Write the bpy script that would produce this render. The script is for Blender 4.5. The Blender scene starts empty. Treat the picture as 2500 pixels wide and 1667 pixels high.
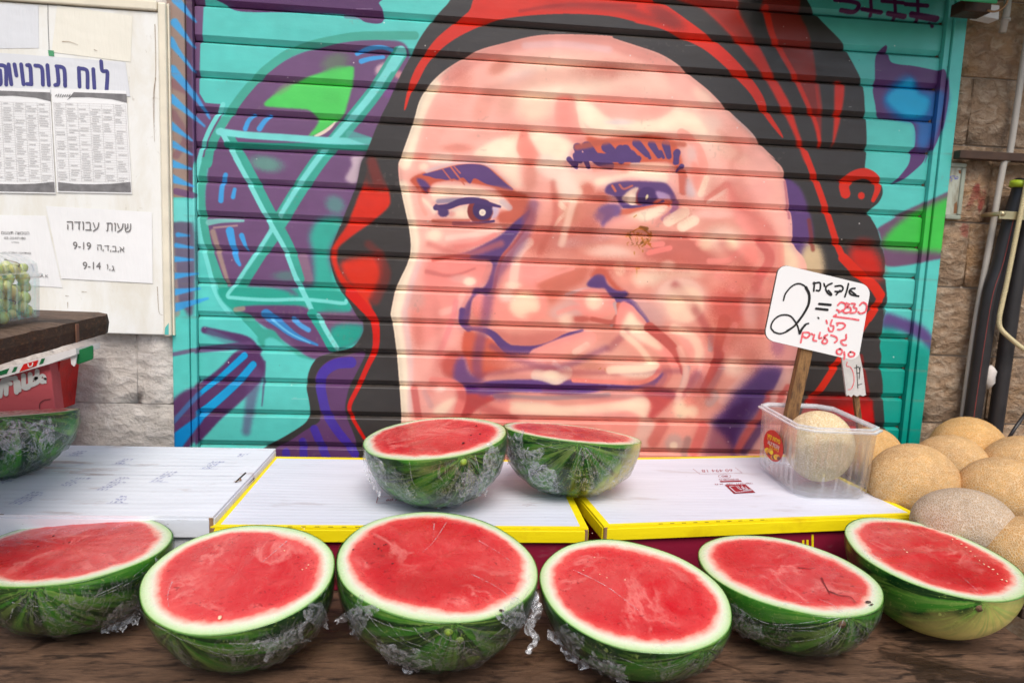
import bpy, math, random
import numpy as np
from mathutils import Vector, Matrix

# ------------------------------------------------------------------ camera, world, sun, exposure
sc = bpy.context.scene
COL = sc.collection
CH = 1.42                                   # eye height; the shutter is the plane y = 0, x runs along it
PITCH, YAW, ROLL, DIST = 0.1189420, 0.0878503, 0.0406451, 1.6337444
FPX, CPX, CPY = 1700.0, 1250.0, 833.5       # focal length and centre in photograph pixels


def cam_axes():
    cp, sp, cy, sy = math.cos(PITCH), math.sin(PITCH), math.cos(YAW), math.sin(YAW)
    f = np.array([sy * cp, cy * cp, -sp])
    r = np.array([cy, -sy, 0.0])
    u = np.cross(r, f)
    cr, sr = math.cos(ROLL), math.sin(ROLL)
    return cr * r + sr * u, -sr * r + cr * u, f


RX, UX, FX = cam_axes()
CAM = np.array([0.0, -DIST, CH])
cam = bpy.data.cameras.new('camera')
cam.sensor_width = 36
cam.lens = FPX / 2500 * 36
cam.clip_start, cam.clip_end = 0.02, 400
co = bpy.data.objects.new('camera', cam)
COL.objects.link(co)
co.matrix_world = Matrix(((RX[0], UX[0], -FX[0], CAM[0]), (RX[1], UX[1], -FX[1], CAM[1]), (RX[2], UX[2], -FX[2], CAM[2]), (0, 0, 0, 1)))
cam.dof.use_dof = True
cam.dof.focus_distance = 1.15
cam.dof.aperture_fstop = 5.6
sc.camera = co

SUN_EL, SUN_AZ = math.radians(54), math.radians(176)     # azimuth clockwise from +y: the sun stands behind the left shoulder
world = bpy.data.worlds.new('World')
sc.world = world
world.use_nodes = True
wn = world.node_tree.nodes
sky = wn.new('ShaderNodeTexSky')
sky.sky_type = 'NISHITA'
sky.sun_disc = False
sky.sun_elevation, sky.sun_rotation = SUN_EL, SUN_AZ
sky.dust_density = 3.0
sky.ozone_density = 0.6
world.node_tree.links.new(sky.outputs[0], wn['Background'].inputs[0])
wn['Background'].inputs[1].default_value = 0.15
sun = bpy.data.lights.new('sun', 'SUN')
sun.energy = 2.0
sun.angle = math.radians(28)
sun.color = (1.0, 0.955, 0.9)
so = bpy.data.objects.new('sun', sun)
COL.objects.link(so)
sd = Vector((math.sin(SUN_AZ) * math.cos(SUN_EL), math.cos(SUN_AZ) * math.cos(SUN_EL), math.sin(SUN_EL)))
so.rotation_euler = sd.to_track_quat('Z', 'Y').to_euler()
so.location = (-1, -3, 4)
sc.view_settings.view_transform = 'Standard'
sc.view_settings.look = 'None'
sc.view_settings.gamma = 1
sc.view_settings.use_curve_mapping = False
sc.view_settings.exposure = 0.12
sc.cycles.max_bounces = 8
sc.cycles.transparent_max_bounces = 24


# ------------------------------------------------------------------ rays through the photograph
def ray(x, y):
    return (x - CPX) / FPX * RX - (y - CPY) / FPX * UX + FX


def atY(x, y, Y=0.0):
    d = ray(x, y)
    return CAM + (Y - CAM[1]) / d[1] * d


def atZ(x, y, Z):
    d = ray(x, y)
    return CAM + (Z - CAM[2]) / d[2] * d


def atD(x, y, D):
    return CAM + ray(x, y) * D


def proj(P):
    d = np.asarray(P) - CAM
    z = d @ FX
    return np.stack([CPX + FPX * (d @ RX) / z, CPY - FPX * (d @ UX) / z], -1)


# ------------------------------------------------------------------ objects
ORG = {}


def thing(name, label, cat, loc=(0, 0, 0), group=None):
    o = bpy.data.objects.new(name, None)
    o.empty_display_size = 0.05
    COL.objects.link(o)
    o.location = loc
    o['label'] = label
    o['category'] = cat
    if group:
        o['group'] = group
    ORG[o.name] = np.array(loc, float)
    return o


def tag(o, label, cat, group=None):
    o['label'] = label
    o['category'] = cat
    if group:
        o['group'] = group
    return o


def mesh(name, verts, faces, mats, parent=None, smooth=False, mi=None, attrs=None):
    """one mesh object from world coordinates; parent is a thing or a part of one"""
    verts = np.asarray(verts, float)
    org = ORG[parent.name] if parent is not None else np.zeros(3)
    me = bpy.data.meshes.new(name)
    me.from_pydata((verts - org).tolist(), [], [list(f) for f in faces])
    if not isinstance(mats, (list, tuple)):
        mats = [mats]
    for m in mats:
        me.materials.append(m)
    if mi is not None:
        me.polygons.foreach_set('material_index', np.asarray(mi, dtype=np.int32))
    if smooth:
        me.polygons.foreach_set('use_smooth', np.ones(len(me.polygons), dtype=bool))
    for k, v in (attrs or {}).items():
        v = np.asarray(v, float)
        if v.ndim == 1:
            a = me.attributes.new(k, 'FLOAT', 'POINT')
            a.data.foreach_set('value', v.astype(np.float32))
        else:
            a = me.attributes.new(k, 'FLOAT_VECTOR', 'POINT')
            a.data.foreach_set('vector', v.astype(np.float32).ravel())
    me.update()
    o = bpy.data.objects.new(name, me)
    COL.objects.link(o)
    if parent is not None:
        o.parent = parent
    ORG[o.name] = org
    return o


def bevel(o, w=0.002, seg=2):
    m = o.modifiers.new('bevel', 'BEVEL')
    m.width, m.segments, m.limit_method = w, seg, 'ANGLE'
    return o


class MB:
    """collects shapes into one mesh"""

    def __init__(s):
        s.v, s.f, s.m = [], [], []

    def add(s, v, f, m=0):
        n = len(s.v)
        s.v += [tuple(map(float, p)) for p in v]
        s.f += [tuple(i + n for i in q) for q in f]
        s.m += [m] * len(f)
        return s

    def hexa(s, a, m=0):
        """eight corners: bottom four anticlockwise from above, then top four"""
        return s.add(a, [(3, 2, 1, 0), (4, 5, 6, 7), (0, 1, 5, 4), (1, 2, 6, 5), (2, 3, 7, 6), (3, 0, 4, 7)], m)

    def box(s, x0, x1, y0, y1, z0, z1, m=0):
        return s.hexa([(x0, y0, z0), (x1, y0, z0), (x1, y1, z0), (x0, y1, z0), (x0, y0, z1), (x1, y0, z1), (x1, y1, z1), (x0, y1, z1)], m)

    def frame_box(s, o, ex, ey, ez, x0, x1, y0, y1, z0, z1, m=0):
        """a box in the frame o + x ex + y ey + z ez"""
        o, ex, ey, ez = map(np.asarray, (o, ex, ey, ez))
        c = [(x0, y0, z0), (x1, y0, z0), (x1, y1, z0), (x0, y1, z0), (x0, y0, z1), (x1, y0, z1), (x1, y1, z1), (x0, y1, z1)]
        return s.hexa([o + a * ex + b * ey + d * ez for a, b, d in c], m)

    def tube(s, path, r, n=10, m=0, caps=True):
        path = [np.asarray(p, float) for p in path]
        rr = r if hasattr(r, '__len__') else [r] * len(path)
        k0 = len(s.v)
        up = np.array((0.31, 0.2, 0.93))
        for i, p in enumerate(path):
            t = path[min(i + 1, len(path) - 1)] - path[max(i - 1, 0)]
            t = t / (np.linalg.norm(t) + 1e-12)
            a = np.cross(t, up)
            if np.linalg.norm(a) < 0.1:
                a = np.cross(t, np.array((1.0, 0, 0)))
            a /= np.linalg.norm(a)
            b = np.cross(t, a)
            for j in range(n):
                w = 2 * math.pi * j / n
                s.v.append(tuple(p + rr[i] * (math.cos(w) * a + math.sin(w) * b)))
        for i in range(len(path) - 1):
            for j in range(n):
                s.f.append((k0 + i * n + j, k0 + i * n + (j + 1) % n, k0 + (i + 1) * n + (j + 1) % n, k0 + (i + 1) * n + j))
                s.m.append(m)
        if caps:
            s.f.append(tuple(k0 + j for j in range(n))[::-1])
            s.f.append(tuple(k0 + (len(path) - 1) * n + j for j in range(n)))
            s.m += [m, m]
        return s

    def prism(s, poly, d, m=0):
        """polygon of world points extruded by the vector d"""
        n = len(poly)
        d = np.asarray(d, float)
        a = [np.asarray(p, float) for p in poly]
        return s.add(a + [p + d for p in a], [tuple(range(n))[::-1], tuple(range(n, 2 * n))] + [(i, (i + 1) % n, n + (i + 1) % n, n + i) for i in range(n)], m)

    def build(s, name, mats, parent=None, smooth=False):
        return mesh(name, s.v, s.f, mats, parent, smooth, s.m if isinstance(mats, (list, tuple)) else None)


def spl(p, n=6, closed=False):
    p = np.asarray(p, float)
    if len(p) < 3:
        return p
    q = np.vstack([p[-1], p, p[0], p[1]]) if closed else np.vstack([2 * p[0] - p[1], p, 2 * p[-1] - p[-2]])
    out = []
    t = np.linspace(0, 1, n, endpoint=False)[:, None]
    for i in range(1, len(q) - 2):
        a, b, c, d = q[i - 1], q[i], q[i + 1], q[i + 2]
        out.append(b + 0.5 * t * (c - a + t * (2 * a - 5 * b + 4 * c - d + t * (3 * (b - c) + d - a))))
    if not closed:
        out.append(p[-1:])
    return np.vstack(out)


RIB = [0]


def ribbon(mb, p, w, nrm, m=0, w2=None):
    """a flat stroke through world points p, w wide, lying across the direction nrm"""
    p = spl(p, 7)
    RIB[0] = (RIB[0] + 1) % 16
    p = p + np.asarray(nrm, float) * RIB[0] * 2.5e-5      # strokes that cross lie a hair above one another
    n = len(p)
    w2 = w if w2 is None else w2
    L, R = [], []
    nrm = np.asarray(nrm, float)
    for i in range(n):
        t = p[min(i + 1, n - 1)] - p[max(i - 1, 0)]
        s = np.cross(t, nrm)
        s /= np.linalg.norm(s) + 1e-12
        ww = (w + (w2 - w) * i / (n - 1)) / 2
        L.append(p[i] + s * ww)
        R.append(p[i] - s * ww)
    mb.add(L + R, [(i, i + 1, n + i + 1, n + i) for i in range(n - 1)], m)
    # round ends
    for c, ww in ((p[0], w / 2), (p[-1], w2 / 2)):
        a = np.cross(nrm, (0.3, 0.5, 0.8))
        a /= np.linalg.norm(a)
        b_ = np.cross(nrm, a)
        mb.add([c + nrm * 1.2e-5 + ww * (math.cos(k * math.pi / 4) * a + math.sin(k * math.pi / 4) * b_) for k in range(8)], [tuple(range(8))], m)


def text(name, body, quad, mat, parent, off=(0, 0, 0), bold=0.0, flip=False):
    """lettering stretched onto four world corners: bottom left, bottom right, top right, top left"""
    cu = bpy.data.curves.new('lettering', 'FONT')
    cu.body = body
    cu.offset = bold
    cu.resolution_u = 4
    ob = bpy.data.objects.new('lettering', cu)
    COL.objects.link(ob)
    dg = bpy.context.evaluated_depsgraph_get()
    me = bpy.data.meshes.new_from_object(ob.evaluated_get(dg))
    v = np.array([tuple(q.co) for q in me.vertices])
    f = [tuple(p.vertices) for p in me.polygons]
    bpy.data.objects.remove(ob)
    bpy.data.meshes.remove(me)
    bpy.data.curves.remove(cu)
    if len(v) == 0:
        return None
    lo, hi = v.min(0), v.max(0)
    u = (v - lo) / np.maximum(hi - lo, 1e-9)
    a, b, c, d = [np.asarray(q, float) for q in quad]
    U, V = u[:, :1], u[:, 1:2]
    w = a * (1 - U) * (1 - V) + b * U * (1 - V) + c * U * V + d * (1 - U) * V + np.asarray(off)
    return mesh(name, w, f, mat, parent)


def rgb(r, g, b):
    """display colour 0..255 to a linear surface colour"""
    return tuple(((c / 255.0 + 0.055) / 1.055) ** 2.4 if c > 10 else c / 255.0 / 12.92 for c in (r, g, b)) + (1.0,)


class NT:
    def __init__(s, name):
        s.mat = bpy.data.materials.new(name)
        s.mat.use_nodes = True
        s.t = s.mat.node_tree
        s.b = s.t.nodes['Principled BSDF']
        s.out = s.t.nodes['Material Output']

    def n(s, typ, **kw):
        x = s.t.nodes.new('ShaderNode' + typ)
        for k, v in kw.items():
            if k.startswith('i_'):
                key = k[2:]
                key = int(key) if key.isdigit() else key.replace('_', ' ')
                s.set(x, key, v)
            else:
                setattr(x, k, v)
        return x

    def set(s, x, key, v):
        if isinstance(v, bpy.types.NodeSocket):
            s.t.links.new(v, x.inputs[key])
        else:
            x.inputs[key].default_value = v

    def P(s, **kw):
        for k, v in kw.items():
            s.set(s.b, k.replace('_', ' '), v)
        return s

    def noise(s, scale, vec=None, detail=4, rough=.55, dist=0, out=0):
        x = s.n('TexNoise', i_Scale=scale, i_Detail=detail, i_Roughness=rough, i_Distortion=dist)
        if vec is not None:
            s.set(x, 'Vector', vec)
        return x.outputs[out]

    def coord(s, which='Object', scale=None):
        c = s.n('TexCoord').outputs[which]
        return s.scale(c, scale) if scale else c

    def pos(s, scale=None):
        c = s.n('NewGeometry').outputs['Position']
        return s.scale(c, scale) if scale else c

    def scale(s, c, v):
        return s.n('Mapping', i_Vector=c, i_Scale=v).outputs[0]

    def ramp(s, fac, stops, interp='LINEAR'):
        x = s.n('ValToRGB', i_Fac=fac)
        r = x.color_ramp
        r.interpolation = interp
        while len(r.elements) < len(stops):
            r.elements.new(0.5)
        for e, (p, c) in zip(r.elements, stops):
            e.position = p
            e.color = c if len(c) == 4 else tuple(c) + (1,)
        return x.outputs[0]

    def mix(s, fac, a, b, mode='MIX'):
        x = s.n('Mix', data_type='RGBA', blend_type=mode)
        s.set(x, 0, fac)
        s.set(x, 6, a)
        s.set(x, 7, b)
        return x.outputs[2]

    def math(s, op, a, b=0.0, c=0.0, clamp=False):
        x = s.n('Math', operation=op, use_clamp=clamp)
        s.set(x, 0, a)
        s.set(x, 1, b)
        s.set(x, 2, c)
        return x.outputs[0]

    def rng(s, v, a, b, c=0.0, d=1.0):
        return s.n('MapRange', i_Value=v, i_1=a, i_2=b, i_3=c, i_4=d).outputs[0]

    def attr(s, name, out=2):
        return s.n('Attribute', attribute_name=name).outputs[out]

    def bump(s, h, strength=.3, dist=.002, normal=None):
        x = s.n('Bump', i_Strength=strength, i_Distance=dist, i_Height=h)
        if normal is not None:
            s.set(x, 'Normal', normal)
        s.set(s.b, 'Normal', x.outputs[0])
        return x.outputs[0]


def plain(name, col, rough=.5, var=.12, scale=30, bump=.0, metal=0.0, spec=.5, bscale=120):
    m = NT(name)
    c = m.coord('Object')
    n = m.noise(scale, c, 5)
    f = m.rng(n, .3, .7, 1 - var, 1 + var)
    hv = m.n('HueSaturation', i_Color=col, i_Value=f)
    m.P(Base_Color=hv.outputs[0], Roughness=m.rng(m.noise(scale * 2, c), .3, .7, max(rough - .08, 0), min(rough + .08, 1)), Metallic=metal, Specular_IOR_Level=spec)
    if bump:
        m.bump(m.noise(bscale, c, 6), bump, .002)
    return m.mat
# ------------------------------------------------------------------ the spray-painted picture (numpy painter)
PS, PX0, PY0, PW, PH = 0.75, 380, -40, 2010, 1200          # canvas scale and extent, in photograph pixels
CW, CHH = int(PW * PS), int(PH * PS)
CROP = dict(A=(400, 0), B=(950, 0), C=(1500, 0), D=(1900, 0), E=(400, 380), F=(950, 380), G=(1400, 380), H=(1900, 380),
            I=(400, 720), J=(950, 720), K=(1400, 720), L=(1900, 720), O=(0, 0))
rs = np.random.RandomState(7)


def box1(a, n, ax):
    if n < 1:
        return a
    c = np.cumsum(np.concatenate([np.repeat(np.take(a, [0], ax), n + 1, ax), a, np.repeat(np.take(a, [-1], ax), n, ax)], ax), ax)
    k = 2 * n + 1
    hi = np.take(c, range(k, c.shape[ax]), ax)
    lo = np.take(c, range(0, c.shape[ax] - k), ax)
    return (hi - lo) / k


def blur(a, r):
    n = int(round(r * 0.62))
    for _ in range(3):
        a = box1(box1(a, n, 0), n, 1)
    return a


def value_noise(w, h, step, seed):
    r = np.random.RandomState(seed)
    gw, gh = int(w / step) + 3, int(h / step) + 3
    g = r.rand(gh, gw)
    y, x = np.mgrid[0:h, 0:w] / float(step)
    xi, yi = x.astype(int), y.astype(int)
    fx, fy = x - xi, y - yi
    fx, fy = fx * fx * (3 - 2 * fx), fy * fy * (3 - 2 * fy)
    return (g[yi, xi] * (1 - fx) + g[yi, xi + 1] * fx) * (1 - fy) + (g[yi + 1, xi] * (1 - fx) + g[yi + 1, xi + 1] * fx) * fy


SPECK = rs.rand(CHH, CW)
CLOUD = 0.6 * value_noise(CW, CHH, 46, 3) + 0.4 * value_noise(CW, CHH, 15, 4)
canvas = np.zeros((CHH, CW, 3))
clip = None


def pts(s):
    """'B 10,20 30,40 K 5,6' -> canvas coordinates; the letter names the patch of wall the numbers are measured in."""
    ox, oy, k, out = 0, 0, 3.92, []
    for t in s.split():
        if ',' in t:
            a, b = t.split(',')
            out.append((ox + float(a) / k, oy + float(b) / k))
        else:
            ox, oy = CROP[t]
            k = 0.9408 if t == 'O' else 3.92
    a = np.array(out)
    return (a - (PX0, PY0)) * PS


def spline(p, n=6, closed=True):
    p = np.asarray(p, float)
    if len(p) < 3:
        return p
    q = np.vstack([p[-1], p, p[0], p[1]]) if closed else np.vstack([2 * p[0] - p[1], p, 2 * p[-1] - p[-2]])
    out = []
    t = np.linspace(0, 1, n, endpoint=False)[:, None]
    for i in range(1, len(q) - 2):
        a, b, c, d = q[i - 1], q[i], q[i + 1], q[i + 2]
        out.append(b + 0.5 * t * (c - a + t * (2 * a - 5 * b + 4 * c - d + t * (3 * (b - c) + d - a))))
    if not closed:
        out.append(p[-1:])
    return np.vstack(out)


def lay(m, x0, y0, col, op, speck):
    """blend the mask m with a colour; speck turns soft edges into spray dots"""
    h, w = m.shape
    if clip is not None:
        m = m * clip[y0:y0 + h, x0:x0 + w]
    if speck:
        s = SPECK[y0:y0 + h, x0:x0 + w]
        e = 4 * m * (1 - m)
        m = np.clip(m + (s - 0.5) * e * speck, 0, 1)
    m = (m * op)[..., None]
    v = canvas[y0:y0 + h, x0:x0 + w]
    v[:] = v * (1 - m) + np.array(col) / 255.0 * m


def fill(s, col, soft=1.2, op=1.0, sm=True, speck=0.35):
    p = pts(s)
    if sm:
        p = spline(p)
    soft *= PS
    pad = int(soft * 3 + 3)
    x0, y0 = np.floor(p.min(0)).astype(int) - pad
    x1, y1 = np.ceil(p.max(0)).astype(int) + pad
    X0, Y0, X1, Y1 = max(x0, 0), max(y0, 0), min(x1, CW), min(y1, CHH)
    if X1 <= X0 or Y1 <= Y0:
        return
    SSY = 2
    W, Hh = x1 - x0, y1 - y0
    m = np.zeros((Hh * SSY, W + 1))
    q = np.roll(p, -1, 0)
    ys = (np.arange(Hh * SSY) + 0.5) / SSY + y0
    for (ax, ay), (bx, by) in zip(p, q):
        if ay == by:
            continue
        lo, hi = (ay, by) if ay < by else (by, ay)
        i0, i1 = np.searchsorted(ys, lo), np.searchsorted(ys, hi)
        if i1 <= i0:
            continue
        yy = ys[i0:i1]
        xx = ax + (yy - ay) * (bx - ax) / (by - ay) - x0
        ix = np.clip(np.floor(xx).astype(int), 0, W - 1)
        fr = np.clip(xx - ix, 0, 1)
        sg = 1.0 if by > ay else -1.0
        np.add.at(m, (np.arange(i0, i1), ix), sg * (1 - fr))
        np.add.at(m, (np.arange(i0, i1), ix + 1), sg * fr)
    m = np.clip(np.abs(np.cumsum(m, 1))[:, :W], 0, 1)
    m = m.reshape(Hh, SSY, W).mean(1)
    if soft > 0.9:
        m = blur(m, soft)
    lay(m[Y0 - y0:Y1 - y0, X0 - x0:X1 - x0], X0, Y0, col, op, speck)


def stroke(s, w, col, soft=1.2, op=1.0, w2=None, sm=True, speck=0.35, wm=None):
    """a brush stroke w photograph pixels wide; w2 the width at its end, wm at its middle"""
    p = pts(s)
    p = spline(p, 8, False) if sm and len(p) > 2 else p
    soft = max(soft * PS, 0.7)
    w2 = w if w2 is None else w2
    n = len(p)
    t = np.linspace(0, 1, n)
    wm = (w + w2) / 2 if wm is None else wm
    ws = np.where(t < .5, w + (wm - w) * t * 2, wm + (w2 - wm) * (t * 2 - 1)) * PS / 2
    pad = int(ws.max() + soft + 3)
    x0, y0 = np.floor(p.min(0)).astype(int) - pad
    x1, y1 = np.ceil(p.max(0)).astype(int) + pad
    x0, y0, x1, y1 = max(x0, 0), max(y0, 0), min(x1, CW), min(y1, CHH)
    if x1 <= x0 or y1 <= y0:
        return
    m = np.zeros((y1 - y0, x1 - x0))
    for i in range(max(n - 1, 1)):
        a, b = p[i], p[min(i + 1, n - 1)]
        r = max(ws[i], ws[min(i + 1, n - 1)]) + soft + 2
        u0, v0 = max(int(min(a[0], b[0]) - r), x0), max(int(min(a[1], b[1]) - r), y0)
        u1, v1 = min(int(max(a[0], b[0]) + r) + 1, x1), min(int(max(a[1], b[1]) + r) + 1, y1)
        if u1 <= u0 or v1 <= v0:
            continue
        yy, xx = np.mgrid[v0:v1, u0:u1]
        d = b - a
        L = (d * d).sum() + 1e-9
        tt = np.clip(((xx - a[0]) * d[0] + (yy - a[1]) * d[1]) / L, 0, 1)
        dist = np.hypot(xx - a[0] - tt * d[0], yy - a[1] - tt * d[1])
        ww = ws[i] + (ws[min(i + 1, n - 1)] - ws[i]) * tt
        k = np.clip((ww + soft / 2 - dist) / soft, 0, 1)
        k = k * k * (3 - 2 * k)
        sub = m[v0 - y0:v1 - y0, u0 - x0:u1 - x0]
        np.maximum(sub, k, out=sub)
    lay(m, x0, y0, col, op, speck)


def blob(s, rx, ry, col, op=1.0, ang=0, hard=0.3, speck=0.6):
    """a soft ellipse; hard 0..1 is the share of the radius with full colour"""
    c = pts(s)[0]
    rx, ry = rx * PS, ry * PS
    r = max(rx, ry) + 2
    x0, y0, x1, y1 = max(int(c[0] - r), 0), max(int(c[1] - r), 0), min(int(c[0] + r) + 1, CW), min(int(c[1] + r) + 1, CHH)
    if x1 <= x0 or y1 <= y0:
        return
    yy, xx = np.mgrid[y0:y1, x0:x1]
    a = math.radians(ang)
    u = (xx - c[0]) * math.cos(a) + (yy - c[1]) * math.sin(a)
    v = -(xx - c[0]) * math.sin(a) + (yy - c[1]) * math.cos(a)
    d = np.hypot(u / rx, v / ry)
    k = np.clip((1 - d) / (1 - hard), 0, 1)
    lay(k * k * (3 - 2 * k), x0, y0, col, op, speck)


TL, TM, TG, GR = (112, 208, 202), (92, 196, 186), (62, 160, 142), (84, 200, 96)
PU, PD, PV = (106, 74, 112), (84, 46, 92), (74, 54, 152)
BL, BB = (72, 162, 222), (10, 160, 216)
BK, RD, RK = (52, 48, 47), (208, 54, 42), (132, 42, 36)
CR, PK, SA, BR, RB, LP, LI = (255, 234, 204), (250, 182, 166), (238, 142, 126), (196, 104, 88), (184, 82, 74), (246, 212, 188), (222, 190, 186)
FP, FD = (92, 62, 114), (66, 40, 90)


def paint_mural():
    global clip
    canvas[:] = np.array(TM) / 255.0
    # ---- left: ring, star and tendrils
    fill('A 250,-100 410,-100 385,80 372,380 352,430 345,720 345,900 400,990 570,1005 560,1100 420,1568 E 330,0 250,300 250,-300', PU, 1, sm=False)
    fill('A 540,-60 600,50 700,110 900,125 1300,120 1700,135 1850,170 1940,222 2090,225 2098,110 2060,40 2000,-60', PD, 1.2)
    stroke('A 1750,150 2080,180', 16, PU, 4, .5)
    fill('A 680,1050 780,900 900,770 1050,650 1250,540 1500,450 1800,400 2100,390 2320,440 2352,700 2270,1200 2100,1568 E 2000,200 1800,500 1650,900 1620,1300 I 1900,200 1900,420 1640,540 1440,620 1200,480 1000,330 800,200 E 700,1500 560,1200 440,900 400,600 410,250 460,0 A 480,1430 600,1180', PU, 1.5)
    blob('A 2080,660', 26, 16, (212, 178, 186), .9, -40)
    blob('A 2250,720', 16, 14, (216, 150, 150), .8)
    blob('A 2150,900', 20, 16, (120, 70, 130), .8)
    fill('A 1800,1500 1960,1500 E 1900,60 1850,260 1740,230 1800,100', (206, 186, 192), 4, .85)
    fill('A 960,1010 1060,910 1200,825 1400,735 1560,690 1790,640 1822,700 1800,850 1760,1000 1720,1110 1600,1210 1500,1275 1390,1310 1470,1200 1475,1140 1400,1065 1300,1048 1100,1035', GR, 2.5)
    blob('A 1640,600', 50, 32, (98, 120, 96), .75, -20)
    blob('A 1650,690', 52, 18, GR, .7, -12)
    blob('A 1150,850', 40, 14, (120, 150, 110), .55, -35)
    fill('A 1440,1305 1550,1240 1650,1165 1600,1240 1500,1305', (228, 208, 190), 1)
    stroke('A 640,1090 590,1200', 8, (206, 160, 176), 3, .7)
    # green ring and drips
    stroke('A 2400,345 2100,345 1850,352 1600,392 1400,440 1200,510 1000,650 900,745 780,880 700,985 640,1070 560,1190 480,1340 440,1450 420,1568 E 385,60 365,200 355,400 370,560 392,720 425,880 480,1040 540,1200 620,1350 720,1500', 21, (70, 165, 146), 1)
    stroke('E 640,1400 760,1520 I 850,280 930,370', 22, TG, 1)
    fill('I 690,180 860,245 950,320 1060,345 1160,470 1310,560 1440,620 1300,590 1180,500 1100,440 1030,410 975,430 962,505 900,440 908,350 840,260', TG, 1.5)
    stroke('A 568,1000 530,1080 440,1240 375,1400 332,1568 E 340,60 312,180 308,260 314,400 322,600 350,780 385,900 440,1100 475,1250 545,1400 620,1500', 11, (118, 214, 206), 1)
    fill('E 1500,610 1725,615 1600,880 1590,1000 1670,1250 1780,1430 1760,1500 1420,1490 1340,1440 1300,1300 1430,1240 1430,950 1400,760', (58, 166, 148), 9)
    blob('E 980,80', 60, 28, (92, 150, 132), .8, 10)
    blob('E 1180,1150', 50, 18, (84, 130, 122), .7)
    blob('E 1640,470', 30, 36, (88, 140, 134), .8, -60)
    stroke('E 430,640 560,625 760,625', 15, (126, 196, 186), 4, .9, 6)
    stroke('E 480,690 700,670', 5, (190, 160, 150), 3, .7)
    stroke('E 470,730 520,900 590,1130 620,1230', 14, (176, 152, 132), 6, .75, 8)
    stroke('E 1330,980 1380,1180', 26, (150, 120, 132), 9, .6)
    # star
    stroke('A 2250,520 2020,880 1780,1180 1640,1350 E 1500,30 1340,260 1190,500 1080,680', 38, TG, 2)
    stroke('E 1060,760 940,920 800,1140 680,1330', 30, TG, 2)
    stroke('A 2270,480 2000,890 1750,1190 1600,1360 E 1490,10 1310,260 1160,500 1050,680 900,920 750,1140 625,1330', 19, (122, 212, 206), 4, 1, 8)
    stroke('A 2270,500 2180,640', 26, (118, 210, 204), 4)
    stroke('A 620,1300 730,1500 E 740,10 860,230 1000,500 1110,700 1210,900 1300,1180', 24, TG, 2)
    stroke('A 545,1250 640,1420 720,1568 E 690,30 800,230 940,500 1050,700 1160,900 1270,1180 1380,1400 1450,1568 I 1480,200 1560,350 1650,500', 13, (124, 214, 206), 2, 1, 10)
    fill('E 520,1290 700,1255 1200,1270 1650,1290 1780,1430 1750,1500 1400,1490 1320,1440 900,1435 640,1450', (46, 160, 140), 2)
    fill('E 1000,1250 1200,1260 1290,1350 1180,1300', PU, 4, .8)
    stroke('A 600,1385 1000,1400 1500,1400 1960,1420', 15, (20, 132, 112), 2)
    stroke('A 530,1262 800,1295 1200,1322 1600,1350 1975,1355', 17, (122, 214, 208), 4)
    stroke('A 1780,1290 1960,1350', 20, (86, 170, 160), 5, .8)
    stroke('E 760,1130 690,1230 612,1340 700,1362 1000,1380 1300,1374 1500,1388 1720,1412 1748,1385', 9, (120, 214, 204), 3)
    stroke('E 1270,1180 1380,1400 1450,1568', 13, (120, 212, 204), 2)
    fill('I 690,130 900,110 1340,120 1400,190 1500,330 1600,500 1440,600 1300,520 1150,370 1000,290 850,200', (100, 64, 104), 3)
    stroke('I 690,140 760,130', 12, (160, 150, 130), 5, .8)
    fill('I 1500,170 1860,180 1900,290 1720,300 1560,300', (118, 84, 110), 6, .8)
    fill('I 1640,300 1890,290 1900,390 1800,490 1660,520 1590,420', (40, 152, 134), 6)
    stroke('I 1420,180 1520,330 1610,500', 24, (46, 158, 140), 2)
    stroke('I 1480,200 1560,350 1655,505', 12, (124, 212, 204), 2)
    stroke('I 980,185 1100,270 1260,390 1470,478', 26, (60, 140, 200), 4, .9, 5, wm=20)
    stroke('I 1030,230 1200,360 1400,460', 6, (120, 196, 230), 2, .8, 3)
    stroke('I 1240,230 1310,290 1385,335', 12, (84, 168, 226), 4, .9)
    # blue flicks
    for s, w, e in (('A 1850,515 1950,470 2080,455 2180,480', 12, 8), ('A 1890,590 1980,565 2100,550', 13, 9), ('A 780,1235 812,1160 865,1105', 12, 10),
                    ('A 915,1235 960,1170 1018,1115', 14, 10), ('E 548,432 560,300 592,185', 13, 11), ('E 664,398 680,325', 11, 9),
                    ('E 632,720 660,850 700,990 728,1045', 20, 8), ('E 745,765 780,860 806,912', 13, 4)):
        stroke(s, w, BL, 2.5, .95, e)
    # lower left burst
    fill('I 700,540 860,520 960,630 960,760 880,880 700,1060 560,1180 420,1330 250,1500 90,1560 60,1100 130,1030 320,860 440,780 560,680', PD, 3)
    stroke('I 320,900 130,1080', 34, (118, 104, 104), 10, .35)
    stroke('I 390,335 600,385 790,440 880,540', 16, PD, 7, .95, 26)
    stroke('I 440,360 620,440 740,500', 18, (86, 120, 140), 10, .5)
    stroke('I 120,560 300,530 600,500 820,480', 10, (98, 66, 110), 5, .9, 20)
    stroke('I 880,760 840,980 790,1300', 34, (96, 66, 112), 16, .6, 20)
    stroke('I 962,640 955,880 940,1060', 8, PD, 3, .6, 3)
    stroke('I 770,580 550,780 330,960 130,1180', 17, BB, 2, .95, 8)
    stroke('I 855,665 700,840 430,1080 150,1310 120,1440', 17, BB, 2, .95, 60, wm=22)
    stroke('I 250,1100 130,1250', 24, (112, 70, 106), 6, .7)
    # ---- left guide rail: bare grey metal with flicks of spray
    fill('A -100,-100 262,-100 262,1568 262,1900 -100,1900', (150, 128, 116), 1, sm=False)
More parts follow.
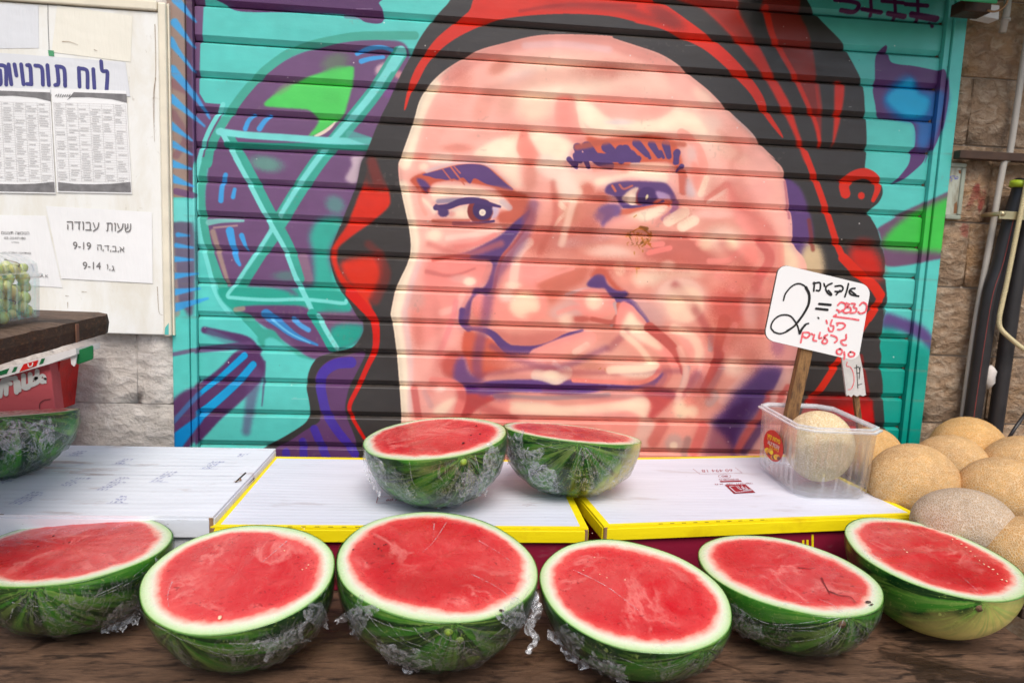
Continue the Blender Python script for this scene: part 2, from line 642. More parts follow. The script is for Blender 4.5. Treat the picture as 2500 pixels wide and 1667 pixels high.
    fill('A 235,-100 300,-100 290,700 300,1568 300,1900 262,1900 240,800', (88, 56, 84), 1, sm=False)
    fill('E 0,640 300,650 300,1500 200,1450 0,1560', (104, 70, 100), 4, .8)
    stroke('E 90,720 150,1500', 18, (160, 140, 130), 8, .7)
    stroke('A 120,820 240,880', 22, (130, 84, 96), 8, .6)
    stroke('A 120,1100 240,1330 150,1500', 18, (120, 76, 92), 9, .55)
    stroke('E 150,350 290,385', 16, PU, 4, .9)
    fill('E 70,420 298,440 298,645 190,640 70,650', TL, 2, sm=False)
    for s, w in (('A 150,30 310,215', 22), ('A 135,245 300,460', 20), ('A 95,415 170,520 300,690', 20), ('A 115,690 290,910 440,1135', 22), ('A 105,960 390,1210', 20),
                 ('A 100,1215 290,1355', 18), ('A 120,1395 290,1490', 17), ('E 110,90 280,135', 20), ('E 100,225 300,300', 22), ('E 165,760 260,768', 12), ('E 150,860 300,882', 12),
                 ('E 120,990 300,997', 15), ('E 130,1150 325,1130', 16), ('E 120,1305 345,1272', 18), ('E 130,1450 425,1365', 22)):
        stroke(s, w, BL, 5, .9, 5)
    fill('I -100,260 90,255 300,195 318,500 318,1600 -100,1600', TM, 1.5, sm=False)
    stroke('I 110,560 300,522', 10, PU, 5, .8)
    fill('I 90,1050 330,870 330,1000 330,1330 240,1500 90,1600', (88, 52, 94), 4)
    stroke('I 100,1220 340,950', 12, (70, 110, 160), 5, .9)
    stroke('I 100,1430 340,1190', 46, (30, 140, 205), 6, .95, 18)
    fill('I 240,1520 320,1400 330,1600', TM, 2)
    fill('I 98,1000 98,1600 120,1600 135,1200', (80, 60, 100), 4, .6)
    # ---- right: teal with a blue letter, a green leaf and a purple arc
    fill('D 1035,440 1062,580 1130,620 1300,640 1500,680 1562,690 1582,800 1582,950 1560,1100 1520,1280 1450,1450 1400,1568 H 1440,-60 1390,60 1300,150 1200,230 1100,276 1180,180 1250,80 1272,-40 D 1305,1400 1308,1250 1260,1172 1100,1150 960,1120 925,990 905,870 922,800 925,570 960,510', (90, 56, 108), 1)
    fill('D 1010,930 1150,760 1260,730 1370,850 1560,900 1560,1080 1500,1250 1420,1420 1330,1400 1320,1180 1180,1150 1040,1060', (52, 104, 166), 9)
    fill('D 1040,930 1200,790 1280,765 1350,900 1445,950 1420,1080 1330,1130 1200,1110 1080,1020', (0, 166, 214), 6)
    stroke('D 1565,760 1568,950 1500,1300', 6, (84, 56, 108), 3, .8)
    for s, w in (('D 540,5 660,15 750,35 765,70 720,115 600,100', 10), ('D 880,-20 888,150', 8), ('D 800,92 980,122', 10), ('D 1110,-20 1118,180', 8), ('D 1050,130 1210,160', 11),
                 ('D 1330,-20 1335,215', 8), ('D 1275,140 1515,182', 14), ('D 1466,225 1468,255', 9), ('D 990,15 1190,32', 9), ('D 1215,45 1420,60', 10)):
        stroke(s, w, (88, 22, 82), 1.2)
    fill('H 950,700 1080,620 1200,540 1350,470 1620,345 1620,500 1600,800 1560,960 1400,1010 1250,1048 1030,1056 1000,900 965,750', (108, 76, 104), 1.5)
    fill('H 1010,800 1150,650 1350,520 1600,410 1600,600 1560,900 1400,920 1200,905 1030,880', (70, 190, 78), 9)
    fill('L 1020,180 1150,208 1300,268 1390,345 1430,410 1430,560 1330,440 1180,350 990,320', (92, 72, 126), 7)
    fill('L 985,330 1170,370 1310,470 1440,620 1440,1568 900,1568 900,700', (26, 150, 134), 12)
    # ---- the hood: black with red folds
    fill('B 700,-260 590,0 500,110 420,200 300,370 200,560 100,750 0,980 A 2270,780 2090,1100 1950,1440 1890,1568 E 1840,300 1720,600 1620,850 1590,960 1620,1120 1680,1270 1760,1380 1870,1568 '
         'I 1880,230 1912,290 1900,380 1810,500 1660,545 1500,590 1440,640 1390,740 1370,880 1390,1000 1402,1120 1360,1220 1200,1330 950,1475 800,1620 900,1800 L 1200,1750 1130,1500 1060,1400 1020,1250 1000,1000 1000,850 980,700 '
         '985,580 970,500 985,400 1000,250 1010,150 1030,90 1040,20 H 1000,1568 1037,1400 1020,1150 1020,1000 985,850 940,700 870,570 880,520 960,450 1000,340 940,200 835,150 840,0 D 845,1300 830,1060 800,800 660,520 600,400 380,170 270,0 100,-300', BK, 1.2)
    fill('B 1000,-100 760,120 600,250 450,380 330,540 240,690 180,860 145,1045 165,1040 212,900 280,790 370,620 500,480 650,370 850,270 1000,210 1200,172 1450,148 1750,140 2100,160 2352,215 '
         'C 200,225 450,283 700,400 870,490 1050,640 1180,770 1300,900 1400,1060 1500,1200 1610,1325 1590,1260 1480,1080 1420,920 1300,740 1150,570 1000,430 850,310 700,200 500,60 380,10 200,-100', RD, 1.2)
    fill('B 1350,90 1700,40 2100,50 2352,90 C 250,120 500,200 640,290 480,250 150,150 B 2200,120 1800,90', RK, 9, .75)
    blob('C 500,170', 70, 26, RK, .8, 30)
    stroke('B 1250,110 1700,50 2352,60', 8, (150, 36, 32), 5, .6)
    fill('C 590,-20 800,60 950,180 1100,330 1200,450 1400,700 1500,860 1600,1050 1700,1250 1760,1400 1830,1568 1885,1568 1820,1420 1740,1200 1690,1020 1600,850 1500,680 1400,480 1300,330 1200,150 1130,-20', RD, 1.5)
    fill('C 560,-40 800,50 950,170 1120,330 1330,430 1300,320 1200,150 1130,-20', RK, 9, .85)
    fill('C 1480,-60 1400,90 1460,200 1480,300 1560,450 1640,600 1760,800 1860,1080 1920,1250 1960,1410 1975,1410 1982,1200 1975,1050 1940,800 1900,500 1850,300 1780,150 1750,-60', RK, 2)
    stroke('C 1450,80 1470,200 1510,340 1600,520 1720,730 1850,1010 1930,1200 1968,1400', 18, RD, 5, .95, 8)
    stroke('C 1940,820 1975,1100', 12, RD, 6, .5)
    fill('C 2112,800 2190,800 2202,880 2180,1050 2150,1200 2090,1412 2086,1400 2095,1250 2105,1080', RD, 1.5)
    # ear ornament and the fold that runs down to the shoulder
    stroke('H 640,365 630,280 715,200 830,172 930,225 948,320 905,430', 24, RD, 1.5, 1, 10, wm=26)
    blob('H 792,385', 9, 10, RD, 1, 0, .8)
    fill('H 700,880 850,860 960,950 1005,1120 960,1210 760,1120 680,1000', (192, 48, 40), 12)
    blob('H 820,840', 36, 24, (110, 36, 32), .8)
    stroke('H 255,-20 340,200 440,480 550,820 640,1010 760,1140 900,1250 965,1340 935,1440 860,1560 L 880,180 740,400 570,640 480,780 400,900 300,1020', 15, RD, 1.2, 1, 17, wm=17)
    stroke('H 620,980 760,1120 900,1240 965,1330', 24, RD, 1.5, 1, 26)
    fill('L 240,1060 330,985 480,975 860,985 905,1100 925,1240 1000,1500 200,1568', (186, 18, 20), 2.5)
    fill('L 330,985 480,975 860,985 880,1040 600,1060 450,1150', (96, 26, 26), 12, .8)
    stroke('L 790,580 830,800 870,1000', 9, (120, 34, 32), 3)
    # red fold at the left and the collar
    fill('E 1990,40 1920,250 1860,400 1800,560 1735,700 1645,830 1600,930 1620,1050 1680,1200 1780,1330 1880,1430 1960,1568 2020,1568 1970,1400 1850,1280 1740,1180 1672,1050 1662,930 1695,860 1850,740 1990,640 2150,500 2168,400 2140,300 2090,180', RD, 2.5)
    fill('E 1960,-60 1900,260 2150,300 2100,50', BK, 12, .9)
    stroke('E 1990,60 2050,260', 26, RK, 12, .6)
    fill('E 1720,1010 2040,975 2085,1150 2000,1350 1930,1400 1800,1260 1715,1130', (214, 60, 46), 8)
    stroke('E 2060,950 2120,1150 2020,1380', 26, RK, 14, .6)
    stroke('E 1960,850 2060,950', 20, RK, 14, .5)
    stroke('I 1790,-20 1900,100 2000,215 2032,350 2022,520 1950,680 1860,880 1790,1020 1778,1100 1820,1200 1920,1370', 26, (204, 32, 26), 1.2, 1, 8, wm=13)
    fill('I 1925,558 1850,740 1780,880 1740,1060 1750,1160 1800,1280 1842,1400 1830,1500 1850,1650 820,1700 980,1568 1060,1480 1200,1400 1350,1300 1480,1220 1500,1170 1490,1050 1460,900 1450,800 1500,700 1600,620 1750,580', (94, 58, 100), 1.2)
    stroke('I 1790,645 1650,660 1540,730 1500,830 1515,960 1560,1130 1650,1280 1760,1420 1830,1520', 27, PV, 1.5, 1, 20)
    stroke('I 1440,1280 1500,1420 1580,1600', 20, PV, 1.5)
    stroke('I 1330,1400 1345,1620', 19, PV, 1.5)
    stroke('I 1170,1500 1180,1620', 19, PV, 1.5)
    # ---- the face
    face = ('B 1700,335 1400,350 1100,420 880,480 720,560 560,660 440,760 350,870 290,980 250,1120 190,1300 110,1520 F 90,100 100,250 140,450 190,680 210,880 180,1030 110,1180 60,1300 20,1500 '
            'J 20,200 50,350 80,600 100,850 115,1050 120,1230 130,1700 K 1950,1700 2010,1200 2080,1000 2130,700 2170,400 G 2240,1100 2120,880 2095,790 2090,640 2060,450 2030,240 1990,110 1870,0 C 1540,1530 1420,1410 1300,1260 1160,1130 1030,1000 900,870 740,740 600,620 430,520 200,440 0,375 B 2100,350')
    fill('H 60,230 190,290 270,450 330,700 340,900 420,1150 300,1500 L 0,300 K 2150,400 G 2040,500', FP, 5)
    fill('H 260,860 400,880 440,1150 300,1300 200,1100', (206, 180, 142), 9)
    stroke('H 290,620 330,900', 10, (130, 50, 44), 6, .7)
    fill(face, PK, 1.0)
    # clip to the face from here on
    hold = canvas.copy()
    canvas[:] = 0
    fill(face, (255, 255, 255), 1.0, speck=0)
    cl = canvas[..., 0].copy()
    canvas[:] = hold
    clip = cl
    b, f, s_ = blob, fill, stroke
    # forehead
    b('B 1700,760', 210, 80, LP, 1, 4)
    b('B 1500,900', 150, 70, (252, 222, 196), .8, 10)
    b('C 900,1250', 120, 90, (252, 214, 192), .8, 30)
    b('G 1350,330', 90, 60, (252, 208, 190), .7, 20)
    b('G 1480,760', 120, 60, (250, 206, 188), .6, 10)
    b('F 1750,330', 70, 90, (250, 220, 196), .8, 20)
    b('F 700,1400', 110, 110, (250, 186, 170), .6)
    b('C 250,760', 120, 50, (244, 198, 178), .9, 20)
    s_('B 560,760 750,620 1000,500 1300,410 1700,385 2100,400 C 0,430 300,540 560,680', 30, (212, 138, 126), 18, .75)
    s_('B 1300,440 1700,430 2100,480', 16, (226, 190, 190), 10, .7)
    s_('B 430,820 320,1020 240,1260 150,1568', 30, CR, 10)
    s_('B 520,1100 420,1300 330,1568', 40, (250, 176, 160), 10, .9)
    b('B 1050,640', 42, 24, (208, 130, 110), .8, -30)
    b('B 900,1010', 30, 60, (226, 150, 132), .6, 20)
    b('B 1130,980', 34, 50, (222, 162, 140), .55, 30)
    b('B 1380,1040', 60, 50, (244, 212, 184), .9)
    b('B 1250,740', 60, 20, (230, 206, 198), .7, -20)
    b('B 900,1300', 50, 18, (220, 160, 144), .7)
    b('B 650,1420', 60, 16, (214, 128, 112), .7)
    f('B 1610,940 1785,940 1825,1150 1920,1290 1960,1360 1780,1380 1700,1300 1640,1250 1590,1180', (246, 160, 146), 4)
    f('B 830,1450 1000,1350 1150,1300 1255,1260 1245,1480 1200,1520 850,1500', CR, 5)
    f('B 1262,1262 1330,1265 1400,1420 1480,1540 1600,1600 F 1500,80 1350,120 1280,40 1220,-60', (244, 148, 132), 3)
    f('B 1340,1270 1560,1280 1780,1395 1740,1450 1700,1540 1600,1560 1480,1500 1400,1400', CR, 4)
    f('B 1800,960 1840,1140 1930,1230 2150,1270 2352,1290 C 0,1225 300,1262 500,1262 700,1262 880,1290 860,1200 750,1090 570,1040 400,1000 B 2100,940', CR, 4)
    f('B 1830,930 2100,910 2352,910 C 200,925 420,945 575,985 560,1050 440,1132 250,1162 0,1135 B 2200,1170 2080,1120 1950,1010', (250, 176, 160), 5)
    b('B 2200,1170', 50, 10, (220, 204, 208), .7)
    s_('C 620,760 760,860 900,1010 1080,1190 1260,1370 1420,1540', 50, (246, 178, 164), 20, .7)
    b('C 850,930', 46, 22, (248, 210, 186), .8, 40)
    b('C 950,1180', 40, 24, (248, 208, 190), .7, 40)
    b('C 1100,1450', 70, 26, (246, 200, 178), .8, 30)
    s_('C 640,1275 720,1330 800,1430 850,1568 G 1240,150 1215,280', 22, (246, 160, 144), 3)
    s_('C 1150,1120 1350,1310', 9, (204, 184, 178), 5, .7)
    b('C 740,1480', 18, 34, (226, 190, 182), .8)
    s_('C 1000,1260 1200,1450 G 1500,100 1620,200', 16, (226, 150, 134), 10, .5)
    f('O 1120,540 1240,440 1400,470 1560,500 1680,440 1775,600 1790,760 1720,900 1620,980 1100,980 1070,820 1090,650', (222, 144, 126), 44, .8, speck=1)
    f('O 960,620 1080,600 1110,760 1080,940 970,960 950,760', (234, 158, 146), 26, .6, speck=1)
    b('O 1560,640', 110, 60, (210, 124, 108), .7, 20)
    b('O 1690,760', 80, 120, (206, 120, 106), .7, 10)
    b('O 1350,560', 90, 60, (204, 120, 104), .7, -20)
    # right brow
    f('B 1890,1310 2100,1345 2352,1325 C 300,1290 540,1330 620,1440 660,1600 G 1040,100 1000,150 900,70 600,90 0,100 B 2352,1600 2100,1568 1950,1450', (208, 100, 76), 4)
    for q, w in (('B 1800,1410 1830,1540', 22), ('B 1890,1410 1990,1530 2120,1590', 30), ('B 2080,1410 2220,1540', 28), ('B 2260,1430 2352,1540', 24), ('C 60,1440 210,1550', 28),
                 ('C 210,1370 310,1480', 23), ('C 355,1380 425,1495', 20), ('C 490,1380 520,1500', 22), ('C 600,1460 580,1560', 18), ('F 1720,35 1795,115', 14), ('G 20,0 30,90', 16),
                 ('G 90,0 150,110', 16), ('G 150,10 420,30 620,30', 24), ('G 560,-20 620,40', 16), ('G 700,-20 730,25', 12), ('G 830,-30 860,20', 12), ('G 980,-20 990,70', 16), ('G 1035,105 1000,145', 14)):
        s_(q, w * .93, (84, 58, 112), 1.2, 1, w * .62, speck=.2)
    s_('G 560,90 760,85 900,100', 10, (246, 200, 170), 4, .9)
    s_('G 200,130 400,110 500,150', 14, (214, 130, 112), 7, .6)
    # left brow and eye
    f('F 205,230 300,175 500,130 700,80 900,85 1050,190 1190,320 1180,360 1000,310 780,270 600,245 430,270 390,330 360,370 300,350 230,280', (196, 92, 72), 3)
    f('F 320,185 450,150 640,100 800,83 930,108 1030,190 1120,270 1190,325 1150,345 1050,305 930,275 820,222 775,272 710,215 660,238 620,225 560,238 500,228 440,222 390,205', FP, 1.2, speck=.2)
    f('F 268,220 340,240 400,310 365,325 375,365 320,320 280,265', FP, 2)
    s_('F 510,130 600,245', 3, (206, 106, 86), 1.5)
    s_('F 590,110 720,280', 4, (206, 106, 86), 1.5)
    s_('F 620,105 680,170', 3, (206, 106, 86), 1.5)
    s_('F 360,150 600,75 850,60 1000,110', 9, (228, 200, 196), 5, .8)
    s_('F 420,40 560,30', 26, (250, 226, 206), 10, .8)
    b('F 330,110', 18, 14, CR, .9)
    f('F 900,60 1100,80 1230,30 1250,200 1270,300 1200,310 1100,210 1000,110', (250, 218, 192), 7)
    b('F 1350,200', 26, 70, (214, 136, 118), .7)
    f('F 1000,305 1180,330 1350,395 1362,500 1340,600 1280,700 1180,660 1060,650 1035,560 1130,520 1160,490 1100,400', (192, 98, 80), 4)
    f('F 400,330 460,285 650,285 850,310 1000,365 1100,415 1165,495 1140,525 1060,500 950,440 700,400 500,420 430,440', (250, 218, 192), 3)
    s_('F 470,440 700,425 850,420', 12, (140, 128, 146), 6, .9)
    s_('F 1080,440 1150,500', 14, (196, 184, 190), 6, .8)
    f('F 330,405 450,525 430,570 380,500 310,430', CR, 2)
    s_('F 290,330 300,450 350,560', 10, (240, 150, 134), 5, .7)
    f('F 560,545 700,488 755,490 765,605 640,602 560,585', CR, 2)
    b('F 600,560', 14, 10, (240, 150, 136), .8)
    b('F 872,532', 34, 33, (126, 50, 50), 1, 0, .88, .2)
    b('F 895,520', 26, 27, (62, 40, 88), 1, 0, .88, .2)
    b('F 892,546', 9, 9, (252, 236, 206), 1, 0, .8, 0)
    f('F 990,500 1050,510 1035,580 980,605 1000,550', (214, 200, 216), 2)
    s_('F 445,500 560,490 680,445 820,430 950,462 1060,490', 13, (70, 46, 96), 2, 1, 6, wm=17)
    b('F 520,548', 17, 13, (78, 54, 100), 1, 0, .6)
    s_('F 450,480 480,520', 8, (78, 54, 100), 2)
    s_('F 420,625 600,625 760,625', 9, (196, 108, 90), 4)
    s_('F 620,650 780,650 880,645 1000,628', 10, (66, 40, 88), 3, 1, 6)
    s_('F 400,700 560,650 900,670 1100,690', 14, (218, 126, 114), 9, .7)
    # nose side shadow and cheek
    s_('F 560,790 800,760 1060,700', 14, (250, 214, 196), 6, .9)
    b('F 750,830', 70, 16, (242, 152, 142), .8, -6)
    s_('F 640,880 850,840 1010,760', 12, (238, 140, 130), 6, .9)
    b('F 430,760', 30, 24, CR, .9, -20)
    b('F 650,890', 46, 16, (222, 130, 120), .7)
    f('F 1350,520 1300,560 1200,640 1150,690 1050,775 900,855 760,920 620,960 700,990 860,1005 965,1015 985,1080 950,1200 900,1265 820,1265 780,1350 720,1450 670,1600 760,1600 790,1430 820,1365 930,1345 990,1260 1012,1130 1060,1000 1110,930 1200,800 1285,680 1340,570', FP, 2)
    s_('F 1300,700 1180,860 1090,960 1040,1100 1005,1260', 8, (196, 98, 86), 4)
    f('F 420,970 700,985 860,1010 965,1030 960,1110 900,1200 850,1255 600,1260 360,1300 340,1100', (242, 146, 136), 6)
    s_('F 360,1110 600,1150 820,1080', 12, (200, 112, 106), 8, .8, 5)
    s_('F 420,1000 620,960 760,960', 9, (190, 88, 78), 5, .8)
    b('F 700,1180', 44, 14, (226, 168, 158), .9)
    b('F 770,1205', 20, 14, CR, 1, 0, .5)
    s_('F 960,1050 900,1200', 14, (222, 140, 130), 6, .8)
    f('F 300,1310 770,1290 740,1400 660,1568 J 540,300 300,500 200,300 F 220,1450', (238, 150, 138), 9)
    s_('F 700,1340 640,1450 J 500,170', 16, (248, 200, 182), 8, .7)
    b('F 260,1380', 30, 34, (214, 158, 146), .8)
    s_('F 130,300 180,560 230,800 200,1000 130,1200 90,1400 J 60,200 100,500 130,800 150,1300', 30, CR, 12)
    s_('F 290,1010 230,1180 170,1400 J 150,200 200,600 200,1100', 13, (226, 196, 194), 9, .7)
    # nose
    b('F 1330,1150', 110, 60, (248, 158, 148), .9)
    s_('F 1500,90 1640,190 1720,330', 50, (242, 218, 198), 18, .9)
    b('F 1450,430', 40, 50, (248, 172, 156), .9)
    s_('F 1640,470 1695,540 1625,610 1580,680', 14, CR, 3, .95, 5)
    b('F 1900,330', 26, 30, (206, 108, 90), .8, -30)
    b('F 1800,560', 60, 46, (200, 122, 102), .95, -30)
    b('F 1640,800', 110, 44, (202, 122, 108), .95, -10)
    b('F 1420,780', 50, 26, (214, 120, 108), .8, -40)
    b('F 1900,800', 90, 24, (222, 176, 170), .8, -10)
    b('F 2100,920', 90, 26, (246, 208, 188), .85, 6)
    s_('F 1340,830 1240,930 1200,1100 1185,1240', 22, (250, 212, 190), 7, .9)
    f('F 1400,1240 1700,1100 1900,1060 1880,1200 1700,1300 1560,1420 1500,1360', (206, 116, 98), 8)
    s_('F 1420,1200 1600,1130 1760,1080', 8, (248, 160, 148), 4, .9)
    s_('F 1700,1330 1860,1280 2000,1290', 8, (214, 196, 196), 4, .8)
    b('F 1230,1420', 82, 62, (244, 150, 136), 1, 0, .7)
    b('F 1180,1240', 30, 14, CR, .9)
    b('F 1120,1340', 30, 22, (250, 214, 196), .9)
    b('F 1300,1425', 42, 40, (250, 214, 182), 1, 0, .6)
    b('J 1290,110', 44, 34, (250, 214, 182), .9, 0, .6)
    b('F 875,1440', 26, 36, (248, 150, 140), 1, 0, .7)
    b('J 1400,200', 40, 14, (240, 150, 134), .9)
    # right eye
    b('G 250,410', 36, 28, (196, 104, 88), .9, -10)
    b('G 180,520', 50, 44, (206, 126, 110), .8, -40)
    f('G 400,195 650,145 850,165 905,190 880,265 700,235 520,215 330,275 220,290 215,225', CR, 4)
    f('G 300,335 335,280 420,255 550,245 750,252 880,265 945,330 985,410 1000,480 955,450 900,400 850,410 800,430 780,470 700,480 620,490 500,495 450,490 430,430 380,390 320,370', (92, 62, 112), 1.5, speck=.2)
    s_('G 370,290 400,340', 6, (206, 110, 90), 2)
    s_('G 440,280 480,320 560,290', 5, (206, 110, 90), 2, .8)
    f('G 470,400 555,325 622,312 600,380 625,470 540,462 480,430', (250, 214, 180), 2)
    b('G 560,420', 12, 20, CR, 1, 0, .5)
    b('G 640,410', 14, 26, (150, 60, 62), 1, 0, .5)
    b('G 706,392', 27, 26, (74, 46, 98), 1, 0, .8)
    b('G 702,398', 4, 8, (236, 216, 170), 1, 15, .6)
    f('G 790,345 900,372 925,412 830,425', (172, 140, 176), 2)
    f('G 790,430 900,425 960,450 900,480 780,485', (200, 98, 82), 2)
    s_('G 480,490 640,495 800,470 860,440', 8, (84, 58, 110), 2)
    s_('G 440,545 650,520 900,470', 14, (214, 112, 90), 4)
    f('G 890,478 700,515 560,560 480,610 620,650 760,610 880,530', CR, 3)
    f('G 300,620 500,580 700,640 800,620 700,680 300,690', (250, 172, 158), 6, .9)
    s_('G 985,460 950,530 850,605', 17, (134, 92, 142), 6, 1, 10)
    f('G 445,480 445,570 370,595 310,650 282,695 262,640 300,580 240,520 330,468', (120, 86, 134), 5)
    s_('G 1045,170 1052,340', 22, (208, 112, 96), 5)
    f('G 1130,60 1230,150 1200,360 1150,300', (242, 150, 134), 4)
    f('G 1085,230 1110,230 1160,350 1150,400 1080,380', (212, 196, 200), 4, .9)
    s_('G 1270,220 1215,370', 15, CR, 4)
    s_('G 1460,290 1290,420', 22, (218, 124, 112), 9, .8)
    s_('G 1470,330 1290,445', 9, (250, 216, 196), 3)
    s_('G 905,630 1060,540', 26, CR, 3)
    s_('G 1040,680 1150,620', 26, CR, 4)
    s_('G 800,640 900,560', 14, (216, 140, 130), 7, .6)
    f('G 1480,230 1640,480 1850,640 1940,780 1900,780 1700,640 1560,560 1480,430', (228, 130, 120), 8, .9)
    b('G 1780,340', 50, 46, (250, 174, 162), .8)
    b('G 1350,560', 80, 16, (248, 196, 182), .8)
    f('G 1540,520 1750,620 1920,780 2000,900 1900,1000 1800,860 1650,740 1560,640', (246, 156, 144), 6)
    f('G 980,760 1150,790 1250,900 1400,1000 1540,1010 1350,1100 1000,1040 680,980 760,840', (200, 112, 100), 9)
    b('G 1170,760', 24, 16, (250, 176, 160), .9, -20)
    b('G 1200,840', 14, 12, (248, 150, 138), .8)
    b('G 1440,790', 66, 44, (246, 206, 184), .9, 10)
    b('G 1510,850', 22, 20, (250, 226, 186), .9)
    s_('G 1300,1010 1480,1000 1640,880', 14, (246, 150, 138), 7, .8)
    b('G 1700,960', 30, 40, (244, 140, 128), .8)
    s_('G 1790,830 1870,940 1860,1050 1740,1200', 24, (204, 98, 94), 9, .9)
    f('G 1960,820 2060,820 2140,960 2150,1100 2000,1100', (236, 206, 172), 6)
    s_('G 1980,840 1990,1060', 16, (240, 150, 134), 6, .8)
    s_('G 700,860 850,845', 13, (250, 148, 138), 3, .9)
    s_('G 720,930 920,885', 13, (248, 140, 130), 4, .9)
    # rust
    r = np.random.RandomState(5)
    for k in range(46):
        x, y = 500 + 260 * r.rand(), 730 + 130 * r.rand() ** 1.6
        s_('G %d,%d %d,%d %d,%d' % (x, y, x + r.randint(-22, 22), y + 14, x + r.randint(-26, 26), y + r.randint(16, 46)), 1 + 2.2 * r.rand(), (170, 98, 24) if k % 3 else (112, 70, 22), .8, .9, 1)
    s_('G 640,690 700,700', 9, (128, 72, 22), 2)
    s_('G 560,730 640,700 760,770', 3, (176, 96, 20), 1)
    for q in ('G 580,920 582,945', 'G 660,905 664,922', 'G 600,1080 636,1080', 'G 605,1090 600,1170', 'G 575,590 600,570', 'K 240,710 260,700', 'K 300,705 310,740', 'K 340,710 365,760', 'K 305,820 315,850'):
        s_(q, 2.5, (172, 108, 30), 1)
    # nostril, fold and the round cheek
    b('G 440,1080', 19, 24, (250, 206, 178), 1, 0, .5)
    b('G 650,1180', 34, 30, (250, 214, 186), .8)
    f('G 155,1170 225,1070 310,1080 370,1180 440,1260 540,1330 440,1330 300,1180 250,1150', (196, 96, 80), 4)
    f('G 130,1245 150,1195 220,1140 290,1150 330,1235 410,1290 505,1300 522,1345 430,1375 345,1345 300,1275 200,1275', FP, 2)
    s_('G 430,1380 560,1405 630,1480 700,1568 K 740,330', 16, FP, 3, 1, 6)
    b('G 190,1410', 56, 40, (250, 152, 138), 1, 8, .8)
    b('G 195,1400', 27, 25, (250, 214, 186), 1, 0, .5)
    b('K 190,60', 30, 22, (250, 206, 180), .6)
    s_('K 395,90 425,180 370,285', 12, (186, 166, 164), 4, .9)
    s_('K 180,230 360,260 410,210', 12, (186, 92, 80), 5, .9)
    f('J 1560,130 1750,40 1860,160 1750,240 1560,220', (214, 170, 160), 6, .8)
    s_('J 1620,170 1780,120 1880,170', 12, (240, 150, 138), 6, .8)
    b('J 1830,230', 44, 12, (192, 96, 84), .9)
    s_('K 430,90 440,200 400,300', 12, (196, 100, 84), 4, .9)
    b('G 1020,1380', 84, 72, (230, 176, 160), .95, 0, .6)
    b('G 1020,1330', 62, 44, (240, 196, 176), .8, 0, .8)
    b('G 1070,1420', 50, 48, (248, 208, 178), 1, 0, .8)
    b('K 1040,130', 48, 40, (248, 206, 178), 1, 0, .6)
    f('G 720,1090 800,1060 1100,1080 1250,1150 1000,1160 830,1200 760,1260 700,1180', (240, 214, 186), 9, .8)
    s_('G 780,1080 1100,1100', 10, (206, 160, 148), 7, .6)
    f('K 560,20 740,60 860,200 850,300 760,290 640,160', (206, 160, 152), 8, .8)
    b('G 1500,1420', 74, 66, (208, 104, 94), .95)
    b('K 1500,170', 56, 50, (204, 100, 92), .9)
    s_('G 1380,1150 1700,1200 1800,1300', 20, (238, 150, 138), 12, .8)
    b('G 1530,1260', 24, 20, (240, 150, 140), .8)
    s_('G 1780,1200 1700,1330 1600,1500', 20, (206, 110, 104), 10, .7)
    b('K 1700,150', 34, 60, (226, 166, 154), .8)
    f('K 450,80 545,95 640,220 760,360 900,520 1020,660 960,700 900,620 700,490 440,340 400,300', (246, 148, 136), 3)
    f('K 545,165 620,245 690,310 770,400 850,500 820,530 700,470 600,395 470,340 490,240', (250, 224, 190), 4)
    b('K 620,360', 60, 24, (250, 216, 188), .8, 30)
    s_('K 725,310 860,420 960,520 1035,640 1062,740', 26, (190, 92, 84), 5, 1, 20)
    f('K 900,300 1080,330 1220,420 1310,520 1350,600 1310,760 1220,900 1120,1040 960,1130 880,1180 1000,1030 1080,900 1130,760 1110,600 1000,420', (244, 158, 144), 4)
    s_('K 960,320 1130,400 1200,520 1200,620', 22, (248, 208, 180), 10, .9)
    s_('K 1240,600 1180,800 1100,950', 10, (250, 186, 170), 4, .9)
    s_('K 1310,400 1310,520', 13, (182, 158, 154), 5, .9)
    s_('K 1085,700 1060,800 1030,900', 16, (178, 146, 144), 6, .9, 10)
    s_('K 1440,240 1400,480 1380,620 1310,780 1250,900', 30, (194, 90, 82), 6, 1, 20)
    s_('K 1540,290 1480,420 1450,520', 16, (226, 138, 130), 7, .9)
    b('K 1640,560', 66, 60, (230, 156, 144), .8)
    b('K 1560,690', 50, 34, (248, 206, 184), .95)
    s_('K 1420,700 1350,820 1300,900', 14, (190, 158, 152), 8, .8)
    s_('K 1700,700 1560,880 1430,1000', 24, (244, 184, 168), 10, .8)
    s_('K 1350,960 1300,1020', 24, (190, 160, 154), 9, .8)
    # chin side, dark diagonal
    f('K 1780,690 2010,690 2000,850 1900,960 1840,1050 1720,1200 1600,1400 1560,1700 1210,1700 1290,1380 1330,1210 1450,1090 1530,960 1620,860 1720,760', FP, 12)
    f('K 1530,1060 1700,1010 1600,1240 1530,1400 1500,1650 1270,1650 1330,1300 1400,1200', (70, 34, 84), 10)
    s_('K 1900,960 1780,1180 1660,1330 1580,1480', 24, (204, 96, 92), 12, .85)
    s_('K 1850,1180 1700,1400 1640,1500', 20, (90, 58, 104), 12, .8)
    s_('K 2100,650 2020,830 1940,1000', 30, (232, 180, 166), 10, .9)
    s_('K 2050,880 1960,1030', 16, (208, 96, 90), 7, .8)
    f('K 2010,400 2200,400 2180,700 1960,640', (206, 140, 136), 14, .8)
    b('K 1950,480', 26, 40, (160, 96, 126), .6)
    # mouth
    f('J 740,335 850,375 1000,440 1100,540 1160,570 1120,700 960,750 860,810 780,750 740,640 700,560 700,420', (202, 96, 78), 4)
    b('J 900,560', 40, 46, (208, 108, 86), .7)
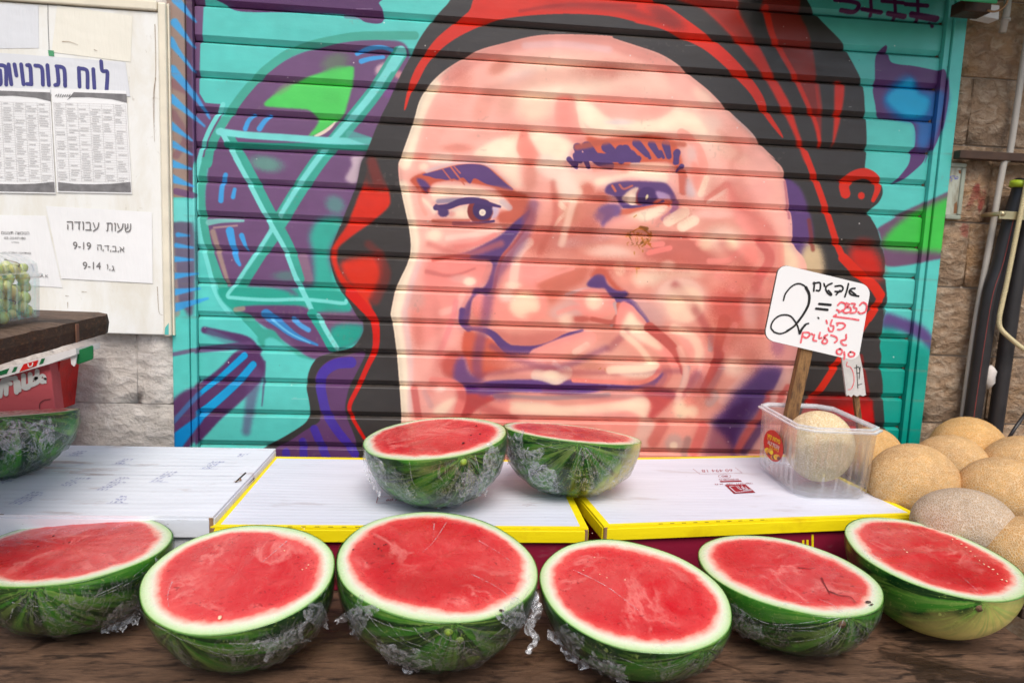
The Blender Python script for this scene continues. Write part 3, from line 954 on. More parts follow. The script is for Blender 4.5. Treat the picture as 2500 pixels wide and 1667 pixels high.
    f('J 990,330 1200,380 1500,350 1700,350 1560,470 1280,520 1080,440', (196, 110, 100), 8, .8)
    s_('J 740,315 900,335 1000,385 1080,470 1160,525 1280,535 1420,520 1560,470 1700,390 1850,345', 9, FP, 4, 1, 8, wm=27)
    s_('J 700,150 700,260 760,320', 16, FP, 6)
    s_('J 640,60 600,250 480,560', 14, (236, 136, 136), 6, .8)
    f('J 480,620 640,540 720,620 700,760 600,820 500,740', RB, 9, .9)
    f('J 640,640 720,600 770,740 880,825 720,880 620,810', (112, 72, 116), 6)
    b('J 1350,640', 130, 32, (236, 152, 138), .9)
    s_('J 1420,590 1640,500 1900,420', 42, (246, 160, 146), 7)
    s_('J 1780,545 1890,480', 16, (250, 212, 188), 5)
    b('J 1880,640', 60, 26, (204, 134, 114), .9, 8)
    b('J 2150,560', 60, 30, (226, 164, 144), .8)
    b('K 250,520', 70, 26, (234, 166, 148), .8)
    b('J 2000,760', 60, 18, (248, 184, 164), .9)
    s_('J 1240,700 1440,690', 30, (244, 170, 154), 10, .9)
    s_('J 1420,770 1560,800 1690,740', 32, (250, 216, 188), 6)
    b('J 1600,800', 34, 18, CR, 1, 0, .5)
    s_('J 1580,650 1660,720', 12, (250, 200, 182), 5, .8)
    f('K 360,690 600,675 790,668 805,720 740,795 600,795 450,765', CR, 4)
    f('J 700,870 880,850 980,822 1400,812 1600,865 1720,812 1900,832 2352,852 K 500,842 660,850 790,800 860,740 900,780 820,890 600,905 300,940 J 2352,910 2100,915 1900,945 1700,955 1400,935 1100,935 900,985 800,1060 720,1020 700,940', (98, 66, 122), 3)
    s_('J 760,900 1100,880 1400,880 1600,895 K 300,880', 12, (80, 34, 92), 4, .8)
    s_('K 0,815 300,830 620,840 770,780 830,700', 11, (242, 140, 124), 4)
    s_('K 860,640 900,760 820,880', 22, (206, 118, 108), 9, .8)
    f('J 720,960 900,945 1020,1000 860,1080 760,1180 640,1180 650,1050', (188, 78, 76), 5)
    s_('J 1020,965 1500,985 2100,955', 11, (160, 130, 130), 5, .85)
    f('J 850,1120 1100,1000 1500,1020 1750,1060 2050,1000 2352,935 K 300,925 560,930 720,980 760,1080 720,1250 J 2200,1300 900,1300', (240, 150, 136), 4)
    f('J 1150,1030 1480,1035 1700,1080 2000,1055 2352,985 K 300,985 550,955 690,985 738,1060 710,1160 660,1190 560,1120 300,1060 J 2200,1080 1900,1150 1400,1140', (248, 214, 184), 5)
    b('K 230,1130', 90, 20, (240, 160, 148), .9)
    b('K 500,1160', 50, 12, (226, 150, 140), .7)
    b('J 1250,1180', 90, 16, (240, 160, 150), .8)
    f('K 700,880 880,900 980,960 880,1080 760,1190 700,1200 745,1060 690,975', (192, 84, 80), 6)
    s_('J 240,900 280,1180', 18, (206, 112, 106), 6)
    s_('J 420,820 620,850 700,960 640,1180', 20, (240, 134, 124), 7, .9)
    b('J 470,905', 24, 9, (250, 214, 198), .9)
    s_('J 340,930 400,1060', 14, (196, 150, 150), 8, .6)
    f('J 635,980 590,1080 510,1160 420,1130 480,1050', (250, 218, 190), 5)
    b('K 1040,1090', 30, 34, (250, 218, 182), 1, 10, .4)
    s_('K 1100,1020 1180,1100 1120,1200', 24, (242, 150, 132), 12, .8)
    f('J 0,1200 2352,1240 K 1300,1230 1280,1700 J 0,1700', (234, 146, 130), 10, .6)
    s_('K 700,1250 650,1400', 40, (226, 186, 168), 12, .8)
    s_('K 850,1250 760,1400', 30, (206, 110, 100), 12, .8)
    b('K 960,1420', 30, 32, (198, 160, 150), .9, 0, .5)
    b('K 955,1440', 13, 13, (250, 222, 190), 1, 0, .5)
    s_('K 1090,1380 1060,1520', 18, (170, 130, 124), 9, .8)
    s_('K 1240,1260 1150,1500', 26, (222, 110, 104), 10, .8)
    for q, w, cc, so_, op in (('O 1225,470 1200,550 1135,640 1112,740 1095,840 1110,900', 26, (112, 66, 106), 20, .6), ('O 1270,420 1275,500 1240,580', 16, (190, 96, 84), 14, .6),
                              ('O 1130,795 1200,830 1290,842 1390,800', 16, (120, 66, 96), 16, .5), ('O 1550,655 1615,740 1652,830 1625,905', 22, (164, 74, 74), 18, .6),
                              ('O 1690,430 1765,560 1775,700', 44, (206, 118, 106), 34, .55), ('O 1100,862 1230,846 1330,856 1560,852', 14, (140, 70, 84), 14, .5),
                              ('O 1060,905 1110,935 1180,965', 26, (176, 78, 76), 18, .55), ('O 1130,215 1240,180 1400,170', 40, (216, 150, 134), 30, .6), ('O 1325,338 1450,318 1570,332', 15, (186, 92, 72), 9, .8),
                              ('O 1660,560 1730,640 1750,760', 26, (190, 98, 90), 22, .5), ('O 1440,760 1400,800', 18, (150, 78, 86), 14, .5), ('O 985,560 1060,585 1150,560', 16, (206, 112, 104), 14, .6),
                              ('O 1000,700 1010,800 990,900', 22, (214, 130, 120), 20, .5), ('O 1480,890 1560,905 1600,860', 20, (140, 76, 96), 16, .5), ('O 1250,900 1400,912 1540,900', 12, (150, 84, 92), 12, .45)):
        s_(q, w, cc, so_, op)
    b('O 1388,492', 40, 28, (126, 82, 118), .8, -30)
    b('O 1350,520', 34, 34, (190, 104, 92), .6)
    b('O 1600,880', 34, 44, (136, 76, 96), .5)
    b('O 1150,905', 40, 26, (120, 66, 100), .5)
    b('O 1215,500', 26, 40, (150, 74, 80), .5)
    # broad brown spray over the planes that turn away
    for q, rx, ry, op in (('O 1345,545', 70, 44, .5), ('O 1400,610', 90, 34, .45), ('O 1540,610', 80, 34, .4), ('O 1700,640', 60, 60, .4), ('O 1660,760', 60, 80, .45), ('O 1720,820', 44, 60, .35),
                          ('O 1240,560', 40, 60, .35), ('O 1090,740', 34, 60, .35), ('O 1150,830', 70, 34, .3), ('O 1480,880', 60, 30, .3), ('O 1600,900', 50, 60, .35), ('O 1400,160', 120, 30, .35),
                          ('O 1060,190', 40, 60, .3), ('O 1690,330', 60, 90, .22), ('O 1180,300', 60, 30, .25), ('O 960,760', 22, 80, .25), ('O 1330,860', 120, 26, .25), ('O 1560,480', 50, 50, .3), ('O 1640,430', 40, 50, .25)):
        b(q, rx * 1.063, ry * 1.063, (190, 98, 82), min(op * 1.25, .7), 0, .1, 1.2)
    # crisp last touches: lights on brow bone, lids, nose, lips
    b('O 1300,735', 26, 24, (250, 220, 188), .7)
    b('O 1360,695', 16, 14, (252, 224, 190), .8)
    b('O 1560,690', 46, 44, (246, 206, 178), .7, 0, .5)
    b('O 1555,700', 26, 26, (252, 218, 186), .8, 0, .5)
    b('O 1535,610', 26, 18, (250, 214, 190), .6)
    b('O 1620,560', 26, 22, (252, 220, 184), .7)
    b('O 1265,860', 26, 14, (252, 226, 194), .9, 0, .4)
    s_('O 1400,850 1480,846 1505,838', 18, (252, 224, 192), 7, .9)
    s_('O 1180,940 1290,942 1400,936 1480,925', 22, (250, 218, 188), 10, .8)
    s_('O 1430,765 1470,800 1500,840', 14, (252, 224, 190), 8, .8)
    s_('O 1560,800 1575,860 1555,920', 14, (250, 206, 182), 9, .7)
    s_('O 1330,250 1345,300 1420,305 1500,298 1560,275', 12, (255, 236, 206), 6, .8)
    s_('O 1020,150 970,230 945,320', 22, (255, 234, 206), 14, .6)
    s_('O 1290,560 1315,470 1330,440', 16, (252, 224, 198), 10, .7)
    b('O 1590,945', 20, 22, (252, 224, 188), .8)
    # spray paint is never crisp on skin: melt the light passages together
    lum = canvas @ np.array((.3, .6, .1))
    sm1 = np.stack([blur(canvas[..., k], 9) for k in range(3)], -1)
    wgt = np.clip((lum - .50) / .22, 0, 1)
    wgt = blur(wgt * wgt, 2) * clip * .52
    dark = blur((lum < .40).astype(float), 5)
    wgt = (wgt * np.clip(1 - 1.6 * dark, 0, 1))[..., None]
    canvas[:] = canvas * (1 - wgt) + sm1 * wgt
    clip = None
    s_('H 60,250 100,600', 6, (170, 90, 110), 4, .6)


def finish_paint():
    """wear: faint runs, thin bare patches, scratches and small dots of overspray"""
    r = np.random.RandomState(11)
    canvas[:] = np.clip(canvas * (0.955 + 0.09 * CLOUD[..., None]), 0, 1)
    m = value_noise(CW, CHH, 5, 21) * value_noise(CW, CHH, 60, 22)
    m = np.clip((m - .72) * 5, 0, .16)[..., None]
    canvas[:] = canvas * (1 - m) + np.array((.55, .5, .46)) * m
    for k in range(90):
        x, y = r.randint(0, CW - 3), r.randint(0, CHH - 3)
        canvas[y:y + 1 + k % 2, x:x + 1 + (k // 2) % 2] = (.93, .9, .88) if k % 4 else (.2, .17, .16)
    for k in range(16):
        x, y, n = r.randint(0, CW - 60), r.randint(0, CHH - 4), r.randint(6, 34)
        canvas[y, x:x + n] = canvas[y, x:x + n] * .6 + .34
# ------------------------------------------------------------------ materials of the setting
random.seed(4)
WX0, WX1, WZ0, WZ1 = -0.75, 1.30, 0.86, 2.10            # patch of wall the painting is sampled on
IW, IH = 1720, 1040


def make_paint_image():
    paint_mural()
    finish_paint()
    X, Z = np.meshgrid(np.linspace(WX0, WX1, IW), np.linspace(WZ0, WZ1, IH))
    p = proj(np.stack([X, np.zeros_like(X), Z], -1))
    u = np.clip((p[..., 0] - PX0) * PS, 0, CW - 1.001)
    v = np.clip((p[..., 1] - PY0) * PS, 0, CHH - 1.001)
    ui, vi = u.astype(int), v.astype(int)
    fu, fv = (u - ui)[..., None], (v - vi)[..., None]
    c = (canvas[vi, ui] * (1 - fu) + canvas[vi, ui + 1] * fu) * (1 - fv) + (canvas[vi + 1, ui] * (1 - fu) + canvas[vi + 1, ui + 1] * fu) * fv
    a = np.ones((IH, IW, 4), np.float32)
    a[..., :3] = c
    im = bpy.data.images.new('spray_painting', IW, IH)
    im.pixels.foreach_set(a.ravel())
    im.update()
    im.pack()
    return im


PAINT = make_paint_image()


def mat_painted(name, rough=.38):
    m = NT(name)
    p = m.pos()
    s = m.n('SeparateXYZ', i_0=p)
    uv = m.n('CombineXYZ', i_0=m.rng(s.outputs[0], WX0, WX1), i_1=m.rng(s.outputs[2], WZ0, WZ1))
    tx = m.n('TexImage', image=PAINT, extension='EXTEND', interpolation='Linear')
    m.set(tx, 'Vector', uv.outputs[0])
    d = m.rng(m.noise(7, m.pos((1, 1, 3)), 6, .65), .35, .7, 1.03, .93)
    c = m.n('HueSaturation', i_Color=tx.outputs[0], i_Value=d, i_Saturation=1.04)
    # grime gathers along the joints of the slats
    jz = m.math('FRACT', m.math('MULTIPLY', m.math('SUBTRACT', s.outputs[2], JZ0), 1 / 0.075))
    grime = m.math('MULTIPLY', m.rng(jz, .90, .99), m.rng(m.noise(14, m.pos((1, 1, .3)), 6, .7), .42, .62))
    c = m.mix(m.math('MULTIPLY', grime, .38), c.outputs[0], rgb(120, 106, 88))
    lip = m.math('ADD', m.rng(jz, .84, .90), m.rng(jz, .16, .10), clamp=True)
    chip = m.math('MULTIPLY', m.rng(m.noise(46, m.pos((.8, 1, 2.2)), 7, .75), .66, .69), lip)
    c = m.mix(m.math('MULTIPLY', chip, .75), c, rgb(150, 144, 134))
    scr = m.rng(m.noise(30, m.pos((.35, 1, 9)), 5, .7), .71, .735)
    c = m.mix(m.math('MULTIPLY', scr, .4), c, rgb(190, 184, 176))
    m.P(Base_Color=c, Roughness=m.rng(m.noise(16, m.pos((1, 1, 2)), 5), .3, .7, rough - .1, rough + .14), Specular_IOR_Level=.5)
    m.bump(m.math('ADD', m.noise(9, m.pos((1, 1, 3)), 3), m.math('MULTIPLY', m.noise(220, p, 3), .18)), .16, .004)
    return m.mat


JZ0 = 1.42 - 0.4590385 - 0.075 * 4
M_PAINT = mat_painted('sprayed_metal')


def mat_stone(name, a, b, c, cl=34, depth=.9, marks=()):
    """rock-faced limestone: chisel relief, mottling and dirt"""
    m = NT(name)
    p = m.pos()
    big = m.noise(9, p, 4, .6)
    mid = m.noise(cl, m.pos((1, 1, 1.5)), 8, .68, .8)
    col = m.mix(m.rng(big, .35, .65), a, b)
    col = m.mix(m.rng(mid, .46, .68), col, c)
    col = m.mix(m.math('MULTIPLY', m.rng(m.noise(5, p, 5), .5, .72), .55), col, rgb(116, 104, 94))
    for A, B, w in marks:              # faint red spray strokes on the stones
        A, B = Vector(A), Vector(B)
        ab = B - A
        s1 = m.n('VectorMath', operation='SUBTRACT', i_0=p, i_1=A)
        d1 = m.n('VectorMath', operation='DOT_PRODUCT', i_0=s1.outputs[0], i_1=ab)
        t_ = m.math('DIVIDE', d1.outputs['Value'], ab.length_squared, clamp=True)
        s2_ = m.n('VectorMath', operation='SCALE', i_0=ab)
        m.set(s2_, 'Scale', t_)
        s3 = m.n('VectorMath', operation='SUBTRACT', i_0=s1.outputs[0], i_1=s2_.outputs[0])
        s4 = m.n('VectorMath', operation='LENGTH', i_0=s3.outputs[0])
        k_ = m.rng(m.math('ADD', s4.outputs['Value'], m.math('MULTIPLY', m.math('SUBTRACT', m.noise(90, p, 4, .7), .5), .02)), w, w + .006, .62, 0)
        col = m.mix(k_, col, rgb(140, 56, 54))
    pit = m.rng(m.noise(110, p, 3, .6), .28, .42, .72, 1)
    col = m.n('HueSaturation', i_Color=col, i_Value=pit).outputs[0]
    m.P(Base_Color=col, Roughness=.93, Specular_IOR_Level=.2)
    h = m.math('ADD', m.math('MULTIPLY', mid, .7), m.math('MULTIPLY', m.n('TexVoronoi', i_Vector=m.pos((1, 1, 1.6)), i_Scale=26.0).outputs[0], .5))
    h = m.math('ADD', h, m.math('MULTIPLY', m.noise(160, p, 3), .22))
    m.bump(h, depth, .022)
    return m.mat


RM = [tuple(tuple(float(c) for c in atY(x, y, -.016)) for x, y in ((2364, 514), (2388, 457))), tuple(tuple(float(c) for c in atY(x, y, -.016)) for x, y in ((2388, 457), (2398, 512))),
      tuple(tuple(float(c) for c in atY(x, y, -.016)) for x, y in ((2398, 512), (2424, 436))), tuple(tuple(float(c) for c in atY(x, y, -.016)) for x, y in ((2366, 548), (2364, 566)))]
RM = [(a_, b_, w_) for (a_, b_), w_ in zip(RM, (.005, .005, .007, .013))]
M_STONE_R = mat_stone('tan_stone', rgb(168, 140, 112), rgb(146, 122, 100), rgb(190, 170, 148), 30, 1.0, RM)
M_STONE_R2 = mat_stone('ochre_stone', rgb(184, 146, 106), rgb(150, 124, 102), rgb(196, 172, 146), 30, 1.0, RM)
M_STONE_L = mat_stone('grey_stone', rgb(212, 206, 198), rgb(200, 192, 184), rgb(218, 212, 206), 22, .55)
M_MORTAR = plain('mortar', rgb(184, 172, 160), .95, .2, 40, .5)
M_GROUND = plain('paving', rgb(120, 112, 104), .9, .25, 6, .4)


def bumpy_stone(x0, x1, z0, z1, parent, mat, r, proud=.012):
    """a block with a pillowed, uneven face and clean chiselled margins"""
    nx, nz = 6, 4
    v, f = [], []
    g = .0022 if x0 > 0 else .0009
    x0, x1, z0, z1 = x0 + g, x1 - g, z0 + g, z1 - g
    for j in range(nz + 1):
        for i in range(nx + 1):
            a, b = i / nx, j / nz
            e = min(a, 1 - a, b, 1 - b)
            y = (-0.001 if x0 > 0 else -.006) if e == 0 else -(proud * min(1, e * 5) + r.uniform(-.006, .006))
            v.append((x0 + (x1 - x0) * a, y, z0 + (z1 - z0) * b))
    for j in range(nz):
        for i in range(nx):
            k = j * (nx + 1) + i
            f.append((k, k + 1, k + nx + 2, k + nx + 1))
    n = len(v)
    v += [(x0, .03, z0), (x1, .03, z0), (x1, .03, z1), (x0, .03, z1)]
    c = [0, nx, nz * (nx + 1) + nx, nz * (nx + 1)]
    for k in range(4):
        f.append((n + k, n + (k + 1) % 4, c[(k + 1) % 4], c[k]))
    return mesh('stone', v, f, mat, parent, True)


def stone_wall(label, x0, x1, joints, mats, seed, vjoints):
    r = random.Random(seed)
    w = thing('stone_wall', label, 'wall', (x0, 0, 0))
    MB().box(x0, x1, .006, .30, 0, joints[-1], 0).build('mortar_bed', M_MORTAR, w)
    for k in range(len(joints) - 1):
        z0, z1 = joints[k], joints[k + 1]
        vs = vjoints.get(k)
        if vs is None:
            vs, x = [], x0 + r.uniform(.1, .3)
            while x < x1 - .08:
                vs.append(x)
                x += r.uniform(.22, .4)
        e = [x0] + vs + [x1]
        for a, b in zip(e[:-1], e[1:]):
            bumpy_stone(a, b, z0, z1, w, mats[r.randrange(len(mats))], r)
    return w


# ground and the two stretches of wall either side of the shutter
g = mesh('ground', [(-40, -40, 0), (40, -40, 0), (40, 40, 0), (-40, 40, 0)], [(0, 1, 2, 3)], M_GROUND)
g['kind'] = 'structure'
jr = [0, .18, .36, .53, .71, .88, 1.05, 1.222, 1.393, 1.552, 1.735, 1.893, 2.07, 2.24, 2.42, 2.6]
stone_wall('tan chiselled stone wall right of the shutter, behind the pipes', 1.182, 2.3, jr, [M_STONE_R, M_STONE_R2], 3,
           {6: [1.36, 1.66], 7: [1.315, 1.56], 8: [1.262, 1.47, 1.8], 9: [1.30, 1.62], 10: [1.226, 1.52], 11: [1.50], 5: [1.29, 1.6]})
jl = [0, .17, .35, .53, .70, .88, 1.056, 1.245, 1.42, 1.6, 1.78, 1.96, 2.14, 2.32, 2.6]
stone_wall('grey rough stone wall left of the shutter, below the white notice board', -2.4, -0.626, jl, [M_STONE_L], 8,
           {6: [-1.6, -1.1, -.708], 5: [-1.8, -1.3, -.9]})
bw = MB().box(-.626, 1.182, .10, .30, 0, 2.6)
w = bw.build('back_wall', M_MORTAR)
w['kind'] = 'structure'
lin = MB().box(-.66, 1.21, -.05, .098, 2.32, 2.6).build('lintel', M_STONE_R)
tag(lin, 'long stone lintel over the painted roller shutter', 'lintel')

# ------------------------------------------------------------------ the roller shutter
sh = thing('roller_shutter', 'metal roller shutter painted with a large smiling face in a black and red hood', 'roller shutter', (0.28, 0, .1))
SX0, SX1 = -.5735, 1.1335
prof = [(.0006, .0108), (.0010, .0062), (.0022, .0046), (.0110, -.0016), (.0124, -.0024), (.0380, -.0026), (.0680, -.0024), (.0692, -.0014), (.0724, .0040), (.0742, .0080), (.0746, .0108)]


def slat_mesh():
    nx = 14
    v, f = [], []
    for i in range(nx + 1):
        x = SX0 + (SX1 - SX0) * i / nx
        for z, y in prof:
            v.append((x - .28, y, z))
    n = len(prof)
    for i in range(nx):
        for j in range(n - 1):
            a = i * n + j
            f.append((a, a + n, a + n + 1, a + 1))
    me = bpy.data.meshes.new('slat')
    me.from_pydata(v, [], f)
    me.materials.append(M_PAINT)
    return me


sm = slat_mesh()
z = JZ0 - .075 * 6
rr = random.Random(2)
k = 0
while z < 2.30:
    o = bpy.data.objects.new('slat', sm)
    COL.objects.link(o)
    o.parent = sh
    o.location = (rr.uniform(-.0006, .0006), rr.uniform(-.0008, .0008), z - .1)
    z += .075
    k += 1


def rail(xa, xb, lip0, lip1, side):
    m = MB()
    m.box(xa, xb, -.020, .06, .1, 2.318)
    o = m.build('guide_rail', M_PAINT, sh)
    bevel(o, .0015)
    m = MB()
    m.box(lip0, lip1, -.014, .0045, .1, 2.318)
    o = m.build('guide_lip', M_PAINT, sh)
    bevel(o, .001)


rail(-.625, -.5885, -.5875, -.5745, 'left')
rail(1.1495, 1.180, 1.1348, 1.1482, 'right')
m = MB()
m.box(1.1290, 1.1342, .0046, .03, .1, 2.3)
m.box(-.5742, -.5680, .0112, .03, .1, 2.3) if False else None
m.build('guide_channel', plain('rusty_channel', rgb(92, 66, 50), .8, .4, 60, .4), sh)
m = MB()

# ------------------------------------------------------------------ tables
def mat_wood(name, a, b, dark, sc_=(2.2, 26, 26), rough=.62, wet=0.3, grain=.4):
    m = NT(name)
    c = m.coord('Object', sc_)
    n1 = m.noise(1.6, c, 8, .65, 1.2)
    n2 = m.noise(7, c, 6, .6, .4)
    col = m.mix(m.rng(n1, .35, .65), a, b)
    col = m.mix(m.rng(n2, .50, .64), col, dark)
    blot = m.noise(5.5, m.coord('Object'), 8, .66, .9)
    st = m.rng(blot, .55, .60)
    col = m.mix(m.math('MULTIPLY', st, .75), col, tuple(x * .35 for x in dark[:3]) + (1,))
    sp = m.rng(m.noise(60, m.coord('Object'), 3, .5), .70, .74)
    col = m.mix(m.math('MULTIPLY', sp, .6), col, rgb(40, 26, 18))
    fine = m.noise(9, m.coord('Object', (sc_[0] * 2, sc_[1] * 5, sc_[2] * 5)), 8, .75)
    col = m.mix(m.math('MULTIPLY', m.rng(fine, .45, .62), .55), col, dark)
    pale = m.rng(m.noise(11, m.coord('Object', (.6, 2, 1)), 8, .7), .58, .72)
    col = m.mix(m.math('MULTIPLY', pale, .35), col, tuple(min(1, x * 1.9) for x in a[:3]) + (1,))
    m.P(Base_Color=col, Roughness=m.rng(blot, .5, .65, rough, rough - wet), Specular_IOR_Level=.4)
    m.bump(m.math('ADD', m.math('ADD', n2, m.math('MULTIPLY', n1, .5)), m.math('MULTIPLY', fine, .8)), grain, .0025)
    return m.mat


M_TABLE = mat_wood('table_plywood', rgb(126, 97, 76), rgb(94, 70, 54), rgb(50, 36, 28), (2.6, 11, 11), .6, .35, .8)
TZ = .875
tb = thing('market_table', 'brown stained plywood table under the row of cut watermelons', 'table', (0, -.5, 0))
m = MB()
m.box(-1.7, .884, -1.25, -.02, TZ - .022, TZ)
bevel(m.build('table_top', M_TABLE, tb), .003)
for x in (-1.6, .83):
    for y in (-1.2, -.07):
        m = MB()
        m.box(x - .03, x + .03, y - .03, y + .03, 0, TZ - .023)
        m.build('leg', M_TABLE, tb)
m = MB()
m.box(-1.56, .79, -1.19, -1.165, TZ - .12, TZ - .023)
m.build('apron', M_TABLE, tb)

# a lower stand with raised boards that carries the netted melons
M_DARKW = mat_wood('dark_board', rgb(74, 56, 42), rgb(58, 42, 32), rgb(34, 24, 20), wet=.1)
SZ = .932
st = thing('fruit_stand', 'dark wooden stand under the heap of netted melons', 'stand', (1.3, -.4, 0))
for i in range(7):
    y = -.78 + i * .108
    m = MB()
    zs = SZ - .036 * (1 - min(i / 3.0, 1))
    m.box(.905, 1.85, y, y + .098, zs - .018, zs)
    bevel(m.build('plank', M_DARKW, st), .002)
for x in (.95, 1.8):
    for y in (-.75, -.07):
        m = MB()
        m.box(x - .025, x + .025, y - .025, y + .025, 0, SZ - .019 - (.036 if y < -.5 else 0))
        m.build('leg', M_DARKW, st)

# ------------------------------------------------------------------ printed cardboard boxes
def mat_card(name, col, lines=420, rough=.55, dirt=.25, dcol=None):
    m = NT(name)
    c = m.coord('Object')
    s = m.n('SeparateXYZ', i_0=c)
    w = m.math('SINE', m.math('MULTIPLY', s.outputs[1], lines))
    n = m.noise(5, m.coord('Object', (.6, 6, 6)), 6, .65)
    st = m.rng(m.noise(9, m.coord('Object', (.8, 2.2, 1)), 6, .6), .60, .70)
    cc = m.mix(m.math('MULTIPLY', st, dirt), col, dcol or rgb(150, 120, 104))
    sp = m.rng(m.noise(130, m.coord('Object', (.5, 1, 1)), 4, .6), .70, .76)
    cc = m.mix(m.math('MULTIPLY', sp, .5), cc, rgb(110, 96, 88))
    sc3 = m.rng(m.noise(24, m.coord('Object', (.25, 3.2, 1)), 6, .7), .62, .70)
    cc = m.mix(m.math('MULTIPLY', sc3, dirt), cc, rgb(140, 130, 132))
    ln = m.rng(w, .5, 1, 1, .985)
    cc = m.n('HueSaturation', i_Color=cc, i_Value=m.math('MULTIPLY', ln, m.rng(n, .3, .7, .92, 1.04))).outputs[0]
    m.P(Base_Color=cc, Roughness=rough, Specular_IOR_Level=.35)
    m.bump(m.math('ADD', m.math('MULTIPLY', w, .22), m.math('MULTIPLY', n, 1.6)), .22, .003)
    return m.mat


M_WHITE = mat_card('white_print_card', rgb(216, 219, 230))
M_WHITE2 = mat_card('worn_white_card', rgb(224, 228, 236), 300, .6, .5, rgb(160, 120, 104))
M_YEL = mat_card('yellow_print_card', rgb(250, 226, 16), 300, .45, .3, rgb(186, 130, 10))
M_MAR = mat_card('maroon_print_card', rgb(140, 28, 56), 300, .4, .2, rgb(90, 20, 40))
M_KRAFT = plain('bare_cardboard', rgb(150, 116, 84), .85, .2, 60, .2)
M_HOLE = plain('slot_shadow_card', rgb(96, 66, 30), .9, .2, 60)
M_REDINK = plain('dark_red_ink', rgb(150, 30, 44), .6, .15, 60)
M_BLUEINK = plain('blue_pen_ink', rgb(86, 90, 166), .6, .3, 60)


def lid_box(label, o, ang, w, d, top, height, skirt, border, name, group, closed=True):
    """a lidded fruit carton; o is the front left corner of its lid on plan"""
    ex = np.array((math.cos(ang), math.sin(ang), 0))
    ey = np.array((-math.sin(ang), math.cos(ang), 0))
    ez = np.array((0, 0, 1.0))
    O = np.array((o[0], o[1], 0.0))
    c = O + ex * w / 2 + ey * d / 2
    t = thing(name, label, 'box', tuple(c + ez * (top - height)), group)
    r = random.Random(int(w * 1000) + int(o[0] * 100))

    def P(x, y, z_):
        return O + ex * x + ey * y + ez * z_
    th = .004
    # tray
    i = .006
    m = MB()
    m.frame_box(O, ex, ey, ez, i, w - i, i, d - i, top - height, top - th - .001)
    bevel(m.build('tray', M_MAR if border else M_WHITE2, t), .002)
    # lid top: a sheet slightly sagging, printed white with a border
    b = .0125 if border else 0
    xs = [0, b, w * .25, w * .5, w * .75, w - b, w] if border else list(np.linspace(0, w, 7))
    ys = [0, b * .8, d * .3, d * .6, d - b, d] if border else list(np.linspace(0, d, 6))
    v, f, mi = [], [], []
    nx, ny = len(xs), len(ys)
    for y in ys:
        for x in xs:
            e = min(x, w - x, y, d - y)
            sag = -.0022 * min(1, e / .08) + r.uniform(-.0006, .0006) * (e > .02)
            v.append(P(x, y, top + sag))
    for b_ in range(ny - 1):
        for a_ in range(nx - 1):
            k = b_ * nx + a_
            f.append((k, k + 1, k + nx + 1, k + nx))
            mi.append(1 if border and (a_ in (0, nx - 2) or b_ in (0, ny - 2)) else 0)
    n = len(v)
    v += [p - ez * th for p in (P(0, 0, top), P(w, 0, top), P(w, d, top), P(0, d, top))]
    f.append((n + 3, n + 2, n + 1, n))
    mi.append(0)
    ring = [0, nx - 1, ny * nx - 1, (ny - 1) * nx]
    edge = [list(range(0, nx)), [k * nx + nx - 1 for k in range(ny)], [(ny - 1) * nx + k for k in range(nx)][::-1], [k * nx for k in range(ny)][::-1]]
    for k, e in enumerate(edge):
        f.append(tuple([n + k, n + (k + 1) % 4] + e[::-1]))
        mi.append(1 if border else 0)
    W = M_WHITE if border else M_WHITE2
    mesh('lid', v, f, [W, M_YEL], t, False, mi)
    # skirts hang from the lid, each a sheet of board with an open corner
    S = M_YEL if border else M_WHITE2
    for nm, a in (('front', (0.003, w - .003, -.0015, .0022)), ('back', (0.003, w - .003, d - .0022, d + .0015))):
        m = MB()
        m.frame_box(O, ex, ey, ez, a[0], a[1], a[2], a[3], top - th - skirt, top - th - .0004)
        bevel(m.build('lid_skirt', S, t), .0008)
    for a in ((-.0015, .0022), (w - .0022, w + .0015)):
        m = MB()
        m.frame_box(O, ex, ey, ez, a[0], a[1], .004, d - .004, top - th - skirt, top - th - .0004)
        bevel(m.build('lid_skirt', S, t), .0008)
    # rolled corner tabs of bare board
    for x, y in ((.001, 0), (w - .0058, 0)):
        m = MB()
        m.tube([P(x + .0024, y + .0006, top - th - skirt), P(x + .0024, y + .0006, top - .002)], .0032, 8)
        m.build('corner_tab', M_KRAFT, t)
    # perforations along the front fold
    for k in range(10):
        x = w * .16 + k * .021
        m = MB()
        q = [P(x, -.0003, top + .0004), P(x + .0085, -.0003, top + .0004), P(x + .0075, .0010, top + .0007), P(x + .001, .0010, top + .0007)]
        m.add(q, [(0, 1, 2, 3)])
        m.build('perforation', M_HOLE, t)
    return t, P


GB = 'fruit cartons along the back of the table'
bm, PM = lid_box('yellow edged white carton under the two upper watermelon halves', (-.366, -.553), .005, .600, .384, .985, .109, .0205, True, 'fruit_carton', GB)
br_, PR_ = lid_box('yellow edged white carton with red print under the clear punnet', (.262, -.540), .113, .603, .384, .985, .109, .021, True, 'fruit_carton', GB)
bl, PL = lid_box('plain white carton covered in blue pen sums at the left', (-.966, -.549), -.001, .603, .388, 1.000, .124, .030, False, 'fruit_carton', GB)
# ------------------------------------------------------------------ print on the cartons
def on_box(P, x0, x1, y0, y1, z_):
    """corners for upside-down print (read from behind)"""
    return [P(x1, y1, z_), P(x0, y1, z_), P(x0, y0, z_), P(x1, y0, z_)]


zt = .985 - .0013
def Qz(*p):
    return [atZ(x, y, zt + .0002) for x, y in p]


def updown(tl, tr, br, bl_):
    """corners for upside-down print, given the patch's corners as seen from the front of the stall"""
    a_, b_, c_, d_ = Qz(tr, tl, bl_, br)
    return [a_, b_, c_, d_]


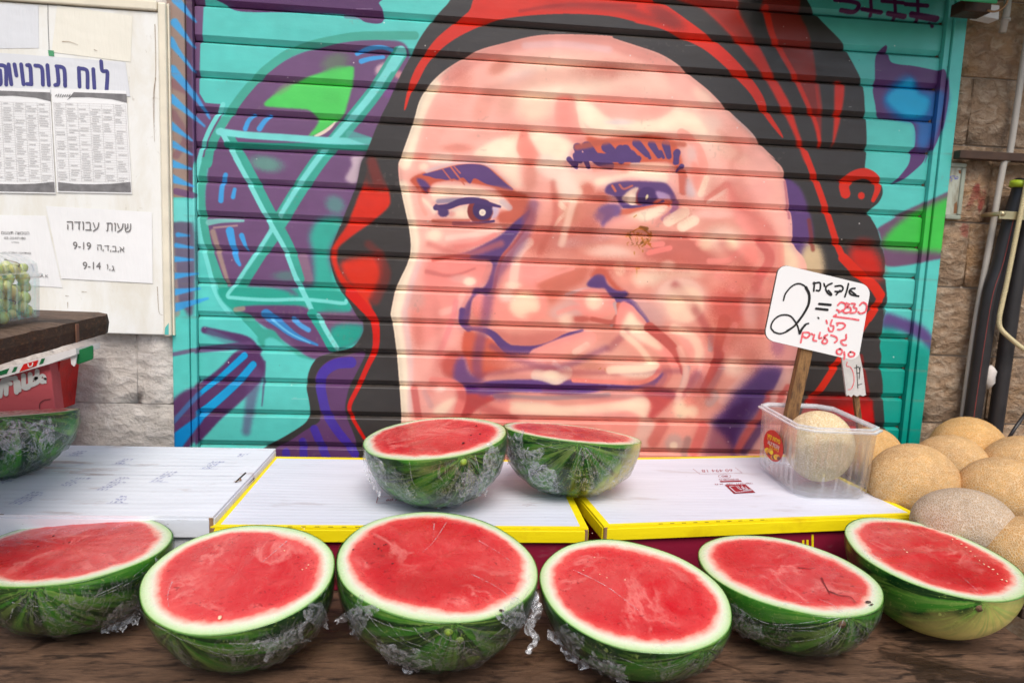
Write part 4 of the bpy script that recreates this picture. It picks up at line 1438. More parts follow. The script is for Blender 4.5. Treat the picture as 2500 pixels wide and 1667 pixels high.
UPZ = np.array((0, 0, 1.0))
text('printed_number', '60 494 18', updown((1712, 1146), (1787, 1144.5), (1789, 1151), (1715, 1152.5)), M_REDINK, br_)
for a, b in (((1692, 1144), (1795, 1141)), ((1709, 1157), (1812, 1154)), ((1692, 1144), (1709, 1157)), ((1795, 1141), (1812, 1154))):
    m = MB()
    ribbon(m, Qz(a, b), .0010, UPZ)
    m.build('printed_rule', M_REDINK, br_)
m = MB()
ribbon(m, Qz(*[(1769 + 15 * math.cos(t), 1162 + 5 * math.sin(t)) for t in np.linspace(0, 2 * math.pi, 16)]), .0008, UPZ)
m.build('printed_seal', M_REDINK, br_)
text('printed_seal_lettering', 'ISO', updown((1761, 1160), (1776, 1160), (1777, 1164), (1762, 1164)), M_REDINK, br_, bold=.02)
text('printed_phone', '04-9902185-75', updown((1755, 1168.5), (1803, 1167.5), (1804, 1171), (1757, 1172)), M_REDINK, br_)
m = MB()
m.add(Qz((1759, 1176.5), (1811, 1175), (1809, 1172), (1757, 1173.5)), [(0, 1, 2, 3)])
m.build('printed_bar', M_REDINK, br_)
text('printed_name', '\u05d9\u05e0\u05e9\u05d9\u05d9\u05e7\u05d4 \u05e8\u05e6\u05d5\u05d9 .\u05d0.\u05de', updown((1744, 1179), (1836, 1176.5), (1838, 1180.5), (1747, 1183)), M_REDINK, br_)
m = MB()
m.add(Qz((1792, 1204), (1844.5, 1201.4), (1819.5, 1181.4), (1769.5, 1183)), [(0, 1, 2, 3)])
m.build('printed_logo', M_REDINK, br_)
mw = MB()
for q in (((1781, 1188), (1793, 1199), (1800, 1201), (1835, 1197)), ((1782, 1187), (1792, 1186)), ((1815, 1197), (1834, 1195))):
    ribbon(mw, [p + UPZ * .0003 for p in Qz(*q)], .0022, UPZ)
mw.build('printed_logo_line', M_WHITE, br_)
text('printed_logo_lettering', '\u05d9\u05e8\u05e4\u05d4', [p + UPZ * .0003 for p in updown((1795, 1185), (1816, 1184), (1827, 1194), (1806, 1195))], M_WHITE, br_, bold=.02)
text('printed_number', '60 494 09', updown((946, 1216.5), (1012, 1216.5), (1008, 1222.5), (941, 1222.5)), M_REDINK, bm)
for a, b in (((923, 1212), (1030, 1212)), ((919, 1227), (1026, 1227)), ((923, 1212), (919, 1227))):
    m = MB()
    ribbon(m, Qz(a, b), .0010, UPZ)
    m.build('printed_rule', M_REDINK, bm)
for q in (((1275, 1232), (1300, 1229), (1330, 1227)), ((1285, 1235), (1300, 1232), (1310, 1236))):
    m = MB()
    ribbon(m, Qz(*q), .0010, UPZ, 0, .0003)
    m.build('lid_scuff', plain('pinkish_scuff', rgb(190, 160, 162), .7, .2), bm)
# yellow strokes on the maroon front of the right carton
for x, h in ((1961, 16), (1971.5, 17), (1984, 30)):
    m = MB()
    y1 = 1334
    a = [atY(x - 2.4, y1 + 10, 0), atY(x + 2.4, y1 + 10, 0)]
    # intersect with the carton's front face
    def front(px, py):
        n = np.array((math.sin(.113), -math.cos(.113), 0))
        p0 = np.array((.262, -.540, 0)) - n * .006 + n * .0006
        d = ray(px, py)
        return CAM + ((p0 - CAM) @ n) / (d @ n) * d
    y0 = y1 - h
    m.add([front(x - 2.6, y1 + 8), front(x + 2.6, y1 + 8), front(x + 2.6, y0), front(x - 2.6, y0)], [(0, 1, 2, 3)])
    m.build('yellow_lettering', M_YEL, br_)

# pen sums on the plain carton
r = random.Random(12)
zl = 1.000 - .0012
GL = {'0': [(0, 0), (.5, -.1), (1, .4), (.6, 1), (.1, .8), (0, 0)], '1': [(.5, 0), (.55, 1)], '2': [(0, .8), (.5, 1), (.9, .7), (0, 0), (1, 0)], '3': [(0, 1), (.9, .8), (.3, .5), (.9, .2), (0, 0)],
      '4': [(.1, 1), (0, .4), (1, .45), (.8, 0)], '5': [(1, 1), (.2, 1), (.1, .5), (.9, .3), (0, 0)], '6': [(.8, 1), (.1, .4), (.5, 0), (.9, .3), (.2, .4)], '7': [(0, 1), (1, 1), (.3, 0)], '8': [(.5, .5), (1, .8), (.4, 1), (.1, .7), (.9, .3), (.4, 0), (0, .3), (.5, .5)]}
cols = [(.03, .10, 6), (.07, .15, 5), (.18, .11, 7), (.20, .06, 3), (.27, .05, 5), (.30, .14, 4), (.37, .12, 6), (.42, .06, 3), (.44, .17, 5), (.50, .25, 4), (.33, .27, 3), (.12, .27, 4), (.22, .32, 3), (.54, .33, 3)]
for cx_, cy_, n in cols:
    m = MB()
    for row in range(n):
        for dg in range(r.choice((2, 3, 3, 4))):
            gl = GL[r.choice('12345678')]
            x0, y0 = cx_ + dg * .0068 + r.uniform(-.001, .001) + row * .0012, cy_ + row * .0125
            if y0 > .375:
                continue
            ribbon(m, [PL(x0 + (1 - a) * .0042, y0 + (1 - b) * .0075, zl) for a, b in gl], .0007, np.array((0, 0, 1.0)))
    if r.random() < .6:
        ribbon(m, [PL(cx_ - .003, cy_ - .004, zl), PL(cx_ + .03, cy_ - .003, zl)], .0006, np.array((0, 0, 1.0)))
    if m.v:
        m.build('pen_sums', M_BLUEINK, bl)
for (cx_, cy_, a, b) in ((.235, .262, .04, .012), (.56, .345, .018, .008)):
    m = MB()
    ribbon(m, [PL(cx_ + a * math.cos(t) * (1 + .06 * math.sin(3 * t)), cy_ + b * math.sin(t), zl) for t in np.linspace(.3, 6.2, 18)], .0007, np.array((0, 0, 1.0)))
    m.build('pen_ring', M_BLUEINK, bl)
m = MB()
M_STAIN = plain('rusty_stain', rgb(176, 134, 120), .7, .3, 90)
for k in range(26):
    x, y = .20 + .12 * r.random(), .195 + .05 * r.random()
    ribbon(m, [PL(x, y, zl), PL(x + .02 + .05 * r.random(), y + .0006, zl)], .0008, np.array((0, 0, 1.0)), 0, .0003)
m.build('juice_stain', M_STAIN, bl)
# lid folds of the left carton: two raised seams and a torn notch at its right edge
for y in (.205, .262):
    m = MB()
    ribbon(m, [PL(.0, y, zl + .0004), PL(.25, y + .001, zl + .0006), PL(.6, y - .001, zl + .0004)], .0012, np.array((0, 0, 1.0)))
    m.build('lid_seam', plain('seam_card', rgb(196, 200, 208), .6, .1), bl)
m = MB()
m.add([PL(.604, .150, .9905), PL(.606, .22, .9905), PL(.588, .222, 1.0012), PL(.586, .166, 1.0012)], [(0, 1, 2, 3)])
m.build('torn_notch', plain('notch_dark', rgb(30, 24, 20), .9, .2), bl)
m = MB()
ribbon(m, [PL(.586, .164, 1.0016), PL(.594, .172, 1.0016), PL(.590, .182, 1.0016)], .003, np.array((0, 0, 1.0)))
m.build('torn_edge', M_KRAFT, bl)

# ------------------------------------------------------------------ watermelons
def mat_flesh():
    m = NT('watermelon_flesh')
    e = m.attr('edge')
    p = m.pos()
    wob = m.math('MULTIPLY', m.math('SUBTRACT', m.noise(38, p, 5, .6), .5), .011)
    wob2 = m.math('MULTIPLY', m.math('SUBTRACT', m.noise(11, p, 3, .6), .5), .017)
    k = m.math('MULTIPLY', m.rng(e, .004, .02), 1.5)
    d = m.math('ADD', e, m.math('MULTIPLY', m.math('ADD', wob, wob2), k))
    rind = m.ramp(m.rng(d, 0, .04), [(0, rgb(50, 96, 34)), (.025, rgb(104, 150, 66)), (.055, rgb(178, 206, 146)), (.18, rgb(208, 222, 184)), (.28, rgb(222, 218, 196)),
                                     (.40, rgb(238, 170, 152)), (.53, rgb(220, 74, 70)), (.74, rgb(206, 28, 38)), (1, rgb(196, 12, 28))])
    core = m.noise(16, p, 7, .62, .7)
    pale = m.rng(core, .50, .74)
    fib = m.noise(90, m.pos((1, .35, 1)), 5, .6, 1.5)
    pale = m.math('MULTIPLY', m.math('ADD', pale, m.math('MULTIPLY', m.rng(fib, .5, .75), .55)), m.rng(d, .018, .03))
    col = m.mix(m.math('MULTIPLY', pale, .48, clamp=True), rind, rgb(222, 92, 88))
    deep = m.math('MULTIPLY', m.rng(m.noise(7, p, 4, .5, .3), .48, .66), m.rng(d, .02, .035))
    col = m.mix(m.math('MULTIPLY', deep, .8), col, rgb(176, 8, 20))
    vein = m.math('SUBTRACT', 1.0, m.math('MULTIPLY', m.math('ABSOLUTE', m.math('SUBTRACT', m.noise(7, p, 5, .6, .8), .5)), 26.0), clamp=True)
    vein = m.math('MULTIPLY', vein, m.math('MULTIPLY', m.rng(d, .02, .035), m.rng(m.noise(12, p, 2), .42, .6)))
    col = m.mix(m.math('MULTIPLY', vein, .45), col, rgb(240, 150, 140))
    blush_ = m.math('MULTIPLY', m.rng(m.noise(5, p, 3, .5, .4), .46, .66), m.rng(d, .014, .03))  # broad paler pink patches of the flesh itself
    col = m.mix(m.math('MULTIPLY', blush_, .24), col, rgb(236, 128, 120))
    pits = m.math('MULTIPLY', m.rng(m.noise(120, m.pos((1, 1.4, .3)), 3, .6, .6), .61, .67), m.math('MULTIPLY', m.rng(d, .018, .026), m.rng(d, .075, .055)))
    col = m.mix(m.math('MULTIPLY', pits, .7), col, rgb(140, 8, 18))
    m.P(Base_Color=col, Roughness=m.rng(m.noise(60, p, 5), .35, .7, .22, .5), Specular_IOR_Level=.5, Coat_Weight=.28, Coat_Roughness=.07)
    m.P(Subsurface_Weight=.12, Subsurface_Radius=(.02, .006, .004), Subsurface_Scale=.3)
    h = m.math('ADD', m.math('MULTIPLY', fib, .6), m.math('MULTIPLY', m.noise(300, p, 3), .4))
    h = m.math('ADD', h, m.math('MULTIPLY', m.noise(26, p, 4), 1.3))
    m.bump(h, .5, .0022)
    return m.mat


def mat_rind(name, belly):
    m = NT(name)
    sv = m.attr('sv', 1)
    p = m.coord('Object')
    st = m.noise(1.0, sv, 3, .5, .25)
    st2 = m.noise(2.6, sv, 6, .7, 1.0)
    g = m.mix(m.rng(st, .46, .56), rgb(16, 58, 20), rgb(62, 134, 38))
    g = m.mix(m.math('MULTIPLY', m.rng(st2, .52, .68), .62), g, rgb(136, 178, 70))
    fl = m.rng(m.noise(150, p, 5, .6, 1.2), .60, .68)
    g = m.mix(m.math('MULTIPLY', fl, .7), g, rgb(164, 186, 96))
    if belly:
        bv = m.attr('belly')
        bb = m.rng(m.math('ADD', bv, m.math('MULTIPLY', m.math('SUBTRACT', m.noise(14, p, 5), .5), .5)), .5, .82)
        g = m.mix(bb, g, rgb(228, 212, 120))
        br = m.math('MULTIPLY', bb, m.rng(m.noise(40, m.coord('Object', (1, .3, 1)), 5, .7, 1), .62, .7))
        g = m.mix(m.math('MULTIPLY', br, .8), g, rgb(110, 76, 40))
    pole = m.attr('pole')
    ray_ = m.math('MULTIPLY', m.rng(pole, .62, .97), m.rng(m.noise(2.4, sv, 2, .5), .50, .60))
    g = m.mix(m.math('MULTIPLY', ray_, .6), g, rgb(140, 170, 84))
    m.P(Base_Color=g, Roughness=.32, Specular_IOR_Level=.5, Coat_Weight=.25, Coat_Roughness=.2)
    m.bump(m.math('ADD', m.noise(20, p, 4), m.math('MULTIPLY', m.noise(160, p, 4), .3)), .25, .003)
    return m.mat


def mat_wrap():
    """cling film: clear, with pale glint streaks painted along its folds"""
    m = NT('cling_film')
    wv = m.attr('wv', 1)
    p = m.coord('Object')
    n = m.noise(1.0, wv, 3, .5, 1.6)
    ridge = m.math('SUBTRACT', 1.0, m.math('MULTIPLY', m.math('ABSOLUTE', m.math('SUBTRACT', m.math('FRACT', m.math('MULTIPLY', n, 5.0)), .5)), 9.0), clamp=True)
    n2 = m.noise(40, m.coord('Object', (1, 1, .5)), 6, .65, 2.2)
    ridge2 = m.math('SUBTRACT', 1.0, m.math('MULTIPLY', m.math('ABSOLUTE', m.math('SUBTRACT', m.math('FRACT', m.math('MULTIPLY', n2, 3.0)), .5)), 8.0), clamp=True)
    zone = m.rng(m.noise(9, p, 3, .5, .5), .44, .62)
    fw = m.attr('fold')
    w = m.math('MULTIPLY', m.math('ADD', m.math('MULTIPLY', ridge, m.math('MULTIPLY', m.rng(fw, 0, .5, .2, .6), m.rng(m.noise(13, p, 2), .45, .6))), m.math('MULTIPLY', m.math('MULTIPLY', ridge2, zone), .9)), m.rng(fw, .0, .10, .0, 1))
    t = m.n('BsdfTransparent')
    gl = m.n('BsdfGlossy', i_Color=(.92, .94, 1, 1), i_Roughness=.12)
    bp = m.n('Bump', i_Strength=.9, i_Distance=.006, i_Height=m.math('ADD', n, m.math('MULTIPLY', n2, .7)))
    m.t.links.new(bp.outputs[0], gl.inputs['Normal'])
    fr = m.n('Fresnel', i_IOR=1.45)
    m.t.links.new(bp.outputs[0], fr.inputs['Normal'])
    df = m.n('BsdfDiffuse', i_Color=(.5, .52, .55, 1))
    a = m.n('MixShader', i_0=m.math('MULTIPLY', fr.outputs[0], m.rng(fw, 0, .06, .25, .55), clamp=True), i_1=t.outputs[0], i_2=gl.outputs[0])
    b = m.n('MixShader', i_0=.35, i_1=gl.outputs[0], i_2=df.outputs[0])
    c = m.n('MixShader', i_0=m.math('MULTIPLY', w, .55, clamp=True), i_1=a.outputs[0], i_2=b.outputs[0])
    m.t.links.new(c.outputs[0], m.out.inputs[0])
    return m.mat


def mat_film_solid(name, op):
    m = NT(name)
    t = m.n('BsdfTransparent')
    gl = m.n('BsdfGlossy', i_Color=(.95, .96, 1, 1), i_Roughness=.15)
    df = m.n('BsdfDiffuse', i_Color=(.75, .77, .8, 1))
    n = m.noise(55, m.coord('Object'), 5, .6, 2.5)
    b = m.n('MixShader', i_0=.6, i_1=gl.outputs[0], i_2=df.outputs[0])
    c = m.n('MixShader', i_0=m.rng(n, .42, .58, op * .1, op), i_1=t.outputs[0], i_2=b.outputs[0])
    m.t.links.new(c.outputs[0], m.out.inputs[0])
    bp = m.n('Bump', i_Strength=1, i_Distance=.004, i_Height=n)
    m.t.links.new(bp.outputs[0], gl.inputs['Normal'])
    return m.mat


M_FLESH, M_RIND, M_RINDB, M_WRAP, M_FILM = mat_flesh(), mat_rind('watermelon_rind', False), mat_rind('watermelon_rind_with_pale_belly', True), mat_wrap(), mat_film_solid('bunched_cling_film', .5)
M_SEEDD = plain('dark_seed', rgb(60, 30, 28), .4, .2, 200)
M_SEEDW = plain('white_seed', rgb(240, 206, 170), .4, .1, 200)
M_SCAR = plain('stem_scar', rgb(110, 84, 60), .8, .3, 300, .4)
M_KNOB = plain('green_stem_knob', rgb(140, 170, 60), .5, .3, 200, .3)


def seed_mesh():
    v, f = [], []
    nu, nv = 8, 4
    for j in range(nv + 1):
        a = math.pi * j / nv
        for i in range(nu):
            b = 2 * math.pi * i / nu
            v.append((math.cos(a), math.sin(a) * math.cos(b) * (.55 + .1 * math.cos(a)), math.sin(a) * math.sin(b) * .35))
    for j in range(nv):
        for i in range(nu):
            f.append((j * nu + i, j * nu + (i + 1) % nu, (j + 1) * nu + (i + 1) % nu, (j + 1) * nu + i))
    out = []
    for mt in (M_SEEDD, M_SEEDW):
        me = bpy.data.meshes.new('seed')
        me.from_pydata(v, [], f)
        me.materials.append(mt)
        me.polygons.foreach_set('use_smooth', np.ones(len(me.polygons), dtype=bool))
        out.append(me)
    return out


SEED = seed_mesh()


def watermelon(label, c, s, nrm, xax, pole_px, seed, belly=None, scar='scar', seeds=(), wrap=1.0, flat=.0, group=None, rim_noise=1.0):
    r = np.random.RandomState(seed)
    c = np.array(c) + (0, 0, CH)
    nz = np.array(nrm, float)
    nz /= np.linalg.norm(nz)
    ex = np.array(xax, float)
    ex -= nz * (ex @ nz)
    ex /= np.linalg.norm(ex)
    ey = np.cross(nz, ex)
    R = np.stack([ex, ey, nz], 1)
    a, b, d = s
    NTH, NPH = 72, 22
    th = np.linspace(0, 2 * np.pi, NTH, endpoint=False)
    ph = r.rand(6) * 6.28
    wob = 1 + rim_noise * (.010 * np.sin(2 * th + ph[0]) + .008 * np.sin(3 * th + ph[1]) + .005 * np.sin(5 * th + ph[2]) + .003 * np.sin(9 * th + ph[3]))
    rimx, rimy = a * np.cos(th) * wob, b * np.sin(th) * wob
    Rloc = np.hypot(rimx, rimy)
    t = thing('watermelon_half', label, 'watermelon', tuple(c - nz * d), group)
    # which way the stem end lies
    P2 = proj(c + np.stack([rimx, rimy, 0 * th], 1) @ R.T)
    kp = int(np.argmin(np.hypot(*(P2 - np.array(pole_px)).T)))
    pole = np.array((math.cos(th[kp]) * b * a, math.sin(th[kp]) * a * b, 0.0))
    pole = np.array((rimx[kp], rimy[kp], 0.0))
    pole /= np.linalg.norm(pole)
    q1 = np.cross(pole, (0, 0, 1.0))
    q2 = np.array((0, 0, 1.0))
    bell = None
    if belly is not None:
        bell = np.array(belly, float)
        bell /= np.linalg.norm(bell)

    def hull(scale, zoff, top):
        V, sv, wv, fold, pl, bl_ = [], [], [], [], [], []
        for j in range(NPH + 1):
            f_ = j / NPH
            ang = f_ * np.pi / 2 * .999
            cr, sr = math.cos(ang) ** .92, math.sin(ang)
            for i in range(NTH):
                bulge = 1 + .006 * math.sin(3 * th[i] + ph[4]) * cr
                x, y = rimx[i] * cr * bulge * scale, rimy[i] * cr * bulge * scale
                z_ = -d * sr * scale + zoff
                V.append((x, y, z_))
                u = np.array((x / a, y / b, z_ / d))
                u /= np.linalg.norm(u) + 1e-9
                lat = u @ pole
                pr = np.array((u @ q1, u @ q2))
                pr /= np.linalg.norm(pr) + 1e-6
                sv.append((pr[0] * 3.4 + seed, pr[1] * 3.4, lat * 1.1))
                pl.append(abs(lat) if lat > 0 else 0)
                wv.append((math.cos(th[i]) * 3.2 + seed, math.sin(th[i]) * 3.2, f_ * 4.2))
                fold.append(f_)
                bl_.append(float(u @ bell) if bell is not None else 0)
        return np.array(V), sv, wv, fold, pl, bl_

    V, sv, wv, fold, pl, bl_ = hull(1, 0, 0)
    F = []
    for j in range(NPH):
        for i in range(NTH):
            F.append((j * NTH + i, (j + 1) * NTH + i, (j + 1) * NTH + (i + 1) % NTH, j * NTH + (i + 1) % NTH))
    mesh('rind', c + V @ R.T, F, M_RINDB if belly is not None else M_RIND, t, True, None, dict(sv=sv, pole=pl, belly=bl_))
    # cut face
    fr = [1.0, .992, .982, .97, .955, .935, .91, .88, .84, .79, .72, .62, .5, .36, .2, .08]
    v, e = [], []
    tilt = r.randn(2) * .01
    for k, q in enumerate(fr):
        for i in range(NTH):
            x, y = rimx[i] * q, rimy[i] * q
            dome = (1 - q ** 2) * .0030 + .0012 * math.sin(20 * x / a + ph[1]) * (1 - q) + r.randn() * .00025 * (q < .97)
            lip = -.0012 if k == 0 else 0
            v.append((x, y, dome + lip + .0002))
            e.append((1 - q) * Rloc[i] * .92 + .0002)
    v.append((0, 0, .003))
    e.append(.1)
    F = []
    for k in range(len(fr) - 1):
        for i in range(NTH):
            F.append((k * NTH + i, k * NTH + (i + 1) % NTH, (k + 1) * NTH + (i + 1) % NTH, (k + 1) * NTH + i))
    k = (len(fr) - 1) * NTH
    for i in range(NTH):
        F.append((k + i, k + (i + 1) % NTH, len(v) - 1))
    mesh('cut_face', c + np.array(v) @ R.T, F, M_FLESH, t, True, None, dict(edge=e))
    # film over the rind
    if wrap:
        V, sv, wv, fold, pl, bl_ = hull(1.014, 0, 0)
        n3 = r.rand(4) * 6
        for k in range(len(V)):
            f_ = fold[k]
            i = k % NTH
            cr = .0016 * math.sin(11 * th[i] + 6 * f_ + n3[0]) + .0012 * math.sin(23 * th[i] - 9 * f_ + n3[1]) + r.randn() * .0007
            V[k] *= 1 + cr / .12 * min(1, f_ * 3) * wrap
        V = V[:]
        F = []
        for j in range(NPH - 1):
            for i in range(NTH):
                F.append((j * NTH + i, (j + 1) * NTH + i, (j + 1) * NTH + (i + 1) % NTH, j * NTH + (i + 1) % NTH))
        mesh('plastic_wrap', c + V @ R.T, F, M_WRAP, t, True, None, dict(wv=wv, fold=fold))
        # thin pale ribbons that paint highlight lines onto the film around the rind
        mbf = MB()
        for q in range(int(10 * wrap)):
            u = r.uniform(0, 2 * np.pi)
            f0 = r.uniform(.25, .8)
            L = r.uniform(.02, .07)
            path = []
            for w_ in range(7):
                uu = u + (w_ / 6 - .5) * L / .12 * (1 if q % 2 else -.6)
                ff = f0 + (w_ / 6 - .5) * L * r.uniform(2, 5)
                ff = min(max(ff, .08), .92)
                an = ff * np.pi / 2
                k_ = 1.018 + .006 * r.rand()
                p_ = np.array((a * math.cos(uu) * math.cos(an), b * math.sin(uu) * math.cos(an), -d * math.sin(an))) * k_
                path.append(c + R @ p_)
            nn = path[3] - c
            nn /= np.linalg.norm(nn)
            ribbon(mbf, path, r.uniform(.0006, .0022), nn, 0, .0004)
        mbf.build('film_crease_glint', M_FILM, t)
    # stem end
    if scar:
        pc = c + R @ np.array((rimx[kp] * .985, rimy[kp] * .985, -d * .10))
        out = R @ np.array((pole[0], pole[1], -.08))
        out /= np.linalg.norm(out)
        m = MB()
        up = nz
        sd_ = np.cross(out, up)
        if scar == 'scar':
            m.tube([pc - out * .004, pc + out * .0016], [.0062, .0052], 12)
            m.tube([pc + out * .001, pc + out * .0022], [.0034, .002], 10)
            m.build('stem_scar', M_SCAR, t, True)
        else:
            m.tube([pc - out * .004, pc + out * .0006, pc + out * .0030, pc + out * .0034], [.0072, .0060, .0036, .001], 14)
            m.build('stem_knob', M_KNOB, t, True)
    # seeds in the face
    for (px, py, wt, sz) in seeds:
        dd = ray(px, py)
        tt = ((c + nz * .002 - CAM) @ nz) / (dd @ nz)
        p_ = CAM + tt * dd
        o = bpy.data.objects.new('seed', SEED[1 if wt else 0])
        COL.objects.link(o)
        o.parent = t
        o.location = tuple(p_ - ORG[t.name] + nz * .0009)
        o.scale = (sz, sz, sz)
        o.rotation_euler = (0, 0, r.uniform(0, 6.28))
    return t, c, R, (a, b, d)


GW = 'halved watermelons wrapped in cling film'
rw = random.Random(9)


def scat(n, cx_, cy_, sx, sy, wt, sz=.0022):
    return [(cx_ + rw.gauss(0, sx), cy_ + rw.gauss(0, sy), wt, sz * rw.uniform(.7, 1.2)) for _ in range(n)]


W1 = watermelon('watermelon half at the left end of the front row, cut off by the frame', [-0.5324, -0.6384, -0.4333], [0.1475, 0.1149, 0.112], [-0.082, -0.006, 0.997], [0.935, -0.347, 0.075], (60, 1432), 1, None, None,
                scat(5, 150, 1330, 60, 20, 0), group=GW)
W2 = watermelon('watermelon half second from left in front row, pale seed near its lower rim', [-0.2675, -0.7383, -0.4246], [0.1246, 0.1081, 0.1203], [-0.071, -0.224, 0.972], [0.973, -0.229, 0.018], (420, 1540), 2, None, None,
                [(537, 1508, 1, .0045)] + scat(7, 740, 1350, 20, 60, 1, .0016), group=GW)
W3 = watermelon('largest watermelon half, centre of front row, green stem knob facing forward', [-0.0093, -0.7252, -0.4112], [0.14, 0.1291, 0.1339], [0.036, -0.126, 0.991], [-0.821, 0.561, 0.102], (1110, 1523), 3, None, 'knob',
                scat(9, 930, 1340, 30, 40, 0, .0017) + [(1225, 1491, 0, .0038)], group=GW)
W4 = watermelon('deep red watermelon half in front of the gap between the two yellow edged cartons', [0.2539, -0.7571, -0.4387], [0.1308, 0.108, 0.1062], [-0.047, -0.209, 0.977], [-0.786, 0.611, 0.093], (1700, 1590), 4, None, None,
                scat(8, 1500, 1420, 80, 50, 1, .0014), group=GW)
W5 = watermelon('watermelon half with a dark crack in its flesh near the right rim', [0.4985, -0.6991, -0.4384], [0.1284, 0.1089, 0.1068], [-0.037, -0.048, 0.998], [-0.634, 0.774, 0.013], (2057, 1501), 5, None, 'scar',
                [(2120, 1470, 0, .0042), (2128, 1476, 0, .003)], group=GW)
W6 = watermelon('watermelon half with yellow belly and brown stem scar, right end of the row', [0.7518, -0.6551, -0.4313], [0.137, 0.1105, 0.1139], [-0.023, -0.057, 0.998], [-0.074, 0.996, 0.055], (2395, 1466), 6, (-.55, -.2, -.8), 'scar',
                [(2325 + 11 * k, 1312 + 9 * k + rw.uniform(-5, 5), 1, .0022 * rw.uniform(.7, 1.2)) for k in range(13)] + scat(4, 2190, 1350, 40, 12, 1, .002), wrap=0, group=GW)
W7 = watermelon('left watermelon half of the pair on the yellow edged carton', [-0.0252, -0.4329, -0.3165], [0.1329, 0.1191, 0.1185], [-0.134, -0.032, 0.99], [0.646, -0.761, 0.063], (1130, 1112), 7, None, 'knob',
                [(1131, 1082, 0, .0036), (1172, 1060, 0, .0024), (1163, 1040, 0, .0024), (1150, 1063, 0, .0022)], group=GW)
W8 = watermelon('right watermelon half of the pair on the cartons, tilted away with pale belly', [0.2313, -0.3704, -0.3208], [0.1312, 0.1142, 0.1141], [0.081, 0.101, 0.992], [-0.994, -0.061, 0.087], (1425, 1088), 8, (-.95, .0, -.42), None, (), wrap=1.5, group=GW)
_r = ray(10, 1014)
_r = _r / np.linalg.norm(_r)
c9 = atD(-22, 1013, 1.235) - (0, 0, CH)
n9 = np.array((0, 0, 1.0)) - _r * _r[2] - .035 * _r + np.array((.012, 0, 0))
n9 /= np.linalg.norm(n9)
W9 = watermelon('heavily wrapped watermelon half on the pen marked white carton', c9.tolist(), [.136, .122, .112], n9.tolist(), [1, .1, 0], (-60, 1015), 9, None, None, (), wrap=1.6, group=GW)
# light spot below the knob of the largest half, twisted tails and a puff of film behind it
t3, c3, R3, s3 = W3
pk = atY(1122, 1560, 0)
dd = ray(1122, 1560)
# nearest hit on the ellipsoid of the third half
o_ = R3.T @ (CAM - c3) / s3
q_ = R3.T @ dd / s3
A_, B_, C_ = q_ @ q_, o_ @ q_, o_ @ o_ - 1
tt = (-B_ - math.sqrt(max(B_ * B_ - A_ * C_, 0))) / A_
pk = CAM + dd * tt
nn = R3 @ ((R3.T @ (pk - c3)) / np.array(s3) ** 2)
nn /= np.linalg.norm(nn)
m = MB()
m.tube([pk - nn * .002, pk + nn * .0022, pk + nn * .0026], [.0060, .0046, .001], 14)
m.build('rind_wart', M_KNOB, t3, True)


M_TAIL = mat_film_solid('twisted_film', .5)
M_GLINT = mat_film_solid('pulled_film_glint', .95)


def hit(Wt, px, py, lift=1.02):
    """where the ray through a photograph pixel meets a half's rind"""
    t_, c_, R_, s_ = Wt
    s_ = np.array(s_) * lift
    o_ = R_.T @ (CAM - c_) / s_
    q_ = R_.T @ ray(px, py) / s_
    A, B, C_ = q_ @ q_, o_ @ q_, o_ @ o_ - 1
    D = max(B * B - A * C_, 0)
    p = CAM + ray(px, py) * ((-B - math.sqrt(D)) / A)
    n = R_ @ ((R_.T @ (p - c_)) / s_ ** 2)
    return p, n / np.linalg.norm(n)


def bunch(Wt, px, py, w, h, seed, ang=0.0):
    """a crumpled flap of film that clings to the rind"""
    r = np.random.RandomState(seed)
    nx, ny = 16, 9
    v, f = [], []
    ph = r.rand(8) * 6.28
    for j in range(ny + 1):
        for i in range(nx + 1):
            u, w_ = i / nx - .5, j / ny - .5
            ed = 1 + .22 * math.sin(6 * u + ph[0]) + .15 * math.sin(13 * u + ph[1])
            x_, y_ = u * w * (1 + .2 * math.sin(5 * w_ + ph[2])), w_ * h * ed
            p, n = hit(Wt, px + x_ * math.cos(ang) - y_ * math.sin(ang), py + x_ * math.sin(ang) + y_ * math.cos(ang), 1.018)
            k = .0022 * math.sin(17 * u + 9 * w_ + ph[3]) + .0014 * math.sin(31 * u - 14 * w_ + ph[4]) + r.randn() * .0009
            v.append(p + n * (.0012 + abs(k)))
    for j in range(ny):
        for i in range(nx):
            if r.rand() > .93 and (i in (0, nx - 1) or j in (0, ny - 1)):
                continue
            a = j * (nx + 1) + i
            f.append((a, a + 1, a + nx + 2, a + nx + 1))
    mesh('film_flap', v, f, M_FILM, Wt[0], True)


def crease_glints(Wt, arcs, w=.0010):  # whitish ribbons laid along the film's folds as painted highlight lines
    for k, a in enumerate(arcs):
        q = [hit(Wt, x, y, 1.022) for x, y in a]
        m = MB()
        ribbon(m, [p for p, n in q], w, q[len(q) // 2][1], 0, w * .35)
        m.build('film_crease_glint', M_GLINT, Wt[0], True)


